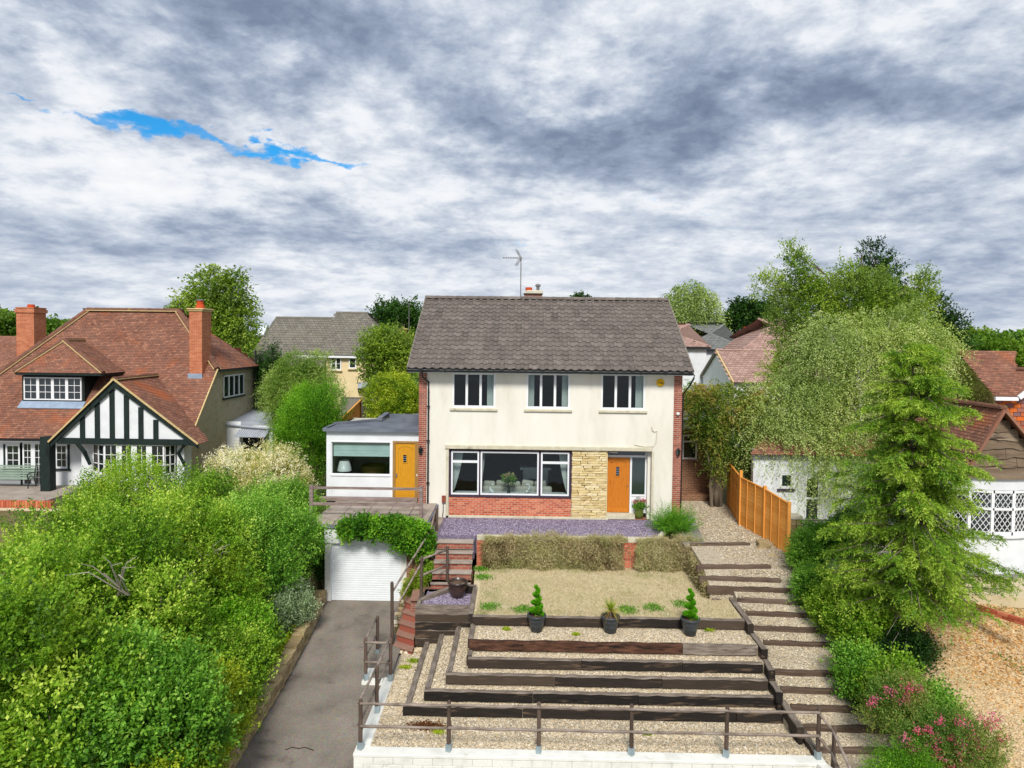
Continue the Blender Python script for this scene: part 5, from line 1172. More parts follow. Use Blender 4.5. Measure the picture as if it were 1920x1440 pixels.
# orange closeboard fence ------------------------------------------------------
OF = thing('orange_panel_fence', 'bright orange lapped panel fence stepping down beside the gravel path', 'fence', (8.6, 24, 0))
fps = [P(1365, 948, Z=0.0), P(1387, 985, Z=-.02), P(1432, 1013, Z=-.1), P(1477, 1046, Z=-.28)]
hts = [1.75, 1.75, 1.75]
lastp = None
for i in range(3):
    a, b = fps[i], fps[i+1]; h = 1.78; steps_n = 13; d = (b-a); zb_ = min(a.z, b.z); side = Vector((-.02, -.0, 0))
    for k in range(steps_n):
        f0 = k/steps_n; t0 = a+Vector((0, 0, h*f0)); t1 = b+Vector((0, 0, h*f0))
        MB().para(t0-Vector((.0, 0, 0)), t1-t0, Vector((-.016, .004, 0)), Vector((.012, 0, h/steps_n+.02))).build('lap_board', mt['larch'], OF)
    for f in (.0, .33, .66, .985):
        q = a+d*f; MB().bar(q+Vector((-.035, 0, .0)), q+Vector((-.035, 0, h)), .035, .03, up=(1, 0, 0)).build('batten', mt['larch'], OF)
    MB().bar(a+Vector((0, 0, h+.01)), b+Vector((0, 0, h+.01)), .07, .03).build('cap_rail', mt['larch'], OF)
for q, h in zip(fps, (1.85, 2.05, 1.9, 1.85)): MB().box(q.x-.05, q.x+.05, q.y-.05, q.y+.05, q.z-.1, q.z+h).build('post', mt['larch'], OF)
# ================================================================== left cottage
YC = 31.2
CT = thing('cottage', 'red-tiled cottage with black and white gable at the left of the picture', 'house', (-19, YC, -.5))
cxr = -15.5; eZ = 1.98; eY = YC-.45; rY, rZ = 36.4, P(250, 583, 36.4).z; sl_ = (rZ-eZ)/(rY-eY)
def cy(z): return eY+(z-eZ)/sl_
rxR, rxL = P(335, 583, rY).x, P(165, 583, rY).x; cxl = -31.0
# walls
fg = [ # front openings: window, french door, window
 R4(11, 833, 38, 879, YC), R4(43, 830, 82, 910, YC), R4(104, 833, 127, 878, YC)]
mb = MB(); wall_cells(mb, cxl+1, cxr, -.8, eZ+.1, YC, YC+.25, fg); mb.build('front_wall', mt['whitewall'], CT)
hz_ = 5.1; hy0, hy1 = cy(hz_), 2*rY-cy(hz_)
MB().prism([(cxr, YC, -.8), (cxr, YC, eZ+.3), (cxr, hy0+.1, hz_-.02), (cxr, hy1-.1, hz_-.02), (cxr, 2*rY-YC, eZ+.3), (cxr, 2*rY-YC, -.8)], (-.25, 0, 0)).build('side_wall', mt['pebbledash'], CT)
for i, (a, c_) in enumerate(((fg[0], 2), (fg[2], 2))): 
    wn = window(CT, a[0], a[1], a[2], a[3], YC-.02, fr=.08, bars=(2, 3)); sb = MB(); sb.box(a[0]-.10, a[0], YC-.03, YC+.02, a[2]-.06, a[3]); sb.box(a[1], a[1]+.10, YC-.03, YC+.02, a[2]-.06, a[3]); sb.box(a[0]-.16, a[1]+.16, YC-.08, YC+.01, a[2]-.10, a[2]-.03); sb.build('black_surround', mt['blackwood'], wn)
a = fg[1]; window(CT, a[0], a[1], a[2], a[3], YC-.02, fr=.07, cuts=(.5,), cuts_w=.2, bars=(2, 6), name='french_door')
MB().box(a[0]-.1, a[0]-.01, YC-.03, YC+.02, a[2], a[3]).build('door_post', mt['blackwood'], CT)
# roof planes (covering tiles), hips
rb = MB(); rt = MB(); ov = .35
pf_ = [(cxl, eY, eZ), (cxr+ov, eY, eZ), (cxr+ov, cy(hz_), hz_), (rxR, rY, rZ), (rxL, rY, rZ), (rxL-.83*(rY-eY), eY, eZ)]
pf_[0] = pf_[5]; pf_ = pf_[:5]
dh = lambda p: False
tiled(rt, pf_, .165, .11, th=.022, base=rb, holes=[dh])
tiled(rt, [(cxr+ov, hy0, hz_), (cxr+ov, hy1, hz_), (rxR, rY, rZ)], .165, .11, base=rb)
tiled(rt, [(cxr+ov, 2*rY-eY, eZ), (rxL-5.5, 2*rY-eY, eZ), (rxL, rY, rZ), (rxR, rY, rZ), (cxr+ov, hy1, hz_)], .5, .4, base=rb)
tiled(rt, [(rxL-.83*(rY-eY), 2*rY-eY, eZ), (rxL-.83*(rY-eY), eY, eZ), (rxL, rY, rZ)], .165, .13, base=rb)
CR = rb.build('roof', mt['clay'], CT); stuff(rt.build('plain_tiles', mt['clay'], CR))
pt = MB()
ridge_line(CR, (rxL, rY, rZ+.05), (rxR, rY, rZ+.05), .16, .40, point=pt)
ridge_line(CR, (rxR, rY, rZ+.05), (cxr+ov, hy0, hz_+.06), .16, .40, point=pt)
ridge_line(CR, (rxL, rY, rZ+.05), (rxL-.83*(rY-eY), eY, eZ+.05), .16, .40, point=pt)
for k in (0,): pt.bar((cxr+ov+.01, eY, eZ+.02), (cxr+ov+.01, hy0, hz_+.02), .06, .07)
pt.build('pale_pointing', mt['pointing'], CR)
fa = MB(); fa.box(cxl, cxr+ov, eY+.02, eY+.06, eZ-.16, eZ-.03); fa.build('fascia', mt['white'], CT)
fa = MB(); fa.box(cxl, cxr+ov, eY-.04, eY+.02, eZ-.10, eZ-.02); fa.box(cxr+ov-.06, cxr+ov+.0, hy0-.1, hy1+.1, hz_-.12, hz_-.02); fa.build('gutter', mt['black'], CT)
MB().box(cxl, cxr, eY+.06, YC, eZ-.08, eZ-.05).build('soffit', mt['whitewall'], CT)
MB().tube([(cxr+ov, hy1, hz_-.1), (cxr+.1, hy1, hz_-.5), (cxr+.1, hy1-.0, .3)], .06, 8).build('soil_pipe', mt['black'], CT)
MB().tube([(cxr+.2, hy1-.3, hz_+.9), (cxr+.2, hy1-.3, 1.8)], .06, 8).build('vent_pipe', mt['black'], CT)
# side window in the pebbledash wall
ws = (P(417, 720, Y=34.45), )
y0_, y1_ = PX(418, 722, cxr).y, PX(456, 722, cxr).y; z0_, z1_ = PX(437, 743, cxr).z, PX(437, 702, cxr).z
s = MB(); x = cxr
s.box(x, x+.05, y0_, y1_, z0_, z0_+.07); s.box(x, x+.05, y0_, y1_, z1_-.07, z1_)
for k in range(5): y = y0_+(y1_-y0_)*k/4; s.box(x, x+.055, max(y0_, y-.05), min(y1_, y+.05), z0_, z1_)
SW = s.build('side_window', mt['white'], CT)
for k in range(4): MB().box(x+.01, x+.02, y0_+(y1_-y0_)*k/4+.05, y0_+(y1_-y0_)*(k+1)/4-.05, z0_+.07, z1_-.07).build('pane', mt['dglass'], SW)
MB().box(x, x+.12, y0_-.08, y1_+.08, z0_-.08, z0_-.01).build('sill', mt['blackwood'], SW)
# black and white gable over the bay
gY = 29.9; gxa, gxb = P(97, 828, gY).x, P(369, 828, gY).x; gzb = P(233, 828, gY).z; ga = P(215, 714, gY); gc = (gxa+gxb)/2; gza = ga.z; gc = ga.x
GBp = [(gxa, gY+.12, gzb), (gxb, gY+.12, gzb), (gc, gY+.12, gza)]
MB().prism([(gxa+.25, gY+.12, gzb), (gxb-.25, gY+.12, gzb), (gc, gY+.12, gza-.15)], (0, .2, 0)).build('gable_panel', mt['whitewall'], CT)
def cyg(z): return cy(z)
gr_ = MB(); gb_ = MB(); zr_ = gza+.05
yr2 = cyg(zr_)
tiled(gr_, [(gxb+.1, gY-.05, gzb-.06), (gxb+.1, eY+.1, gzb-.06), (gc, yr2, zr_), (gc, gY-.05, zr_)], .165, .102, base=gb_)
tiled(gr_, [(gxa-.1, eY+.1, gzb-.06), (gxa-.1, gY-.05, gzb-.06), (gc, gY-.05, zr_), (gc, yr2, zr_)], .165, .102, base=gb_)
GR = gb_.build('gable_roof', mt['clay'], CT); stuff(gr_.build('plain_tiles', mt['clay'], GR)); pt = MB()
ridge_line(GR, (gc, gY-.05, zr_+.05), (gc, yr2+.0, zr_+.05), .12, .42, point=pt)
pt.bar((gxa-.1, gY-.09, gzb-.05), (gc, gY-.09, zr_+.03), .06, .07); pt.bar((gxb+.1, gY-.09, gzb-.05), (gc, gY-.09, zr_+.03), .06, .07); pt.build('pale_pointing', mt['pointing'], GR)
for a, b in (((gxa-.05, gY-.02, gzb-.12), (gc, gY-.02, gza-.10)), ((gxb+.05, gY-.02, gzb-.12), (gc, gY-.02, gza-.10))): MB().bar(a, b, .09, .30, up=(0, -1, 0)).build('barge_board', mt['blackwood'], CT) if False else MB().prism([Vector(a)+Vector((0, 0, -.16)), Vector(b)+Vector((0, 0, -.18)), Vector(b)+Vector((0, 0, .1)), Vector(a)+Vector((0, 0, .10))], (0, .08, 0)).build('barge_board', mt['blackwood'], CT)
for px in (152, 180, 208, 235, 262, 290):
    x = P(px, 790, gY).x; hz2 = gza-.25-abs(x-gc)*(gza-gzb)/((gxb-gxa)/2); MB().box(x-.11, x+.11, gY+.07, gY+.13, gzb+.1, max(gzb+.2, hz2)).build('stud', mt['blackwood'], CT)
MB().box(gxa+.2, gxb-.2, gY+.02, gY+.16, gzb-.14, gzb+.12).build('tie_beam', mt['blackwood'], CT)
px_ = P(88, 880, gY+.1).x; MB().box(px_-.24, px_+.2, gY-.0, gY+.4, -.25, gzb+.15).build('corner_post', mt['blackwood'], CT)
# bay window under the gable
bz0, bz1 = P(250, 893, gY).z, P(250, 834, gY).z
ba, bb = P(192, 860, gY).x, P(305, 860, gY).x; b2, b3 = P(171, 860, gY+.5).x, P(327, 860, gY+.5).x
MB().prism([(ba, gY+.15, -.6), (bb, gY+.15, -.6), (b3, gY+.6, -.6), (b3, YC, -.6), (b2, YC, -.6), (b2, gY+.6, -.6)], (0, 0, bz0+.6-.02)).build('bay_wall', mt['whitewall'], CT)
window(CT, ba, bb, bz0, bz1, gY+.12, fr=.06, cuts=(.25, .5, .75), cuts_w=.26, bars=(2, 3), name='bay_window')
for (xa1, ya1, xb1_, yb1_) in ((b2, gY+.6, ba, gY+.15), (bb, gY+.15, b3, gY+.6)):
    d = Vector((xb1_-xa1, yb1_-ya1, 0)); g = MB(); A_ = Vector((xa1, ya1, bz0)); hh = Vector((0, 0, bz1-bz0)); nn_ = Vector((0, .06, 0))
    for f in (0, .45, .9): g.para(A_+d*f, d*.1, nn_, hh)
    for f in (0, .93): g.para(A_+hh*f, d, nn_, hh*.07)
    for f in (.33, .63): g.para(A_+hh*f, d, nn_*.6, hh*.025)
    o = g.build('bay_window', mt['white'], CT); MB().para(A_+nn_*.5, d, nn_*.1, hh).build('pane', mt['dglass'], o)
MB().box(b2-.2, b3+.2, gY+.62, YC, bz1, gzb-.1).build('bay_head', mt['whitewall'], CT)
MB().box(b3+.05, P(345, 880, gY+.6).x, gY+.62, YC, -.6, gzb-.1).build('bay_side_wall', mt['whitewall'], CT)
for (x, s_) in ((P(143, 850, gY).x, 1), (P(345, 850, gY).x, -1)):
    MB().tube([(x, gY+.05, gzb-.1), (x+.35*s_*-1*-1 if False else x+.3*s_, gY+.1, gzb-.5), (x+.42*s_ if s_ > 0 else x+.1*s_-.0, gY+.3, gzb-1.1)], .09, 4).build('brace', mt['blackwood'], CT)
MB().box(P(150, 860, gY+.6).x, b2-.02, gY+.7, YC, -.6, gzb-.1).build('bay_side_wall', mt['whitewall'], CT)
# dormer
def onroof(px, py):
    d = ray(px, py); t = (eZ-sl_*eY-CAMZ)/(d.z-sl_*d.y); return Vector((0, 0, CAMZ))+d*t
dY = onroof(100, 757).y
da, db, dz0, dz1 = R4(43, 705, 156, 752, dY)
MB().box(da-.05, db+.05, dY+.02, dY+3, dz0-.3, dz1+.02).build('dormer_cheeks', mt['blackwood'], CT)
window(CT, da+.06, db-.06, dz0+.05, dz1-.06, dY-.04, fr=.06, cuts=(.245, .5, .745), cuts_w=.14, bars=(2, 3), name='dormer_window')
MB().prism([(da-.1, dY-.25, dz0-.34), (db+.1, dY-.25, dz0-.34), (db+.1, dY+.05, dz0-.03), (da-.1, dY+.05, dz0-.03)], (0, -.02, .03)).build('lead_apron', mt['lead'], CT)
ap = P(128, 638, dY+1.6); dzr = ap.z; dxa, dxb = P(27, 700, dY-.3).x, P(196, 700, dY-.3).x; dze = P(110, 699, dY-.3).z
ax_ = ap.x; ayy = dY+1.3; yb2 = cy(dze)
g2 = MB(); gb2 = MB(); ye = cy(dzr)
tiled(g2, [(dxa, dY-.35, dze), (dxb, dY-.35, dze), (ax_, ayy, dzr)], .165, .102, base=gb2)
tiled(g2, [(dxb, dY-.35, dze), (dxb, yb2+.2, dze), (ax_, ye, dzr), (ax_, ayy, dzr)], .165, .102, base=gb2)
tiled(g2, [(dxa, yb2+.2, dze), (dxa, dY-.35, dze), (ax_, ayy, dzr), (ax_, ye, dzr)], .165, .102, base=gb2)
DRf = gb2.build('dormer_roof', mt['clay'], CT); stuff(g2.build('plain_tiles', mt['clay'], DRf)); pt = MB()
ridge_line(DRf, (ax_, ayy, dzr+.05), (dxa, dY-.35, dze+.05), .11, .36, point=pt); ridge_line(DRf, (ax_, ayy, dzr+.05), (dxb, dY-.35, dze+.05), .11, .36, point=pt); ridge_line(DRf, (ax_, ayy, dzr+.05), (ax_, ye, dzr+.05), .11, .36, point=pt)
pt.build('pale_pointing', mt['pointing'], DRf)
MB().prism([(dxa+.05, dY-.33, dze-.12), (dxb-.05, dY-.33, dze-.12), (dxb-.05, yb2, dze-.12), (dxa+.05, yb2, dze-.12)], (0, 0, .1)).build('dormer_eaves', mt['blackwood'], CT)
# chimneys
yc1 = onroof(373, 708).y; k0, k1, kz0, kz1 = R4(355, 584, 391, 712, yc1); k1 = min(k1, cxr-.26)
C1 = MB().box(k0, k1, yc1, yc1+1.0, kz0-.3, kz1).build('chimney', mt['brick_och'], CT)
cr_ = MB(); cr_.box(k0-.05, k1+.05, yc1-.05, yc1+1.05, kz1, kz1+.08); cr_.box(k0-.1, k1+.1, yc1-.1, yc1+1.1, kz1+.08, kz1+.16); bev(cr_.build('corbel_cap', mt['pointing'], C1), .02)
MB().lathe(((k0+k1)/2, yc1+.5, kz1+.16), [(.22, 0), (.20, .18), (.15, .2), (.17, .42), (.0, .42)], 14).build('chimney_pot', mt['orangepot'], C1); MB().lathe(((k0+k1)/2, yc1+.5, kz1+.55), [(0, .0), (.2, .0), (.2, .05), (0, .09)], 14).build('pot_cowl', mt['steel'], C1)
MB().box(k0-.06, k1+.02, yc1-.06, yc1-.002, kz0-.05, kz0+.30).build('lead_flashing', mt['lead'], C1)
k0, k1, kz0, kz1 = R4(33, 578, 66, 655, 38.5)
C2 = MB().box(k0, k1, 38.4, 39.4, kz0-1.5, kz1).build('chimney', mt['brick_och'], CT); cr_ = MB(); cr_.box(k0-.06, k1+.06, 38.34, 39.46, kz1-.25, kz1-.05); cr_.box(k0-.03, k1+.03, 38.37, 39.43, kz1, kz1+.06); cr_.build('corbel_cap', mt['brick_och'], C2)
MB().lathe(((k0+k1)/2, 38.9, kz1+.06), [(.2, 0), (.18, .18), (0, .18)], 12).build('chimney_pot', mt['orangepot'], C2)
# rear wing roof glimpsed at the far left
wgb = MB(); wg = MB(); tiled(wg, [(-38, 40, 3.2), (-27, 40, 3.2), (-27.5, 44, 6.6), (-38, 44, 6.6)], .165, .12, base=wgb); WG = wgb.build('rear_wing_roof', mt['clay'], CT); stuff(wg.build('plain_tiles', mt['clay'], WG)); MB().box(-38, -27.5, 40.3, 44, -.6, 3.2).build('rear_wing_wall', mt['whitewall'], CT)
# veranda floor and brick edging
PT = thing('cottage_patio', 'pale patio with red brick edge in front of the cottage', 'patio', (-22, 29, -.4)); pb = P(40, 940, Z=-.3)
MB().box(-32, px_+1.2, pb.y, YC, -.7, -.24).build('paving', mt['slab'], PT)
for k in range(110): MB().box(-32+k*.112, -32+k*.112+.1, pb.y-.22, pb.y-.005, -.7, -.25+U(0, .006)).build('edge_brick', mt['brick_o'], PT)
BN = thing('garden_bench', 'pale green slatted bench with black iron end by the french doors', 'bench', (P(30, 910, 30.6).x, 30.6, -.24))
bl, br2 = -26.5, P(57, 900, 30.5).x
for k in range(5): MB().box(bl, br2, 30.85+.02*k, 30.89+.02*k, .22+.105*k, .29+.105*k).build('back_slat', mt['benchgreen'], BN)
for k in range(4): MB().box(bl, br2, 30.45+.1*k, 30.53+.1*k, .16, .19).build('seat_slat', mt['benchgreen'], BN)
e = MB(); x = br2-.05
e.tube([(x, 30.4, -.24), (x, 30.45, 0), (x, 30.42, .18), (x, 30.38, .4), (x, 30.5, .44), (x, 30.85, .42)], .025, 6); e.tube([(x, 30.95, -.24), (x, 30.82, .1), (x, 30.88, .5), (x, 30.97, .78)], .025, 6); e.tube([(x, 30.42, .17), (x, 30.85, .15)], .025, 6); e.tube([(x, 30.45, 0.18), (x, 30.6, .32), (x, 30.8, .18)], .018, 6); e.build('iron_end', mt['black'], BN)
sheet('cottage_lawn', [(-32, 20, -1.6), (-13.2, 20, -1.6), (-13.2, pb.y-.3, -.52), (-32, pb.y-.3, -.5)], mt['lawn'], .3)
# white lean-to with door 378
LT2 = thing('white_leanto', 'white boarded lean-to porch with a black door beside the cottage', 'porch', (-13.6, 34.5, -.5))
yl = PX(425, 840, cxr).y; l0, l1, lz0, lz1 = R4(425, 795, 512, 880, yl)
for k in range(17): z = -.5+k*.165; MB().para((l0, yl-.015, z), (P(452, 840, yl).x-l0, 0, 0), (0, .02, 0), (0, .012, .17)).build('board', mt['white'], LT2)
MB().box(l0, l1, yl+.02, yl+3.5, -.6, lz1-.1).build('wall', mt['whitewall'], LT2)
MB().prism([(l0-.05, yl-.15, lz1-.05), (l1+.3, yl-.1, lz1-.3), (l1+.3, yl+3.4, lz1+.1), (l0-.05, yl+3.6, lz1+.35)], (0, 0, .05)).build('sheet_roof', mt['corrug'], LT2)
c0, c1 = P(443, 820, yl-.4).x, P(500, 820, yl-.4).x; zc_ = P(470, 819, yl-.6).z
for k in range(14): MB().para((c0+(c1-c0)*k/14, yl-.65, zc_), ((c1-c0)/14*.55, 0, 0), (0, .65, .28), (0, 0, .035)).build('canopy_rib', mt['corrug'], LT2)
MB().prism([(c0, yl-.65, zc_-.02), (c1, yl-.65, zc_-.02), (c1, yl, zc_+.26), (c0, yl, zc_+.26)], (0, 0, .015)).build('canopy_sheet', mt['corrug'], LT2)
d0, d1 = P(456, 840, yl).x, P(500, 840, yl).x; DL = MB().box(d0, d1, yl-.03, yl+.0, -.5, zc_-.06).build('black_door', mt['black'], LT2); MB().box(d0-.07, d0, yl-.04, yl, -.5, zc_-.06).build('door_frame', mt['white'], LT2)
tp = P(473, 826, yl-.04); text_obj('door_number', '378', .16, (tp.x, yl-.04, tp.z), mt['textw'], DL); MB().box(tp.x-.1, tp.x+.1, yl-.036, yl-.031, tp.z-.5, tp.z-.15).build('door_glass', mt['dglass2'], DL)
# ================================================================== houses behind
def hip_roof(par, x0, x1, y0, y1, z, zr, m, hl=None, hr=None, tw=.33, g=.30, ridges=True, ov=.3):
    x0 -= ov; x1 += ov; y0 -= ov; y1 += ov; ym = (y0+y1)/2; hl = (y1-y0)/2 if hl is None else hl; hr = (y1-y0)/2 if hr is None else hr
    b = MB(); t = MB(); A, B_ = (x0+hl, ym, zr), (x1-hr, ym, zr)
    tiled(t, [(x0, y0, z), (x1, y0, z), B_, A], tw, g, .03, base=b)
    tiled(t, [(x1, y1, z), (x0, y1, z), A, B_], tw*2, g*2, .03, base=b)
    if hl > .01: tiled(t, [(x0, y1, z), (x0, y0, z), A], tw, g, .03, base=b)
    else: b.face([(x0, y1, z), (x0, y0, z), A])
    if hr > .01: tiled(t, [(x1, y0, z), (x1, y1, z), B_], tw, g, .03, base=b)
    else: b.face([(x1, y0, z), (x1, y1, z), B_])
    o = b.build('roof', m, par); stuff(t.build('roof_tiles', m, o))
    if ridges:
        if (B_[0]-A[0]) > .3: ridge_line(o, A, B_, .12, .6, m)
        if hl > .01: ridge_line(o, A, (x0, y0, z), .11, .6, m)
        if hr > .01: ridge_line(o, B_, (x1, y0, z), .11, .6, m)
    MB().box(x0+.05, x1-.05, y0-.02, y0+.08, z-.16, z-.02).build('gutter', mt['black'], par); return o
BH = thing('beige_house', 'beige rendered house with long grey roof and skylight behind the garden', 'house', (-16, 55, -.6))
Yb = 55.0
a = P(612, 700, Yb).x; b = P(722, 700, Yb).x; ze = P(660, 666, Yb).z; zr1 = P(645, 586, 59).z
MB().box(a, b-.3, Yb, 63, -.6, ze).build('wall', mt['cream'], BH); xl = P(430, 700, Yb).x
MB().box(xl, a-.02, Yb+1.5, 63, -.6, ze-.3).build('wall', mt['cream'], BH)
hip_roof(BH, a, b+.4, Yb, 63, ze, zr1, mt['slate'], hl=0, hr=3.2)
zr2 = P(540, 595, 60).z
hip_roof(BH, xl+1.2, a+.0, Yb+.9, 64.5, P(540, 688, Yb+.9).z, zr2, mt['slate'], hl=1.1, hr=0)
MB().box(P(560, 690, Yb).x, P(700, 690, Yb).x+1.5, Yb-.36, Yb-.3, ze-.22, ze-.05).build('fascia', mt['white'], BH)
for r_ in ((620, 670, 640, 694), (654, 671, 668, 691)):
    q = R4(*r_, Yb-.06); window(BH, *q, Yb-.08, fr=.09, cuts=(.5,) if r_[0] == 620 else (), cuts_w=.1, bars=(1, 2), glass=mt['dglass2'], sill=.12, sillmat=mt['cream'])
MB().box(P(672, 720, Yb-1).x, P(703, 720, Yb-1).x, Yb-1.2, Yb, P(690, 728, Yb-1).z, P(690, 718, Yb-1).z).build('porch_roof', mt['corrug'], BH)
q = R4(685, 735, 700, 760, Yb-.06); window(BH, *q, Yb-.08, fr=.12, glass=mt['dglass2'], name='door_window')
p = P(674, 732, Yb-.2); MB().lathe((p.x, Yb-.2, p.z), [(0, -.25), (.1, -.2), (.16, .15), (.05, .3), (0, .3)], 6).build('porch_lantern', mt['black'], BH)
def planehit(px, py, y0, z0, y1, z1):
    k = (z1-z0)/(y1-y0); d = ray(px, py); t = (z0-k*y0-CAMZ)/(d.z-k*d.y); return Vector((0, 0, CAMZ))+d*t
zq = P(540, 688, Yb+.9).z; pl = (Yb+.6, zq, (Yb+.6+64.8)/2, zr2)
s0, s1, s2, s3 = [planehit(a_, b_, *pl) for a_, b_ in ((479, 633), (497, 632), (504, 611), (488, 612))]
SK = MB().prism([s0, s1, s2, s3], (0, -.10, .10)).build('skylight_frame', mt['greytile'], BH); c4 = (s0+s1+s2+s3)/4
MB().prism([c4+(q-c4)*.84+Vector((0, -.13, .13)) for q in (s0, s1, s2, s3)], (0, -.01, .01)).build('skylight_glass', mat('bright_skylight', ['c4ccd6', 'd4dae2'], rough=.1, spec=.8), SK)
OC = thing('brick_chimney', 'small orange brick chimney behind the round green tree', 'chimney', (P(753, 640, 62).x, 62, 3)); q = R4(744, 618, 763, 640, 62); MB().box(q[0], q[1], 62, 62.9, q[2]-4.5, q[3]).build('stack', mt['brick_och'], OC); MB().box(q[0]-.1, q[1]+.1, 61.9, 63, q[3], q[3]+.12).build('cap', mt['pointing'], OC); MB().lathe(((q[0]+q[1])/2, 62.4, q[3]+.1), [(.2, 0), (.16, .4), (0, .4)], 10).build('pot', mt['pinktile'], OC)
A2 = thing('tv_aerial', 'distant thin aerial mast above the orange brick chimney', 'aerial', (P(767, 600, 62).x, 62.4, 4)); tp = P(767, 569, 62.4); MB().tube([(tp.x, 62.4, q[2]-1), tp], .035, 5).build('mast', mt['steel'], A2); lf, rg = P(754, 565, 62.4), P(775, 572, 62.4); MB().tube([lf, rg], .02, 5).build('boom', mt['steel'], A2)
# grey and orange fences behind the extension
def board_fence(lab, a, b, h, m, w=.12, grp=None, name='board_fence'):
    a, b = Vector(a), Vector(b); t = thing(name, lab, 'fence', a, grp); n = int((b-a).length/w); d = (b-a)/n
    me = MB().para((0, 0, 0), d*.96, Vector((-d.y, d.x, 0)).normalized()*.02, (0, 0, h), t=0).mesh('board', m)
    for k in range(n): link_mesh('board', me, t, a+d*k+Vector((0, 0, U(-.01, .01))))
    MB().bar(a+Vector((0, 0, h+.02)), b+Vector((0, 0, h+.02)), .08, .04).build('cap_rail', m, t); return t
a = P(640, 740, 41); board_fence('weathered grey board fence in front of the beige house', (P(640, 745, 42).x, 42, P(660, 790, 42).z), (P(688, 745, 42).x, 42, P(690, 790, 42).z), P(670, 746, 42).z-P(670, 790, 42).z, mt['greyboard'], grp='grey fences behind the extension')
board_fence('grey board fence running back beside the golden shrub', (P(679, 745, 37).x, 37, 1.2), (P(697, 745, 42).x, 42, 1.2), P(690, 752, 38).z-1.2, mt['greyboard'], grp='grey fences behind the extension')
board_fence('short orange board fence glimpsed behind the flat roof', (P(640, 790, 33).x, 33, .8), (P(679, 760, 37.5).x, 37.5, 1.4), 2.0, mt['larch'], name='orange_board_fence')
# white houses behind, right
def house(lab, x0, x1, y0, y1, z0, ze, zr, wall, roof, hl=None, hr=None, name='white_house'):
    t = thing(name, lab, 'house', ((x0+x1)/2, y0, z0)); MB().box(x0, x1, y0, y1, z0, ze).build('wall', wall, t); hip_roof(t, x0, x1, y0, y1, ze, zr, roof, hl, hr); return t
Yw = 52
w1 = house('white house with a pink-brown hipped roof just right of the main roof', P(1215, 640, Yw).x, P(1325, 640, Yw).x, Yw, 60, -.6, P(1290, 650, Yw).z, P(1260, 608, Yw+4).z, mt['whitewall'], mt['pinktile'])
w2 = house('white house under a grey pyramid roof behind the trees', P(1300, 640, 54).x, P(1408, 640, 54).x-.2, 55, 62.5, -.6, P(1350, 655, 54.5).z, P(1352, 608, 58.7).z, mt['whitewall'], mt['greytile'])
w3 = house('white house with a brown hipped roof behind the birch', P(1400, 640, 50).x, P(1560, 640, 50).x, 50, 58, -.6, P(1430, 655, 50).z, P(1480, 598, 54).z, mt['whitewall'], mt['pinktile'])
oc = thing('brick_chimney', 'orange brick chimney beside the grey pyramid roof', 'chimney', (P(1399, 630, 60).x, 60, 5)); q = R4(1391, 619, 1408, 650, 58); MB().box(q[0], q[1], 58, 58.8, q[2]-3, q[3]).build('stack', mt['orangepot'], oc); MB().box(q[0]-.07, q[1]+.07, 57.93, 58.87, q[3]-.15, q[3]-.02).build('cap', mt['orangepot'], oc); MB().lathe(((q[0]+q[1])/2, 58.4, q[3]), [(.15, 0), (.13, .3), (0, .3)], 8).build('pot', mt['orangepot'], oc)
w4 = thing('gabled_white_building', 'low white building with a triangular gable and pink-brown roof', 'house', (P(1350, 700, 45).x, 45, -.6))
near, rdg = P(1378, 714, 44), None
X4 = near.x; rdg = PX(1346, 657, X4); fr4 = PX(1318, 724, X4); xr_ = P(1580, 690, 45).x; zb4 = (near.z+fr4.z)/2
MB().prism([(X4, near.y+.3, -.6), (X4, near.y+.3, near.z), (X4, rdg.y, rdg.z-.08), (X4, fr4.y, near.z), (X4, fr4.y, -.6)], (.3, 0, 0)).build('gable_wall', mt['whitewall'], w4)
MB().box(X4+.3, xr_, near.y+.3, fr4.y, -.6, near.z-.1).build('wall', mt['whitewall'], w4)
b = MB(); t = MB(); tiled(t, [(X4-.15, near.y, near.z-.1), (xr_, near.y, near.z-.1), (xr_, rdg.y, rdg.z), (X4-.15, rdg.y, rdg.z)], .33, .30, .03, base=b); tiled(t, [(xr_, 2*rdg.y-near.y, near.z-.1), (X4-.15, 2*rdg.y-near.y, near.z-.1), (X4-.15, rdg.y, rdg.z), (xr_, rdg.y, rdg.z)], .6, .6, .03, base=b)
o = b.build('roof', mt['pinktile'], w4); stuff(t.build('roof_tiles', mt['pinktile'], o)); ridge_line(o, (X4-.15, rdg.y, rdg.z+.05), (xr_, rdg.y, rdg.z+.05), .12, .6, mt['pinktile'])
MB().bar((X4-.12, near.y-.05, near.z-.12), (X4-.12, rdg.y, rdg.z-.02), .10, .16).build('verge_board', mt['pointing'], w4); MB().bar((X4-.12, 2*rdg.y-near.y, near.z-.12), (X4-.12, rdg.y, rdg.z-.02), .1, .2).build('verge_board', mt['slate'], w4)
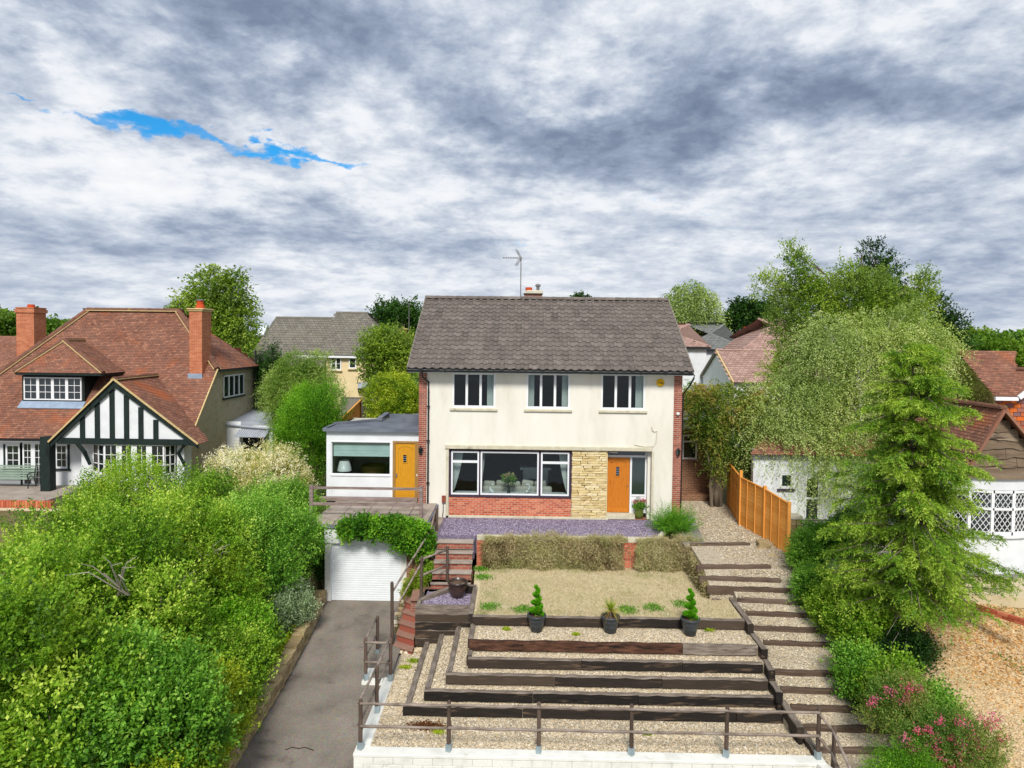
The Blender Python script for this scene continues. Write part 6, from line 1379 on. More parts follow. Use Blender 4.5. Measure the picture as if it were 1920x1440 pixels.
# ================================================================== right cottage
YR1 = 26.6
RCt = thing('white_cottage', 'white cottage with leaded bay window and wavy timber gable at the right', 'house', (14, 21.4, -.2))
r1x0, r1x1 = P(1412, 900, YR1).x, P(1700, 900, YR1).x; sw = R4(1461, 886, 1487, 916, YR1); dw = R4(1509, 895, 1535, 978, YR1)
mb = MB(); wall_cells(mb, r1x0, r1x1, -.5, 2.6, YR1, YR1+.25, [sw, dw]); mb.build('front_wall', mt['whitewall'], RCt)
window(RCt, *sw, YR1-.03, fr=.1, glass=mt['dglass2'], sill=.06, sillmat=mt['subframe']); window(RCt, *dw, YR1-.03, fr=.05, transom=[.53], glass=mt['dglass2'], name='glazed_door')
for k in range(9): x = P(1548, 940, YR1).x+k*.14; MB().box(x, x+.125, YR1-.03, YR1, -.4, 1.9).build('garage_door_plank', mt['white'], RCt)
b = MB(); t = MB(); tiled(t, [(r1x0-.2, YR1-.3, 2.45), (P(1760, 800, YR1).x, YR1-.3, 2.45), (P(1760, 800, YR1).x, 30.8, 5.0), (r1x0+3.2, 30.8, 5.0)], .165, .11, base=b)
tiled(t, [(P(1740, 700, 26).x, 25.6, 3.0), (30, 25.6, 3.0), (30, 28.6, 5.75), (P(1740, 700, 26).x, 28.6, 5.75)], .165, .11, base=b)
RR = b.build('roof', mt['clay'], RCt); stuff(t.build('plain_tiles', mt['clay'], RR)); ridge_line(RR, (r1x0+3.2, 30.8, 5.05), (P(1760, 800, YR1).x, 30.8, 5.05)); ridge_line(RR, (P(1740, 700, 26).x, 28.6, 5.8), (28, 28.6, 5.8))
# timber gable and bay
YT = 21.4; tg = [P(1790, 905, YT), P(1990, 905, YT), P(1872, 772, YT)]
gx0_, gx1_, gxa_ = tg[0].x, tg[1].x, tg[2].x; gzb_ = tg[0].z; gza_ = tg[2].z
MB().box(gx0_+.1, gx1_, YT+.1, 26, -.4, gzb_+.1).build('bay_block', mt['whitewall'], RCt)
z = gzb_; k = 0; rows_ = 8; dz_ = (gza_-gzb_)/rows_
for k in range(rows_):
    z = gzb_+k*dz_; f = 1-(k+.5)/rows_; xa, xb = gxa_-(gxa_-gx0_)*f, gxa_+(gx1_-gxa_)*f; cut = [xa]; 
    while cut[-1] < xb-.6: cut.append(min(xb, cut[-1]+U(.9, 1.7)))
    cut[-1] = xb
    for a, b_ in zip(cut, cut[1:]):
        if b_-a < .15: continue
        n = max(3, int((b_-a)/.18)); vs = []
        for i in range(n+1): x = a+.006+(b_-a-.012)*i/n; w0 = .035*math.sin(x*5+k*2)+.02*math.sin(x*11+k); vs += [(x, YT-.05-U(0, .012), z+w0-.04), (x, YT-.0, z+dz_+.02), (x, YT+.05, z+w0-.04)]
        fs = [(3*i, 3*i+3, 3*i+4, 3*i+1) for i in range(n)]+[(3*i+2, 3*i+5, 3*i+3, 3*i) for i in range(n)]+[(0, 1, 2), (3*n, 3*n+2, 3*n+1)]
        MB().add(vs, fs).build('wavy_board', mt['boarding'], RCt)
MB().prism([(gx0_+.1, YT+.02, gzb_-.05), (gx1_-.1, YT+.02, gzb_-.05), (gxa_, YT+.02, gza_-.05)], (0, .2, 0)).build('gable_backing', mt['boarding'], RCt)
b = MB(); t = MB()
tiled(t, [(gx0_-.2, 25.8, gzb_-.1), (gx0_-.2, YT-.25, gzb_-.1), (gxa_, YT-.25, gza_+.1), (gxa_, 25.8, gza_+.1)], .165, .11, base=b); tiled(t, [(gx1_+.2, YT-.25, gzb_-.1), (gx1_+.2, 25.8, gzb_-.1), (gxa_, 25.8, gza_+.1), (gxa_, YT-.25, gza_+.1)], .165, .11, base=b)
o = b.build('gable_roof', mt['clay'], RCt); stuff(t.build('plain_tiles', mt['clay'], o)); ridge_line(o, (gxa_, YT-.25, gza_+.15), (gxa_, 25.8, gza_+.15), .11, .4, mt['clayridge'])
MB().bar((gx1_+.1, YT-.27, gzb_-.1), (gxa_, YT-.27, gza_+.09), .1, .09).build('verge', mt['clay'], RCt)
MB().bar((gx0_-.1, YT-.27, gzb_-.1), (gxa_, YT-.27, gza_+.09), .1, .09).build('verge', mt['clay'], RCt)
# tile-hung dormer behind
hd = R4(1872, 745, 1990, 830, 25.2); b = MB(); t = MB()
tiled(t, [(hd[0], 25.2, hd[2]), (hd[1], 25.2, hd[2]), (hd[1], 25.25, hd[3]), (hd[0], 25.25, hd[3])], .27, .16, .03, base=b); o = b.build('tile_hung_wall', mt['hangtile'], RCt); stuff(t.build('hanging_tiles', mt['hangtile'], o))
b = MB(); t = MB(); e0, e1 = P(1862, 742, 25), P(1905, 742, 25); tiled(t, [(e0.x, 24.9, e0.z), (e1.x, 24.9, e0.z), (e1.x+1.6, 27.4, e0.z+1.6), (e0.x+.2, 27.4, e0.z+1.6)], .165, .11, base=b); o = b.build('dormer_roof', mt['clay'], RCt); stuff(t.build('plain_tiles', mt['clay'], o))
MB().bar((e1.x, 24.85, e0.z-.05), (e1.x+1.6, 24.85, e0.z+1.2), .08, .16).build('barge_board', mt['white'], RCt); MB().box(e0.x, e1.x, 24.85, 24.95, e0.z-.16, e0.z-.03).build('fascia', mt['white'], RCt)
# curved leaded bay window
bc = P(1858, 960, 20.8); N_ = 7; Rb = 1.55; bzs, bzh = P(1858, 1000, 20.6).z, P(1858, 917, 20.6).z
angs = [math.radians(-170+ (160)*i/N_) for i in range(N_+1)]; cxb = bc.x+.1; cyb = 21.6
BWn = MB()
for i in range(N_+1): x, y = cxb+Rb*math.cos(angs[i]), cyb+Rb*.75*math.sin(angs[i]); BWn.box(x-.045, x+.045, y-.045, y+.045, bzs, bzh)
for i in range(N_):
    A_, B_ = Vector((cxb+Rb*math.cos(angs[i]), cyb+Rb*.75*math.sin(angs[i]), 0)), Vector((cxb+Rb*math.cos(angs[i+1]), cyb+Rb*.75*math.sin(angs[i+1]), 0))
    for z, h in ((bzs, .09), (bzh-.09, .09), (bzs+(bzh-bzs)*.55, .07)): BWn.bar(A_+Vector((0, 0, z+h/2)), B_+Vector((0, 0, z+h/2)), .09, h)
o = BWn.build('bay_window', mt['white'], RCt); ldm = MB()
for i in range(N_):
    A_, B_ = Vector((cxb+Rb*math.cos(angs[i]), cyb+Rb*.75*math.sin(angs[i]), 0)), Vector((cxb+Rb*math.cos(angs[i+1]), cyb+Rb*.75*math.sin(angs[i+1]), 0)); d = B_-A_
    MB().para(A_+Vector((0, 0, bzs)), d, Vector((0, .01, 0)), Vector((0, 0, bzh-bzs))).build('pane', mt['dglass'], o)
    out_ = Vector((0, -.012, 0)); L_ = d.length; Hh = bzh-bzs; n_ = 4; s_ = L_/n_; nz = int(Hh/(s_*1.3))
    for k in range(-nz, n_+1):
        for sg in (1, -1):
            u0, v0, u1, v1 = (k, 0, k+nz, nz) if sg > 0 else (k, nz, k+nz, 0)
            for (ua, va, ub, vb) in [(u0, v0, u1, v1)]:
                ts = [max(0, (0-ua)/(ub-ua)), min(1, (n_-ua)/(ub-ua))]
                if ts[0] < ts[1]:
                    qa = A_+d*((ua+(ub-ua)*ts[0])/n_)+Vector((0, 0, bzs+Hh*(va+(vb-va)*ts[0])/nz))+out_; qb = A_+d*((ua+(ub-ua)*ts[1])/n_)+Vector((0, 0, bzs+Hh*(va+(vb-va)*ts[1])/nz))+out_
                    ldm.bar(qa, qb, .012, .016)
ldm.build('leaded_lattice', mt['white'], o)
prof = [(Rb*1.04, -.6), (Rb*1.04, bzs-.02), (Rb*.9, bzs), (0, bzs)]
m_ = MB(); 
for (za, zb_, rr) in ((-.6, bzs-.09, 1.0), (bzs-.09, bzs-.005, 1.07), (bzh+.005, bzh+.35, 1.04)):
    m_.prism([(cxb+Rb*rr*math.cos(t_), cyb+Rb*.75*rr*math.sin(t_), za) for t_ in [math.radians(-180+180*i/16) for i in range(17)]], (0, 0, zb_-za))
m_.build('bay_wall', mt['whitewall'], RCt)
MB().prism([(cxb+Rb*1.12*math.cos(t_), cyb+Rb*.85*math.sin(t_), bzh+.36) for t_ in [math.radians(-180+180*i/16) for i in range(17)]], (0, 0, .12)).build('bay_head', mt['boarding'], RCt)
# right-hand front garden
sheet('woodchip_slope', [(8.9, 11, -3.6), (17, 11, -3.6), (17, 19.0, -.30), (10.3, 19.0, -.30), (9.6, 16, -1.5)], mt['chips'], .3)
sheet('right_lawn', [(11.2, 19.0, -.12), (22, 17.5, -.12), (22, 20.2, -.10), (11.2, 20.2, -.10)], mt['lawn'], .3)
sheet('grey_forecourt', [(9.3, 20.2, -.09), (24, 20.0, -.09), (24, 27, -.09), (9.3, 27, -.09)], mt['grey_slab'], .3)
BE = thing('brick_edging', 'low red brick edging between the dry lawn and the woodchip slope', 'edging', (13, 18.9, -.3))
ea, eb = P(1812, 1130, Z=-.05), P(1935, 1168, Z=-.05); n = int((eb-ea).length/.235)
for k in range(n):
    for l in range(2): q = ea+(eb-ea)*(k+(.5 if l else 0))/n; MB().bar(q+Vector((0, 0, -.08*l)), q+(eb-ea)/n*.95+Vector((0, 0, -.08*l)), .11, .07).build('brick', mt['brick_o'], BE)
GPi = thing('stone_gate_pier', 'pale stone pier with a cap beside the orange fence', 'pier', (P(1490, 1010, 23).x, 23, -.3)); q = R4(1480, 968, 1504, 1030, 23.2)
z = q[2]-.5
while z < q[3]-.12: 
    for h_ in range(2): MB().box(q[0]+.02+h_*(q[1]-q[0])/2, q[0]+(h_+1)*(q[1]-q[0])/2-.005, 23.2-U(0, .012), 23.6, z+.006, z+.104).build('stone', mt['drystone'], GPi)
    z += .11
MB().box(q[0], q[1], 23.15, 23.65, z, z+.1).build('cap_stone', mt['trimstone'], GPi)
RL = thing('black_iron_railing', 'low black iron railing in front of the white cottage door', 'railing', (P(1560, 980, 24).x, 24, 0)); ra, rb_ = P(1506, 976, 24.2), P(1600, 976, 24.2)
MB().tube([ra, rb_], .015, 5).build('top_rail', mt['black'], RL); MB().tube([ra-Vector((0, 0, .75)), rb_-Vector((0, 0, .75))], .012, 5).build('bottom_rail', mt['black'], RL)
for k in range(17): q = ra+(rb_-ra)*k/16; MB().tube([q, q-Vector((0, 0, .78))], .008, 4).build('baluster', mt['black'], RL)
p = P(1789, 1345, Z=-2.1); solo(MB().box(p.x-.03, p.x+.03, p.y-.03, p.y+.03, -2.4, -1.78).build('wooden_stake', mt['post']), 'short dark wooden stake beside the pink flowers', 'stake')
# rocks by the path
for k, (px, py, z, s_) in enumerate(((1429, 1025, -.1, .28), (1446, 1047, -.25, .2), (1453, 1055, -.3, .14))):
    p = P(px, py, Z=z); o = blockstone(s_*1.6, s_, s_*.7, .9); place(o, 'garden_rock', mt['drystone'], None, (p.x, p.y, z+s_*.2)); oo = bpy.data.objects[-1] if False else None
for o in [o for o in bpy.data.objects if o.name.startswith('garden_rock')]:
    i = 0 if '.' not in o.name else int(o.name[-1]); tagit(o, ['flat grey rock on the gravel beside the orange fence', 'brown lump of rock at the lower end of the orange fence', 'smallest rock below the end of the orange fence'][i], 'rock', 'rocks beside the orange fence')
# ================================================================== planting
def stuff_flowers(*a): return stuff(blobfoliage(*a))
# dry weeds over the side of the path above the lawn corner
def pebbles(name, region, n, size, m, zf):
    """loose stones lying on a gravel bed"""
    x = RNG.uniform(region[0], region[1], n); y = RNG.uniform(region[2], region[3], n); z = zf(x, y); c = np.stack([x, y, z], 1)
    base = np.array([[1, 0, 0], [0, 1, 0], [-1, 0, 0], [0, -1, 0], [.1, .1, .75]]); s = size*(.5+RNG.random(n))
    sc = np.stack([s, s*(.6+.4*RNG.random(n)), s*(.5+.4*RNG.random(n))], 1); th = RNG.random(n)*6.28; v = base[None]*sc[:, None]; 
    v = v+RNG.normal(size=v.shape)*s[:, None, None]*.16
    xr, yr2_ = v[..., 0]*np.cos(th)[:, None]-v[..., 1]*np.sin(th)[:, None], v[..., 0]*np.sin(th)[:, None]+v[..., 1]*np.cos(th)[:, None]; v[..., 0] = xr; v[..., 1] = yr2_; v += c[:, None]
    tri = np.array([[0, 1, 4], [1, 2, 4], [2, 3, 4], [3, 0, 4]]); f = (tri[None]+np.arange(n)[:, None, None]*5).reshape(-1)
    me = bpy.data.meshes.new(name); me.vertices.add(n*5); me.vertices.foreach_set('co', v.reshape(-1).astype(np.float32)); me.loops.add(n*12); me.loops.foreach_set('vertex_index', f.astype(np.int32)); me.polygons.add(n*4)
    me.polygons.foreach_set('loop_start', np.arange(0, n*12, 3, dtype=np.int32)); me.update(calc_edges=True)
    at = me.attributes.new('tint', 'FLOAT', 'FACE'); at.data.foreach_set('value', np.repeat(RNG.random(n), 4).astype(np.float32)); me.materials.append(m)
    o = link_mesh(name, me); o['kind'] = 'stuff'; return o
cst = lambda z: (lambda x, y: np.full(len(x), z))
pebbles('loose_pebbles', (-3.4, 6.6, 15.07, 16.32), 17000, .022, mt['pebble'], cst(-2.478))
pebbles('loose_pebbles', (-3.38, -2.85, 16.4, 19.9), 3500, .022, mt['pebble'], cst(-2.478))
for (x0, x1, y0, y1, z, n) in ((-1.2, 6.2, 17.92, 18.78, -1.252, 8000), (-1.2, 6.2, 17.49, 17.74, -1.503, 3000), (-1.2, 6.2, 17.1, 17.32, -1.753, 2500), (-2.2, 6.2, 16.77, 16.94, -2.003, 3000), (-2.6, 6.2, 16.5, 16.6, -2.253, 2000), (-1.7, -1.4, 17.15, 19.8, -1.753, 1300), (-2.2, -1.9, 16.8, 19.8, -2.003, 1500), (-2.64, -2.4, 16.6, 19.8, -2.253, 1500)):
    pebbles('loose_pebbles', (x0, x1, y0, y1), n, .020, mt['pebble'], cst(z))
for k in range(len(SY)):
    y = SY[k][0]; y2 = SY[k+1][0] if k+1 < len(SY) else 13.0; z2 = (SY[k+1][1] if k+1 < len(SY) else -2.8)-.028
    pebbles('loose_pebbles', (6.5, 9.2, y2+.08, y-.08), int(1500*(y-y2)), .022, mt['pebble'], lambda x, y, a=y2, b=SY[k][0], c=z2, d=max(z2, SY[k][1]-.09): c+(d-c)*(y-a)/(b-a))
pebbles('loose_pebbles', (6.4, 8.5, 23, 29), 5000, .024, mt['pebble'], cst(.0))
pebbles('slate_chips', (-2.8, 4.7, 23.25, 25.5), 14000, .026, mt['slatechip'], cst(.002)); pebbles('slate_chips', (-2.9, -1.45, 20.1, 21.2), 2500, .026, mt['slatechip'], cst(-1.198))
pebbles('wood_chips', (9.8, 16.5, 13.2, 18.9), 22000, .035, mat('wood_chip', ['b98a50'], pieces=['8a6438', 'c49a60', 'dcb884', 'b07c42', 'e2c89c', 'a87038'], pfac=.9), lambda x, y: -.30-(19.0-y)*.4125+.005)
xx_ = RNG.uniform(9.8, 16, 9000); yy_ = RNG.uniform(13, 18.9, 9000); kk = (np.sin(xx_*1.9+yy_*1.1)*np.sin(yy_*2.3-xx_*.7)+.5*np.sin(xx_*5.1)*np.sin(yy_*4.7)) > .55; xx_, yy_ = xx_[kk], yy_[kk]
# grass on the dry lawn
def grass(name, x0, x1, y0, y1, z, n, ln=.06, m=None, cond=None):
    x = RNG.uniform(x0, x1, n); y = RNG.uniform(y0, y1, n); p = np.stack([x, y, np.full(n, z)], 1)
    if cond is not None: p = p[cond(p)]
    n = len(p); d = RNG.normal(size=(n, 3))*.6+np.array([0, 0, .8]); g = .5+.25*np.sin(p[:, 0]*2.1+1)*np.sin(p[:, 1]*2.7)+RNG.normal(size=n)*.25
    o = leafcloud(name, p, d, ln, .16, g, m or L['grassb'], None, 0); o['kind'] = 'stuff'; return o
grass('dry_grass', -1.25, 6.25, 19.0, 23.1, LZ-.01, 60000, .055, None, lambda p: (p[:, 0] < 5.65) | (p[:, 1] < 20.4))
tf = [(RNG.normal(size=(700, 2))*.13+np.array(c)) for c in ((-.9, 19.55), (.1, 19.4), (3.1, 19.5), (4.8, 20.0), (-1.2, 22.0), (-1.3, 22.8), (3.9, 19.7))]
tp = np.concatenate(tf); tp = np.concatenate([tp, np.full((len(tp), 1), LZ-.01)], 1); o = leafcloud('green_weeds', tp, RNG.normal(size=tp.shape)*.7+np.array([0, 0, .6]), .07, .4, .5+RNG.normal(size=len(tp))*.2, L['deep'], None, .2); o['kind'] = 'stuff'
grass('dry_grass', -30, -13.5, 21, 28.2, -1.0, 100) if False else None
oo_ = leafcloud('slope_weeds', np.stack([xx_, yy_, -.30-(19.0-yy_)*.4125], 1), RNG.normal(size=(len(xx_), 3))*.7+np.array([0, 0, .6]), .08, .35, .6+RNG.normal(size=len(xx_))*.25, L['val'], None, .2); oo_['kind'] = 'stuff'
# dead creeper hanging over the retaining wall
nb = 3600; bx_ = RNG.uniform(-1.3, 6.05, nb); ok = ~((bx_ > 3.45) & (bx_ < 3.95) & (RNG.random(nb) < .93)) & ~((bx_ < -.95) & (RNG.random(nb) < .6)); bx_ = bx_[ok]; nb = len(bx_)
bz_ = -.02-1.0*RNG.random(nb)**1.15; thick = (.12+.20*np.abs(np.sin(bx_*2.1)+.6*np.sin(bx_*5.3+bz_*3)))*(1-.4*np.abs(bz_+.4)); by_ = ty-.15-thick*RNG.random(nb)**.5
base = np.stack([bx_, by_, bz_], 1); sd = unit(np.stack([RNG.normal(size=nb)*.25, -np.abs(RNG.normal(size=nb))*.25, -.9+RNG.normal(size=nb)*.25], 1))
pp, dd_, tt = sprays(base, sd, 22, .26*(.5+RNG.random(nb)), .75, .05, .35, .45+.2*np.sin(bx_*1.7)+.25*np.sin(bx_*6.1+bz_*7)*np.sin(bx_*2.9-bz_*4), .15, jit=.022)
DC = leafcloud('dead_creeper', pp, dd_, .095, .15, tt, L['hay'], None, .1); solo(DC, 'dry straw-coloured creeper draped over the retaining wall below the slate terrace', 'climbing plant')
nb = 1300; bx_ = RNG.uniform(-1.2, 6.15, nb); ok = ~((bx_ > 3.55) & (bx_ < 3.95)); bx_ = bx_[ok]; nb = len(bx_); base = np.stack([bx_, ty-.22+RNG.normal(size=nb)*.08, -.04+.20*np.abs(np.sin(bx_*3.1)*np.sin(bx_*1.3+1))*RNG.random(nb)], 1); base[:, 2] += .28*np.exp(-((bx_-1.05)/.2)**2)*RNG.random(nb)
pp, dd_, tt = sprays(base, unit(RNG.normal(size=(nb, 3))+np.array([0, -.5, .35])), 16, .18*(.5+RNG.random(nb)), .8, .05, .35, np.full(nb, .55), .1, jit=.03)
leafcloud('creeper_top_growth', pp, dd_, .06, .2, tt, L['hay'], DC, .2)
def shrub(lab, px, py, Y, zt, z0, rx, n, k, leaf, m, cat='shrub', name='shrub', ry=None, slen=.35, up=.45, lobes=4, seed=1, wdt=.6, droop=0, grp=None, spread=.7, extra=(), stem=True, tv=.16, tb=.45, lamt=.35, base_py=None, flat=.5, shell=.5):
    """rounded shrub: px is its middle in the photo, py its top"""
    top = P(px, py, Y).z if zt is None else zt; cx = P(px, py, Y).x; ry = ry or rx; h = top-z0; rs = random.Random(seed)
    t = thing(name, lab, cat, (cx, Y, z0), grp); bl = [(cx, Y, z0+h*.45, rx*.66, ry*.66, h*.42)]
    for i in range(lobes*2):
        a = rs.uniform(0, 6.28); e = math.asin(rs.uniform(-.1, 1)); q = rs.uniform(.5, .86); s_ = rs.uniform(.20, .42)
        bl.append((cx+rx*q*math.cos(a)*math.cos(e), Y+ry*q*math.sin(a)*math.cos(e), z0+h*.45+h*.40*math.sin(e)*(q/.66), rx*s_, ry*s_, h*s_*.55))
    bl += list(extra)
    blobfoliage('foliage', t, bl, n, k, slen, leaf, wdt, m, seed, up, spread, droop, shell, 2.2, lamt, z0-.1, tb, tv, flat)
    ns_ = max(12, n//70); d = unit(RNG.normal(size=(ns_, 3))*np.array([1, 1, .6])+np.array([0, 0, .55])); p = np.array([cx, Y, z0+h*.45])+d*np.array([rx, ry, h*.5])*(.78+.12*RNG.random(ns_))[:, None]
    sdv = unit(d*.4+np.array([0, 0, .8])+RNG.normal(size=(ns_, 3))*.25); pp_, dd2, tt2 = sprays(p, sdv, 26, slen*(1.1+1.3*RNG.random(ns_)), spread, leaf, wdt, tb+.18+RNG.normal(size=ns_)*.12, .1)
    stuff(leafcloud('shoots', pp_, dd2, leaf*.95, wdt, tt2, m, t, flat))
    if stem: stems(t, (cx, Y, z0), [(b[0], b[1], b[2]) for b in bl], .05)
    return t
# --- the leafy bank on the left
HS = 'overgrown shrubs on the bank left of the driveway'
bank = [ # px, py(top), Y, half width, ry, sprays, leaf material, label
 (90, 1120, 12.6, 2.0, 1.7, 5200, 'hedge', 'large leafy shrub filling the bottom left corner of the picture', .078, 3),
 (20, 1010, 15.5, 2.0, 1.8, 3000, 'hedge', 'mid green shrub cut by the left picture edge below the dry lawn', .07, 4),
 (215, 1010, 15.2, 2.1, 1.8, 5200, 'hedge', 'bushy bright green shrub in the middle of the left bank', .072, 5),
 (262, 1240, 12.9, 1.55, 1.4, 4200, 'deep', 'darker green shrub low on the bank, right of the corner shrub', .075, 6),
 (345, 928, 18.2, 2.0, 1.8, 4800, 'hedge', 'tall yellowish green shrub in front of the cottage bay window', .066, 7),
 (150, 935, 20.0, 2.2, 1.8, 2800, 'hedge', 'loose olive green shrub in front of the cottage french doors', .062, 8),
 (488, 925, 20.6, 1.7, 1.7, 5200, 'deep', 'dense dark green shrub beside the garage', .062, 9),
 (395, 885, 22.6, 2.1, 1.6, 3600, 'hedge', 'bright green shrub behind the dark garage shrub', .06, 10),
 (240, 882, 23.6, 2.2, 1.6, 2800, 'hedge', 'tall shooting shrub under the black and white gable', .06, 11),
 (520, 900, 24.2, 1.6, 1.5, 2600, 'deep', 'green shrub in front of the cream blossom bush', .06, 12)]
for px, py, Y, rx, ry, n, lm, lab, lf, sd_ in bank:
    z0 = gz_left(-9, Y)-.25; shrub(lab, px, py, Y, None, z0, rx, n, 15, lf, L[lm], ry=ry, seed=sd_, grp=HS, lobes=6, slen=.42, up=.42, tv=.2, tb=.5 if lm == 'hedge' else (.58 if sd_ in (9, 12) else .5), lamt=.42)
# lower growth in front of and between
shrub('low yellow-green ground shrub beside the stone edging wall at the bottom', 372, 1285, 14.2, None, -3.0, .95, 3600, 13, .062, L['yell'], ry=1.5, seed=21, grp=HS, slen=.3, up=.5, lobes=5)
shrub('bright lime shrub halfway up the bank beside the driveway wall', 448, 1140, 17.6, None, -2.6, .95, 2600, 13, .062, L['lime'], ry=1.4, seed=22, grp=HS, slen=.3, lobes=5)
shrub('silver-leaved plant spilling towards the driveway wall near the garage', 545, 1090, 20.3, None, -2.3, .6, 2200, 12, .05, L['grey'], ry=1.3, seed=23, grp=HS, slen=.25, lobes=4)
shrub('small green shrub at the foot of the dark garage shrub', 440, 1200, 16.0, None, -2.8, .8, 2000, 13, .06, L['hedge'], ry=1.2, seed=24, grp=HS, slen=.3)
shrub('lowest lime green plant by the wall at the bottom edge', 285, 1390, 12.3, None, -3.2, 1.0, 2600, 13, .06, L['yell'], ry=1.0, seed=25, grp=HS, slen=.3)
n_ = 16000; x = -6.9-RNG.random(n_)*7; y = RNG.uniform(11.5, 23, n_); z = np.interp(y, [13, 26], [-2.75, -.55]); pp = np.stack([x, y, z+RNG.random(n_)*.45], 1)
nn2 = 9000; yy = RNG.uniform(11.5, 22.3, nn2); wxx = np.interp(yy, [11.5, 14.5, 17.5, 20.5, 22.5], [-6.72, -6.6, -6.57, -6.65, -6.82]); zz2 = np.interp(yy, [13, 26], [-2.75, -.55])
e_ = leafcloud('ivy_over_wall', np.stack([wxx-np.abs(RNG.normal(size=nn2))*.35, yy, np.interp(yy, [15.2, 22.8], [-2.80, -2.09])+.40+RNG.normal(size=nn2)*.10], 1), RNG.normal(size=(nn2, 3))*.7+np.array([.3, -.3, .4]), .08, .75, .6+RNG.normal(size=nn2)*.2, L['yell'], None, .6); e_['kind'] = 'stuff'
o = leafcloud('bank_undergrowth', pp, RNG.normal(size=pp.shape)*.7+np.array([.2, -.3, .5]), .09, .7, .4+RNG.normal(size=n_)*.2, L['deep'], None, .6); o['kind'] = 'stuff'
# bare twigs poking out of the shrubs
for lab, px, py, Y in (('pale bare branches sticking out of the shrubs in the middle of the bank', 205, 1085, 14.0), ('bare grey branch in the shrub below the bay window', 330, 1110, 15.9), ('bare twigs in the dark shrub beside the garage', 390, 1050, 18.0)):
    c = P(px, py, Y); mb = MB()
    for k in range(9): e = c+Vector((U(-.7, .7), U(-.5, .1), U(-.05, .6))); mb.tube([c+Vector((U(-.2, .2), .4, -.5)), (c+e)/2+Vector((U(-.1, .1), 0, .1)), e], [.018, .012, .005], 5)
    solo(mb.build('bare_branch', mt['greytwig']), lab, 'branch', 'bare branches among the shrubs')
# upright shoots in front of the bay
SH = thing('tall_shoots', 'tall thin leafy shoots standing in front of the cottage bay window', 'shrub', (P(230, 950, 22).x, 22, -1)); bs, dr, ln = [], [], []
for px, py in ((180, 905), (205, 868), (222, 850), (238, 838), (256, 868), (283, 852), (300, 880), (160, 925), (330, 900), (270, 880), (120, 935), (40, 970), (60, 950)):
    tp_ = P(px, py, 22.0); b0 = Vector((tp_.x+U(-.3, .3), 22.2, tp_.z-1.9)); mb = MB()
    for q in range(46): f = q/46; c = b0+(tp_-b0)*f; bs.append(c); dr.append((U(-1, 1), U(-1, 1), .5)); ln.append(.22*(1-f*.6))
p_, d_, t_ = sprays(np.array([list(b) for b in bs]), unit(np.array(dr)), 9, np.array(ln), .7, .05, .5, np.full(len(bs), .6)); leafcloud('foliage', p_, d_, .06, .55, t_, L['hedge'], SH, .4)
# cream blossom bush, lime bush, bamboo and more behind
shrub('bush covered in cream blossom between the cottage and the white extension', 508, 828, 27.0, None, -.7, 1.55, 4600, 13, .06, L['blossom'], ry=1.5, seed=31, slen=.3, up=.4, lobes=6, tb=.46, tv=.3, wdt=.5, extra=[(P(440, 870, 26.5).x, 26.5, P(440, 880, 26.5).z, 1.0, .9, .8)])
shrub('tall bright lime green feathery bush left of the flat-roofed extension', 575, 722, 30.5, None, -.6, 1.75, 6500, 14, .085, L['lime'], ry=1.5, seed=32, slen=.5, up=.6, lobes=6, wdt=.25, spread=.5)
shrub('pale green bamboo clump behind the lime green bush', 572, 665, 36.0, None, -.6, 1.9, 6000, 13, .13, L['bamboo'], ry=1.8, seed=33, slen=.55, up=.2, droop=.5, lobes=7, wdt=.2)
shrub('dark ivy-covered bush between the cottage side wall and the bamboo', 512, 650, 39.5, None, -.6, .75, 1800, 12, .1, L['dark'], ry=1.2, seed=34, lobes=4, slen=.4)
shrub('golden green shrub with an orange patch behind the flat roof', 745, 712, 34.0, None, -.3, 1.7, 4200, 12, .09, L['yell'], ry=1.4, seed=35, lobes=6, slen=.35, tb=.55)
# ivy on the garage, left and right
IV = thing('garage_creeper', 'bright green creeper hanging over the white garage front', 'climbing plant', (P(730, 985, YG-.2).x, YG-.2, 0))
bl = []
for px, py, r in ((655, 990, .28), (680, 985, .32), (705, 990, .34), (730, 988, .36), (755, 992, .40), (780, 998, .40), (775, 1014, .38), (788, 1026, .32), (755, 1010, .34), (793, 1012, .3), (650, 996, .15)):
    q = P(px, py, YG-.25); bl.append((q.x, q.y, q.z, r, .32, r*.8))
blobfoliage('foliage', IV, bl, 2600, 13, .2, .075, .75, L['ivy'], 41, .25, .6, .2, .4, tb=.55, tv=.22)
I2 = thing('ivy', 'dark ivy on the brick wall left of the garage under the deck', 'climbing plant', (gl-.2, YG+.4, -1)); bl = []
for px, py, r in ((600, 1000, .3), (603, 1020, .25), (600, 1045, .24), (597, 1070, .22), (590, 1000, .3)): q = P(px, py, YG+.4); bl.append((q.x, q.y, q.z, r*.7, .2, r))
blobfoliage('foliage', I2, bl, 500, 12, .15, .06, .8, L['ivy'], 42, .2, .6, .3, .4, tb=.35)
MB().box(gl-1.2, gl+.0, YG+.6, YG+.75, -2.6, .2).build('old_wall', mt['brick_pale'], I2)
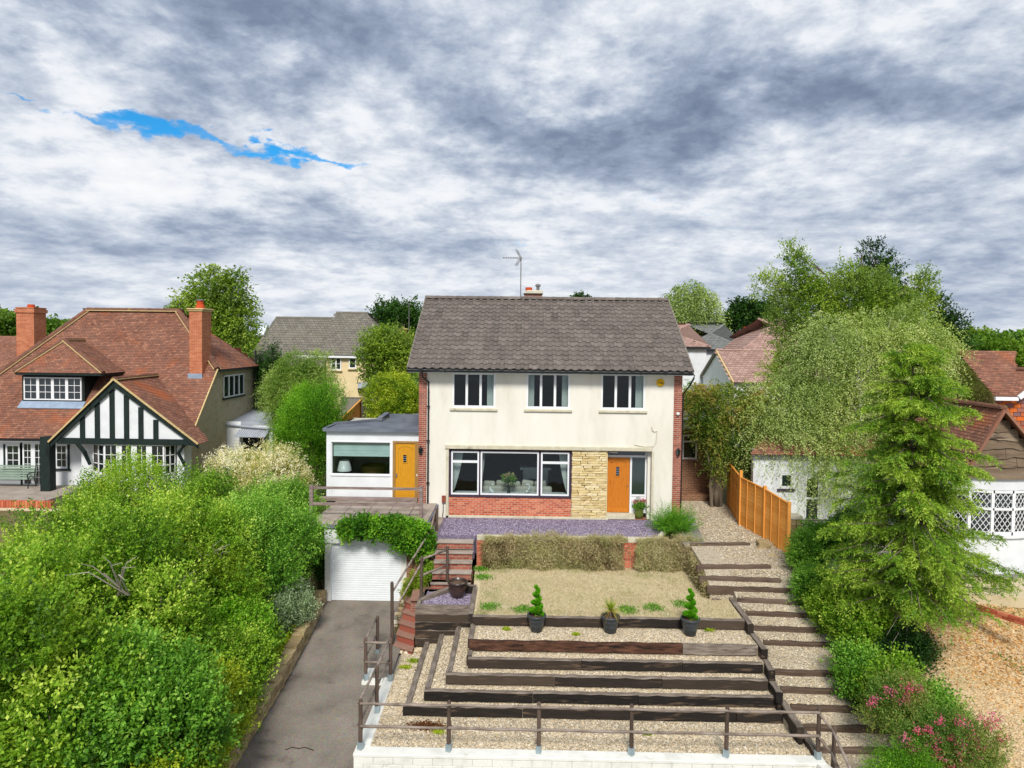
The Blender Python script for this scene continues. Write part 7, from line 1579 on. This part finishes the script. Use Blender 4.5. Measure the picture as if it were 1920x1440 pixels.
# plants on the bank by the lower steps
shrub('small brownish green shrub beside the handrail and garage corner', 778, 1085, 21.6, None, -1.9, .38, 700, 11, .045, L['yell'], ry=.4, seed=51, slen=.15, tb=.3)
shrub('green plant beside the handrail below the creeper', 800, 1060, 22.3, None, -1.3, .3, 400, 11, .05, L['hedge'], ry=.3, seed=52, slen=.15)
t = thing('strap_leaved_plant', 'bright green strap-leaved plant beside the red lower steps', 'plant', tuple(P(764, 1170, 21.0))); c = P(764, 1168, 20.9); mb = MB()
for k in range(34):
    th = U(0, 6.28); e = U(.3, 1.3); d = Vector((math.cos(th)*math.cos(e), math.sin(th)*math.cos(e), math.sin(e))); ln = U(.22, .4); s = d.cross(Vector((0, 0, 1))).normalized()*.025; vs = []
    for q in (0, .4, .8, 1.0): pq = c+d*ln*q-Vector((0, 0, .3*q*q*ln)); vs += [pq-s*(1.2-q), pq+s*(1.2-q)]
    mb.add(vs, [(2*i, 2*i+1, 2*i+3, 2*i+2) for i in range(3)])
mb.build('leaves', L['topi'], t)
# pale rubble bank
RBk = MB()
for k in range(150):
    x = U(-3.85, -3.1); y = U(20.65, 22.2); z = -2.25+(y-20.6)*.62; s_ = U(.04, .10); b = blockstone(s_*1.5, s_, s_*.8, .8, t=rnd()); RBk.add([(v[0]+x, v[1]+y, v[2]+z+.02) for v in b.v], b.f, t=b.t[0])
for k in range(60):
    q = P(U(738, 790), U(1212, 1222), Z=-2.42); s_ = U(.03, .07); b = blockstone(s_*1.5, s_, s_*.8, .8, t=rnd()); RBk.add([(v[0]+q.x, v[1]+q.y, v[2]-2.44) for v in b.v], b.f, t=b.t[0])
stuff(RBk.build('rubble', mt['pebble']))
n_ = 9000; yy = RNG.uniform(20.5, 23.0, n_); zt3 = np.interp(yy, [20.4, 20.7, 21.1, 22.9], [-.7, -.55, -.35, -.2]); zz3 = -1+(zt3+1)*RNG.random(n_)
o = leafcloud('dry_weeds', np.stack([5.74-np.abs(RNG.normal(size=n_))*.07, yy, zz3], 1), RNG.normal(size=(n_, 3))*.6+np.array([-.4, -.3, -.2]), .09, .2, .4+RNG.normal(size=n_)*.25, L['hay'], None, .1); o['kind'] = 'stuff'
q = P(800, 1362, Z=-2.47); n_ = 1500; pp = np.stack([q.x+RNG.normal(size=n_)*.22, q.y+RNG.normal(size=n_)*.09, np.full(n_, -2.47)], 1); o = leafcloud('reddish_weeds', pp, RNG.normal(size=pp.shape)*.7+np.array([0, 0, .5]), .05, .5, .5+RNG.normal(size=n_)*.2, leafmat('leaf_reddish', ['4a2a1a', '7a4a2a', '8a6a30']), None, .4); o['kind'] = 'stuff'
for px, py, sz in ((822, 1373, .07), (1215, 1376, .05), (950, 1180, .05), (1330, 1182, .06), (760, 1252, .08), (775, 1240, .10), (1010, 1178, .04), (1080, 1190, .04)):
    q = P(px, py, Z=-2.47 if py > 1230 else -1.24); n_ = 260; pp = np.stack([q.x+RNG.normal(size=n_)*sz, q.y+RNG.normal(size=n_)*sz*.7, np.full(n_, q.z)], 1); o = leafcloud('green_weeds', pp, RNG.normal(size=pp.shape)*.7+np.array([0, 0, .7]), .06, .4, .6+RNG.normal(size=n_)*.2, L['yell'], None, .3); o['kind'] = 'stuff'
# rosemary by the door
RS = thing('rosemary_bush', 'spiky green rosemary bush at the right end of the slate terrace', 'shrub', (5.45, 24.3, 0)); n_ = 620
cc = np.array([5.45, 24.25, .1]); d = RNG.normal(size=(n_, 3))*np.array([.75, .6, .5])+np.array([0, 0, .75]); d = unit(d); ln = (.5+.55*RNG.random(n_))*(.72+.38*d[:, 2]); base = cc+RNG.normal(size=(n_, 3))*np.array([.28, .22, .05])
p_, d_, t_ = sprays(base, d, 40, ln, .45, .04, .2, .35+.4*RNG.random(n_), .12, .9, .012); leafcloud('foliage', p_, d_, .055, .22, t_, L['rosem'], RS, .1)
# --- right-hand trees
def tree(lab, name, base, r, blobs, nspray, k, slen, leaf, wdt, lm, bark, seed=1, up=.3, droop=0., cat='tree', shell=.35, tips=None, lean=(0, 0), spread=.65, tb=.45, tv=.18, grp=None, lamt=.4, flat=.5, trunk_top=None):
    t = thing(name, lab, cat, tuple(base), grp); mb = MB(); B0 = Vector(base); tt_ = Vector(trunk_top) if trunk_top else Vector((base[0]+lean[0], base[1]+lean[1], max(b[2] for b in blobs)))
    pts = [B0+(tt_-B0)*f+Vector((U(-.08, .08), U(-.08, .08), 0))*f*3*r*6 for f in (0, .15, .35, .55, .75, .9, 1)]; mb.tube(pts, [r*1.25, r, r*.85, r*.65, r*.45, r*.28, r*.1], 9)
    mb.build('trunk', mt[bark], t, smooth=True)
    lm_ = MB()
    for b in blobs:
        f = min(.92, max(.2, (b[2]-base[2])/(tt_.z-base[2])*.72)); i = min(5, int(f*6)); s_ = B0+(tt_-B0)*f; e = Vector(b[:3]); mid = (s_+e)/2+Vector((0, 0, .15*(e-s_).length)); lm_.tube([s_, mid, e], [r*.42, r*.24, r*.08], 6)
        for q in range(4): e2 = e+Vector((U(-.8, .8)*b[3], U(-.8, .8)*b[4], U(-.6, .8)*b[5])); lm_.tube([mid, (mid+e2)/2+Vector((0, 0, .1)), e2], [r*.18, r*.1, r*.03], 5)
    lm_.build('limbs', mt[bark], t, smooth=True)
    blobfoliage('crown', t, blobs, nspray, k, slen, leaf, wdt, L[lm], seed, up, spread, droop, shell, 2.4, lamt, base[2]+.2, tb, tv, flat); return t
def BL(Y, lst, dy=1.0):
    out = []
    for q in lst: px, py, rx, rz = q[:4]; c = P(px, py, Y+(q[4] if len(q) > 4 else 0)); s_ = Y/F; out.append((c.x, c.y, c.z, rx*s_, max(rx, rz)*s_*.8*dy, rz*s_))
    return out
Yb1 = 27.0
tree('big silver birch with a white trunk and hanging pale green foliage at the right', 'silver_birch', (P(1606, 960, 27.2).x, 27.2, -.3), .13,
     BL(27.8, [(1480, 760, 75, 60), (1430, 800, 55, 70), (1520, 830, 60, 90), (1570, 880, 55, 60, -1), (1600, 760, 80, 80), (1690, 760, 80, 80), (1770, 760, 65, 80), (1800, 720, 40, 50), (1540, 700, 70, 60), (1660, 660, 80, 60), (1740, 670, 55, 50), (1650, 840, 60, 70), (1790, 810, 45, 50), (1470, 850, 45, 40), (1530, 870, 45, 45), (1440, 800, 40, 50), (1580, 860, 35, 50), (1560, 905, 40, 45), (1505, 880, 35, 35), (1610, 890, 35, 40), (1490, 835, 55, 40, -.6), (1560, 840, 55, 45, -.6), (1620, 640, 70, 50), (1550, 640, 55, 45), (1700, 620, 60, 45)], .9),
     13500, 22, .85, .066, .66, 'birch', 'birchbark', 61, .12, 1.0, spread=.55, shell=.3, tb=.55, tv=.2)
tree('tall leafy ash tree rising above the birch', 'ash_tree', (P(1600, 960, 29.5).x, 29.5, -.3), .13,
     BL(29.5, [(1520, 590, 50, 45), (1560, 640, 60, 55), (1600, 560, 55, 45), (1650, 590, 60, 55), (1680, 640, 60, 50), (1640, 540, 35, 35), (1500, 650, 45, 45), (1590, 520, 25, 25), (1495, 505, 22, 28), (1440, 540, 22, 24), (1470, 600, 32, 34), (1485, 475, 12, 18), (1725, 560, 22, 35), (1735, 530, 14, 22), (1480, 700, 45, 35), (1515, 545, 24, 30), (1470, 560, 22, 24), (1550, 555, 28, 28), (1490, 545, 18, 24)], .9),
     6600, 14, .5, .085, .55, 'birchtop', 'bark', 62, .45, .15, shell=.25, tb=.5, tv=.2)
tree('tall dark evergreen tree behind the ash at the right', 'dark_evergreen', (P(1650, 700, 42).x, 42, -.5), .3,
     BL(42, [(1640, 485, 22, 24), (1648, 520, 34, 34), (1660, 570, 44, 44), (1680, 630, 60, 55)]), 1500, 14, .6, .14, .5, 'dark', 'bark', 63, .3, shell=.5)
tree('broad dark evergreen at the right beside the distant wood', 'dark_evergreen', (P(1745, 700, 40).x, 40, -.5), .3,
     BL(40, [(1740, 590, 36, 34), (1765, 620, 34, 34), (1745, 660, 55, 50), (1790, 655, 26, 30), (1710, 640, 45, 45)]), 1800, 14, .55, .14, .55, 'dark', 'bark', 64, .3, shell=.5, tb=.6)
# layered feathery conifer in front
Yc = 17.6; cb = P(1702, 1235, Yc); cbz = -1.4; CF = thing('feathery_conifer', 'feathery bright green conifer with bare lower twigs beside the gravel path', 'tree', (cb.x, Yc, cbz))
top_ = P(1712, 640, Yc); mb = MB(); mb.tube([(cb.x, Yc, cbz), (cb.x+.05, Yc, 1), (cb.x-.03, Yc, 3), (top_.x, Yc, top_.z-.3)], [.15, .11, .07, .02], 9); mb.build('trunk', mt['bark'], CF, smooth=True)
bs, dr, ln, tn = [], [], [], []; bm = MB(); lvl = 26; twg = MB()
for i in range(lvl):
    f = i/(lvl-1); z = cbz+1.5+(top_.z-cbz-1.6)*f; nb_ = 11 if f < .85 else 7; R_ = (1.95*(1-f)**.48+.2)*(1.0 if f > .12 else .8)
    for q in range(nb_):
        th = i*2.4+q*6.28/nb_+U(-.3, .3); rr = R_*U(.38, 1.2)*(1.3 if math.cos(th) > .2 and .03 < f < .24 else (.72 if math.cos(th) > .2 and .26 < f < .5 else 1))
        A_ = Vector((cb.x, Yc, z)); E_ = A_+Vector((math.cos(th)*rr, math.sin(th)*rr, U(-.22, .34)*rr)); M_ = (A_+E_)/2+Vector((0, 0, .12*rr)); bm.tube([A_, M_, E_], [.03*(1-f*.6), .018, .006], 5)
        ns = int(17*rr)+7
        for s_ in range(ns):
            g = (.25+.75*(s_/ns)); c = A_*(1-g)**2+M_*2*g*(1-g)+E_*g*g; sdv = (E_-A_).normalized(); sv_ = Vector((-sdv.y, sdv.x, 0))*random.choice((-1, 1)); dv = (sdv*.55+sv_*U(.3, 1.0)+Vector((0, 0, U(-.35, .15))))
            bs.append(c+Vector((U(-.05, .05), U(-.05, .05), U(-.03, .03)))); dr.append(dv); ln.append(U(.28, .5)*(1.0-.3*f)); tn.append(U(.35, .75)+.14*math.sin(th*2+i))
p_, d_, t_ = sprays(np.array([list(b) for b in bs]), unit(np.array([list(b) for b in dr])), 30, np.array(ln), .42, .05, .25, np.array(tn), .40, .8, .02)
leafcloud('crown', p_, d_, .072, .32, t_, L['conif'], CF, .8); bm.build('branches', mt['bark'], CF, smooth=True)
for k in range(46):
    z = U(cbz+.5, 2.6); th = U(3.3, 6.1); A_ = Vector((cb.x, Yc, z)); rr = U(.8, 1.7); E_ = A_+Vector((math.cos(th)*rr, math.sin(th)*rr, U(-.5, .2))); twg.tube([A_, (A_+E_)/2+Vector((0, 0, .15)), E_], [.014, .009, .003], 4)
twg.build('bare_twigs', mt['greytwig'], CF)
# laburnum by the fence
Yl = 28.0; lb_ = P(1343, 952, Yl)
tree('yellowing laburnum tree with brown seed pods behind the orange fence', 'laburnum', (lb_.x, Yl, 0), .11, BL(Yl, [(1330, 770, 45, 45), (1370, 760, 45, 40), (1340, 815, 28, 32), (1380, 820, 50, 50), (1305, 748, 26, 24), (1420, 850, 45, 45), (1360, 870, 30, 30), (1430, 770, 45, 45), (1318, 790, 16, 24)], .7), 4200, 13, .4, .08, .5, 'labur', 'bark', 71, .15, .5, shell=.35, tb=.45, tv=.28)
mb = MB()
for k in range(5): x = lb_.x+U(-.25, .35); mb.tube([(x, Yl+U(-.1, .1), 0), (x+U(-.1, .1), Yl, .9), (x+U(-.3, .3), Yl, 2.4)], [.07, .06, .04], 6)
solo(mb.build('twisted_trunks', mt['bark']), 'group of dark twisted trunks at the end of the gravel path', 'tree trunk')
shrub('dark green shrub growing behind the rear brick extension', 1302, 728, 36.5, None, 0, 1.3, 1800, 12, .09, L['deep'], seed=72, tb=.35)
# shrubs along the right of the path
RSg = 'shrubs along the right side of the gravel path'
for px, py, Y, rx, n, lm, lab, z0, sd_ in (
    (1515, 1008, 21.0, .45, 1300, 'deep', 'leafy shrub at the lower end of the orange fence', -.7, 81), (1560, 985, 22.2, .8, 1700, 'ivy', 'ivy clad shrub below the cottage railing', -.5, 82), (1520, 1068, 19.8, .5, 1400, 'deep', 'dark green shrub at the right of the sixth path step', -1.0, 83),
    (1560, 1100, 18.9, .65, 1500, 'hedge', 'mixed green shrub at the right of the seventh path step', -1.4, 84), (1625, 1120, 17.9, .8, 1900, 'hedge', 'yellow-green shrub at the foot of the feathery conifer', -1.7, 85), (1610, 1220, 16.7, .6, 1500, 'deep', 'green shrub at the right of the tenth path step', -2.2, 86),
    (1700, 1190, 17.1, .8, 1800, 'dark', 'dark ivy around the trunk foot of the conifer', -1.7, 87), (1680, 1250, 15.9, .62, 1500, 'hedge', 'light green shrub at the right of the twelfth path step', -2.3, 88), (1745, 1290, 15.6, .6, 1300, 'deep', 'green shrub between the path and the woodchip slope', -2.2, 89), (1590, 960, 23.5, .55, 1200, 'dark', 'dark pointed-leaf shrub against the white cottage wall', -.2, 90),
    (1650, 1060, 19.6, .9, 1700, 'deep', 'deep green shrub behind the feathery conifer', -.8, 91)):
    shrub(lab, px, py, Y, None, z0, rx, n, 12, .06, L[lm], seed=sd_, grp=RSg, slen=.3, lobes=5, tb=.48)
shrub('bright green conifer shrub at the bottom edge right of the path', 1700, 1405, 14.0, None, -3.1, .75, 1500, 16, .045, L['lime'], seed=92, grp=RSg, slen=.25, wdt=.25)
FL = thing('valerian', 'large clump of pink-flowered valerian at the bottom right', 'flowering plant', (P(1800, 1440, 14.3).x, 14.3, -2.8)); bl = BL(14.3, [(1720, 1390, 40, 35), (1780, 1380, 55, 45), (1830, 1400, 50, 45), (1800, 1440, 75, 40), (1740, 1440, 50, 30)])
blobfoliage('foliage', FL, bl, 2200, 13, .28, .05, .4, L['val'], 93, .6, .6, 0, .3, tb=.5, tv=.25)
bl = [P(px, py, 14.0) for px, py in ((1722, 1368), (1738, 1372), (1752, 1385), (1762, 1355), (1796, 1352), (1812, 1358), (1785, 1382), (1800, 1392), (1822, 1380), (1862, 1360), (1868, 1345), (1845, 1352), (1710, 1400), (1722, 1412), (1756, 1412), (1765, 1425), (1782, 1438), (1805, 1415), (1830, 1420), (1880, 1385), (1700, 1382), (1745, 1400), (1838, 1398))]
stuff_flowers('flowers', FL, [(q.x, q.y, q.z, .06, .06, .05) for q in bl], 200, 9, .06, .035, .8, L['flower'], 94, .3, .8)
F2 = thing('valerian', 'smaller pink-flowered valerian beside the lowest path steps', 'flowering plant', (P(1690, 1330, 15.2).x, 15.2, -2.5)); blobfoliage('foliage', F2, BL(15.2, [(1660, 1310, 32, 35), (1700, 1305, 35, 38), (1650, 1345, 35, 25)]), 900, 13, .28, .05, .4, L['val'], 95, .6, .6, 0, .3, tb=.5, tv=.25)
bl = [P(px, py, 14.95) for px, py in ((1632, 1318), (1640, 1312), (1694, 1300), (1700, 1310), (1692, 1315), (1708, 1295), (1676, 1300), (1660, 1296), (1700, 1286), (1720, 1290))]; stuff_flowers('flowers', F2, [(q.x, q.y, q.z, .055, .05, .045) for q in bl], 80, 9, .06, .035, .8, L['flower'], 96, .3, .8)
# --- distant trees
def dtree(lab, name, Y, lst, n, lm, seed, bark='bark', leaf=.22, k=12, slen=.9, droop=0., wdt=.6, up=.3, shell=.35, tb=.45, grp='trees behind the houses'):
    bl = BL(Y, lst); c = bl[0]; return tree(lab, name, (sum(b[0] for b in bl)/len(bl), Y, -.6), .22, bl, n, k, slen, leaf, wdt, lm, bark, seed, up, droop, shell=shell, tb=tb, grp=grp)
dtree('large birch-like tree behind the cottage chimney', 'birch_tree', 50, [(400, 540, 40, 30), (370, 575, 40, 35), (435, 560, 35, 35), (405, 600, 50, 40), (450, 600, 28, 35), (350, 590, 28, 20), (395, 515, 18, 14), (440, 525, 16, 16), (420, 640, 50, 30)], 2600, 'birchtop', 101, leaf=.17, droop=.5, up=.15, shell=.3)
dtree('dark green tree behind the orange chimney and aerial', 'dense_tree', 64, [(730, 590, 26, 20), (770, 590, 22, 18), (745, 615, 45, 28), (715, 605, 16, 14), (750, 640, 45, 25)], 1700, 'dark', 102, leaf=.22, tb=.7)
dtree('round light green tree in front of the beige house', 'small_tree', 38, [(720, 645, 38, 26), (700, 680, 28, 28), (745, 680, 34, 32), (725, 665, 40, 32), (715, 710, 30, 20), (760, 650, 18, 20)], 2000, 'birchtop', 103, leaf=.12, slen=.5, tb=.5, grp=None)
dtree('thin weeping birch right of the main roof', 'weeping_birch', 60, [(1295, 545, 25, 16), (1275, 565, 26, 22), (1315, 570, 26, 26), (1295, 600, 38, 30), (1335, 600, 12, 24), (1262, 580, 14, 22), (1300, 640, 35, 26)], 1900, 'birch', 104, leaf=.17, droop=1.4, slen=1.3, up=.1, shell=.2, tb=.35)
dtree('dark spreading pine behind the white houses', 'pine_tree', 66, [(1400, 585, 26, 14), (1385, 600, 20, 12), (1425, 598, 28, 18), (1405, 615, 36, 20), (1440, 585, 14, 14)], 1400, 'dark', 105, leaf=.24, tb=.55)
dtree('small treetop peeping over the main ridge', 'treetop', 70, [(1089, 560, 9, 6), (1082, 566, 8, 6), (1098, 568, 8, 8)], 160, 'dark', 106, leaf=.2, slen=.5, tb=.6)
dtree('green tree at the far left edge behind the chimney', 'dense_tree', 62, [(5, 620, 38, 26), (-40, 610, 40, 30), (20, 640, 30, 18)], 1200, 'far', 107, leaf=.26, tb=.35)
dtree('low green tree between the far left chimney and the cottage roof', 'dense_tree', 64, [(90, 622, 20, 12), (70, 630, 24, 14)], 500, 'far', 108, leaf=.26, tb=.5)
for k, (px, py, r, Y) in enumerate(((1826, 640, 30, 95), (1870, 650, 34, 88), (1842, 668, 30, 72), (1900, 668, 28, 70), (1925, 650, 30, 80))):
    dtree(['pale yellow-green tree at the edge of the distant wood', 'dark-centred tree beside the far red roof', 'bright green tree above the right cottage roof', 'golden green tree in front of the far red roof', 'green tree cut by the right picture edge near the horizon'][k], 'dense_tree', Y, [(px, py, r, 16), (px-14, py+12, r*.8, 14), (px+14, py+10, r*.8, 15)], 900, 'far', 110+k, leaf=.34, slen=.9, tb=.5+.1*(k % 2), grp='trees beyond the right cottage')
rh = thing('red_roofed_house', 'far red-brown roofed house among the trees at the right edge', 'house', (P(1893, 660, 82).x, 82, 0)); MB().box(P(1872, 680, 82).x, P(1925, 680, 82).x, 82, 90, -1, P(1893, 672, 82).z).build('wall', mt['brick_w'], rh); hip_roof(rh, P(1872, 680, 82).x, P(1925, 680, 82).x, 82, 90, P(1893, 672, 82).z, P(1895, 646, 86).z, mt['clay'])
# far-off wood along the horizon
n_ = 90000; az_ = RNG.uniform(-1.0, 1.0, n_); R_ = RNG.uniform(190, 520, n_); x = R_*np.sin(az_); y = R_*np.cos(az_)
hgt = 7+3.0*np.sin(az_*9+1)+2.2*np.sin(az_*23+R_*.02)+1.2*np.sin(az_*61+R_*.05)+(R_-190)*.013; z = -1+hgt*RNG.random(n_)**.35; pp = np.stack([x, y, z], 1)
o = leafcloud('distant_woodland', pp, RNG.normal(size=(n_, 3))+np.array([0, 0, .6]), 1.9, .8, .45+.22*np.sin(az_*35)*np.sin(R_*.05)+RNG.normal(size=n_)*.12, L['far'], None, .5); o['kind'] = 'stuff'
n_ = 30000; az_ = RNG.uniform(-1.0, 1.0, n_); R_ = RNG.uniform(75, 190, n_); x = R_*np.sin(az_); y = R_*np.cos(az_); z = -1+RNG.random(n_)**.5*(3.5+1.6*np.sin(az_*40+R_*.1)); pp = np.stack([x, y, z], 1)
o = leafcloud('distant_hedges', pp, RNG.normal(size=(n_, 3))+np.array([0, 0, .6]), 1.0, .8, .4+.2*np.sin(az_*60)+RNG.normal(size=n_)*.12, L['far'], None, .5); o['kind'] = 'stuff'
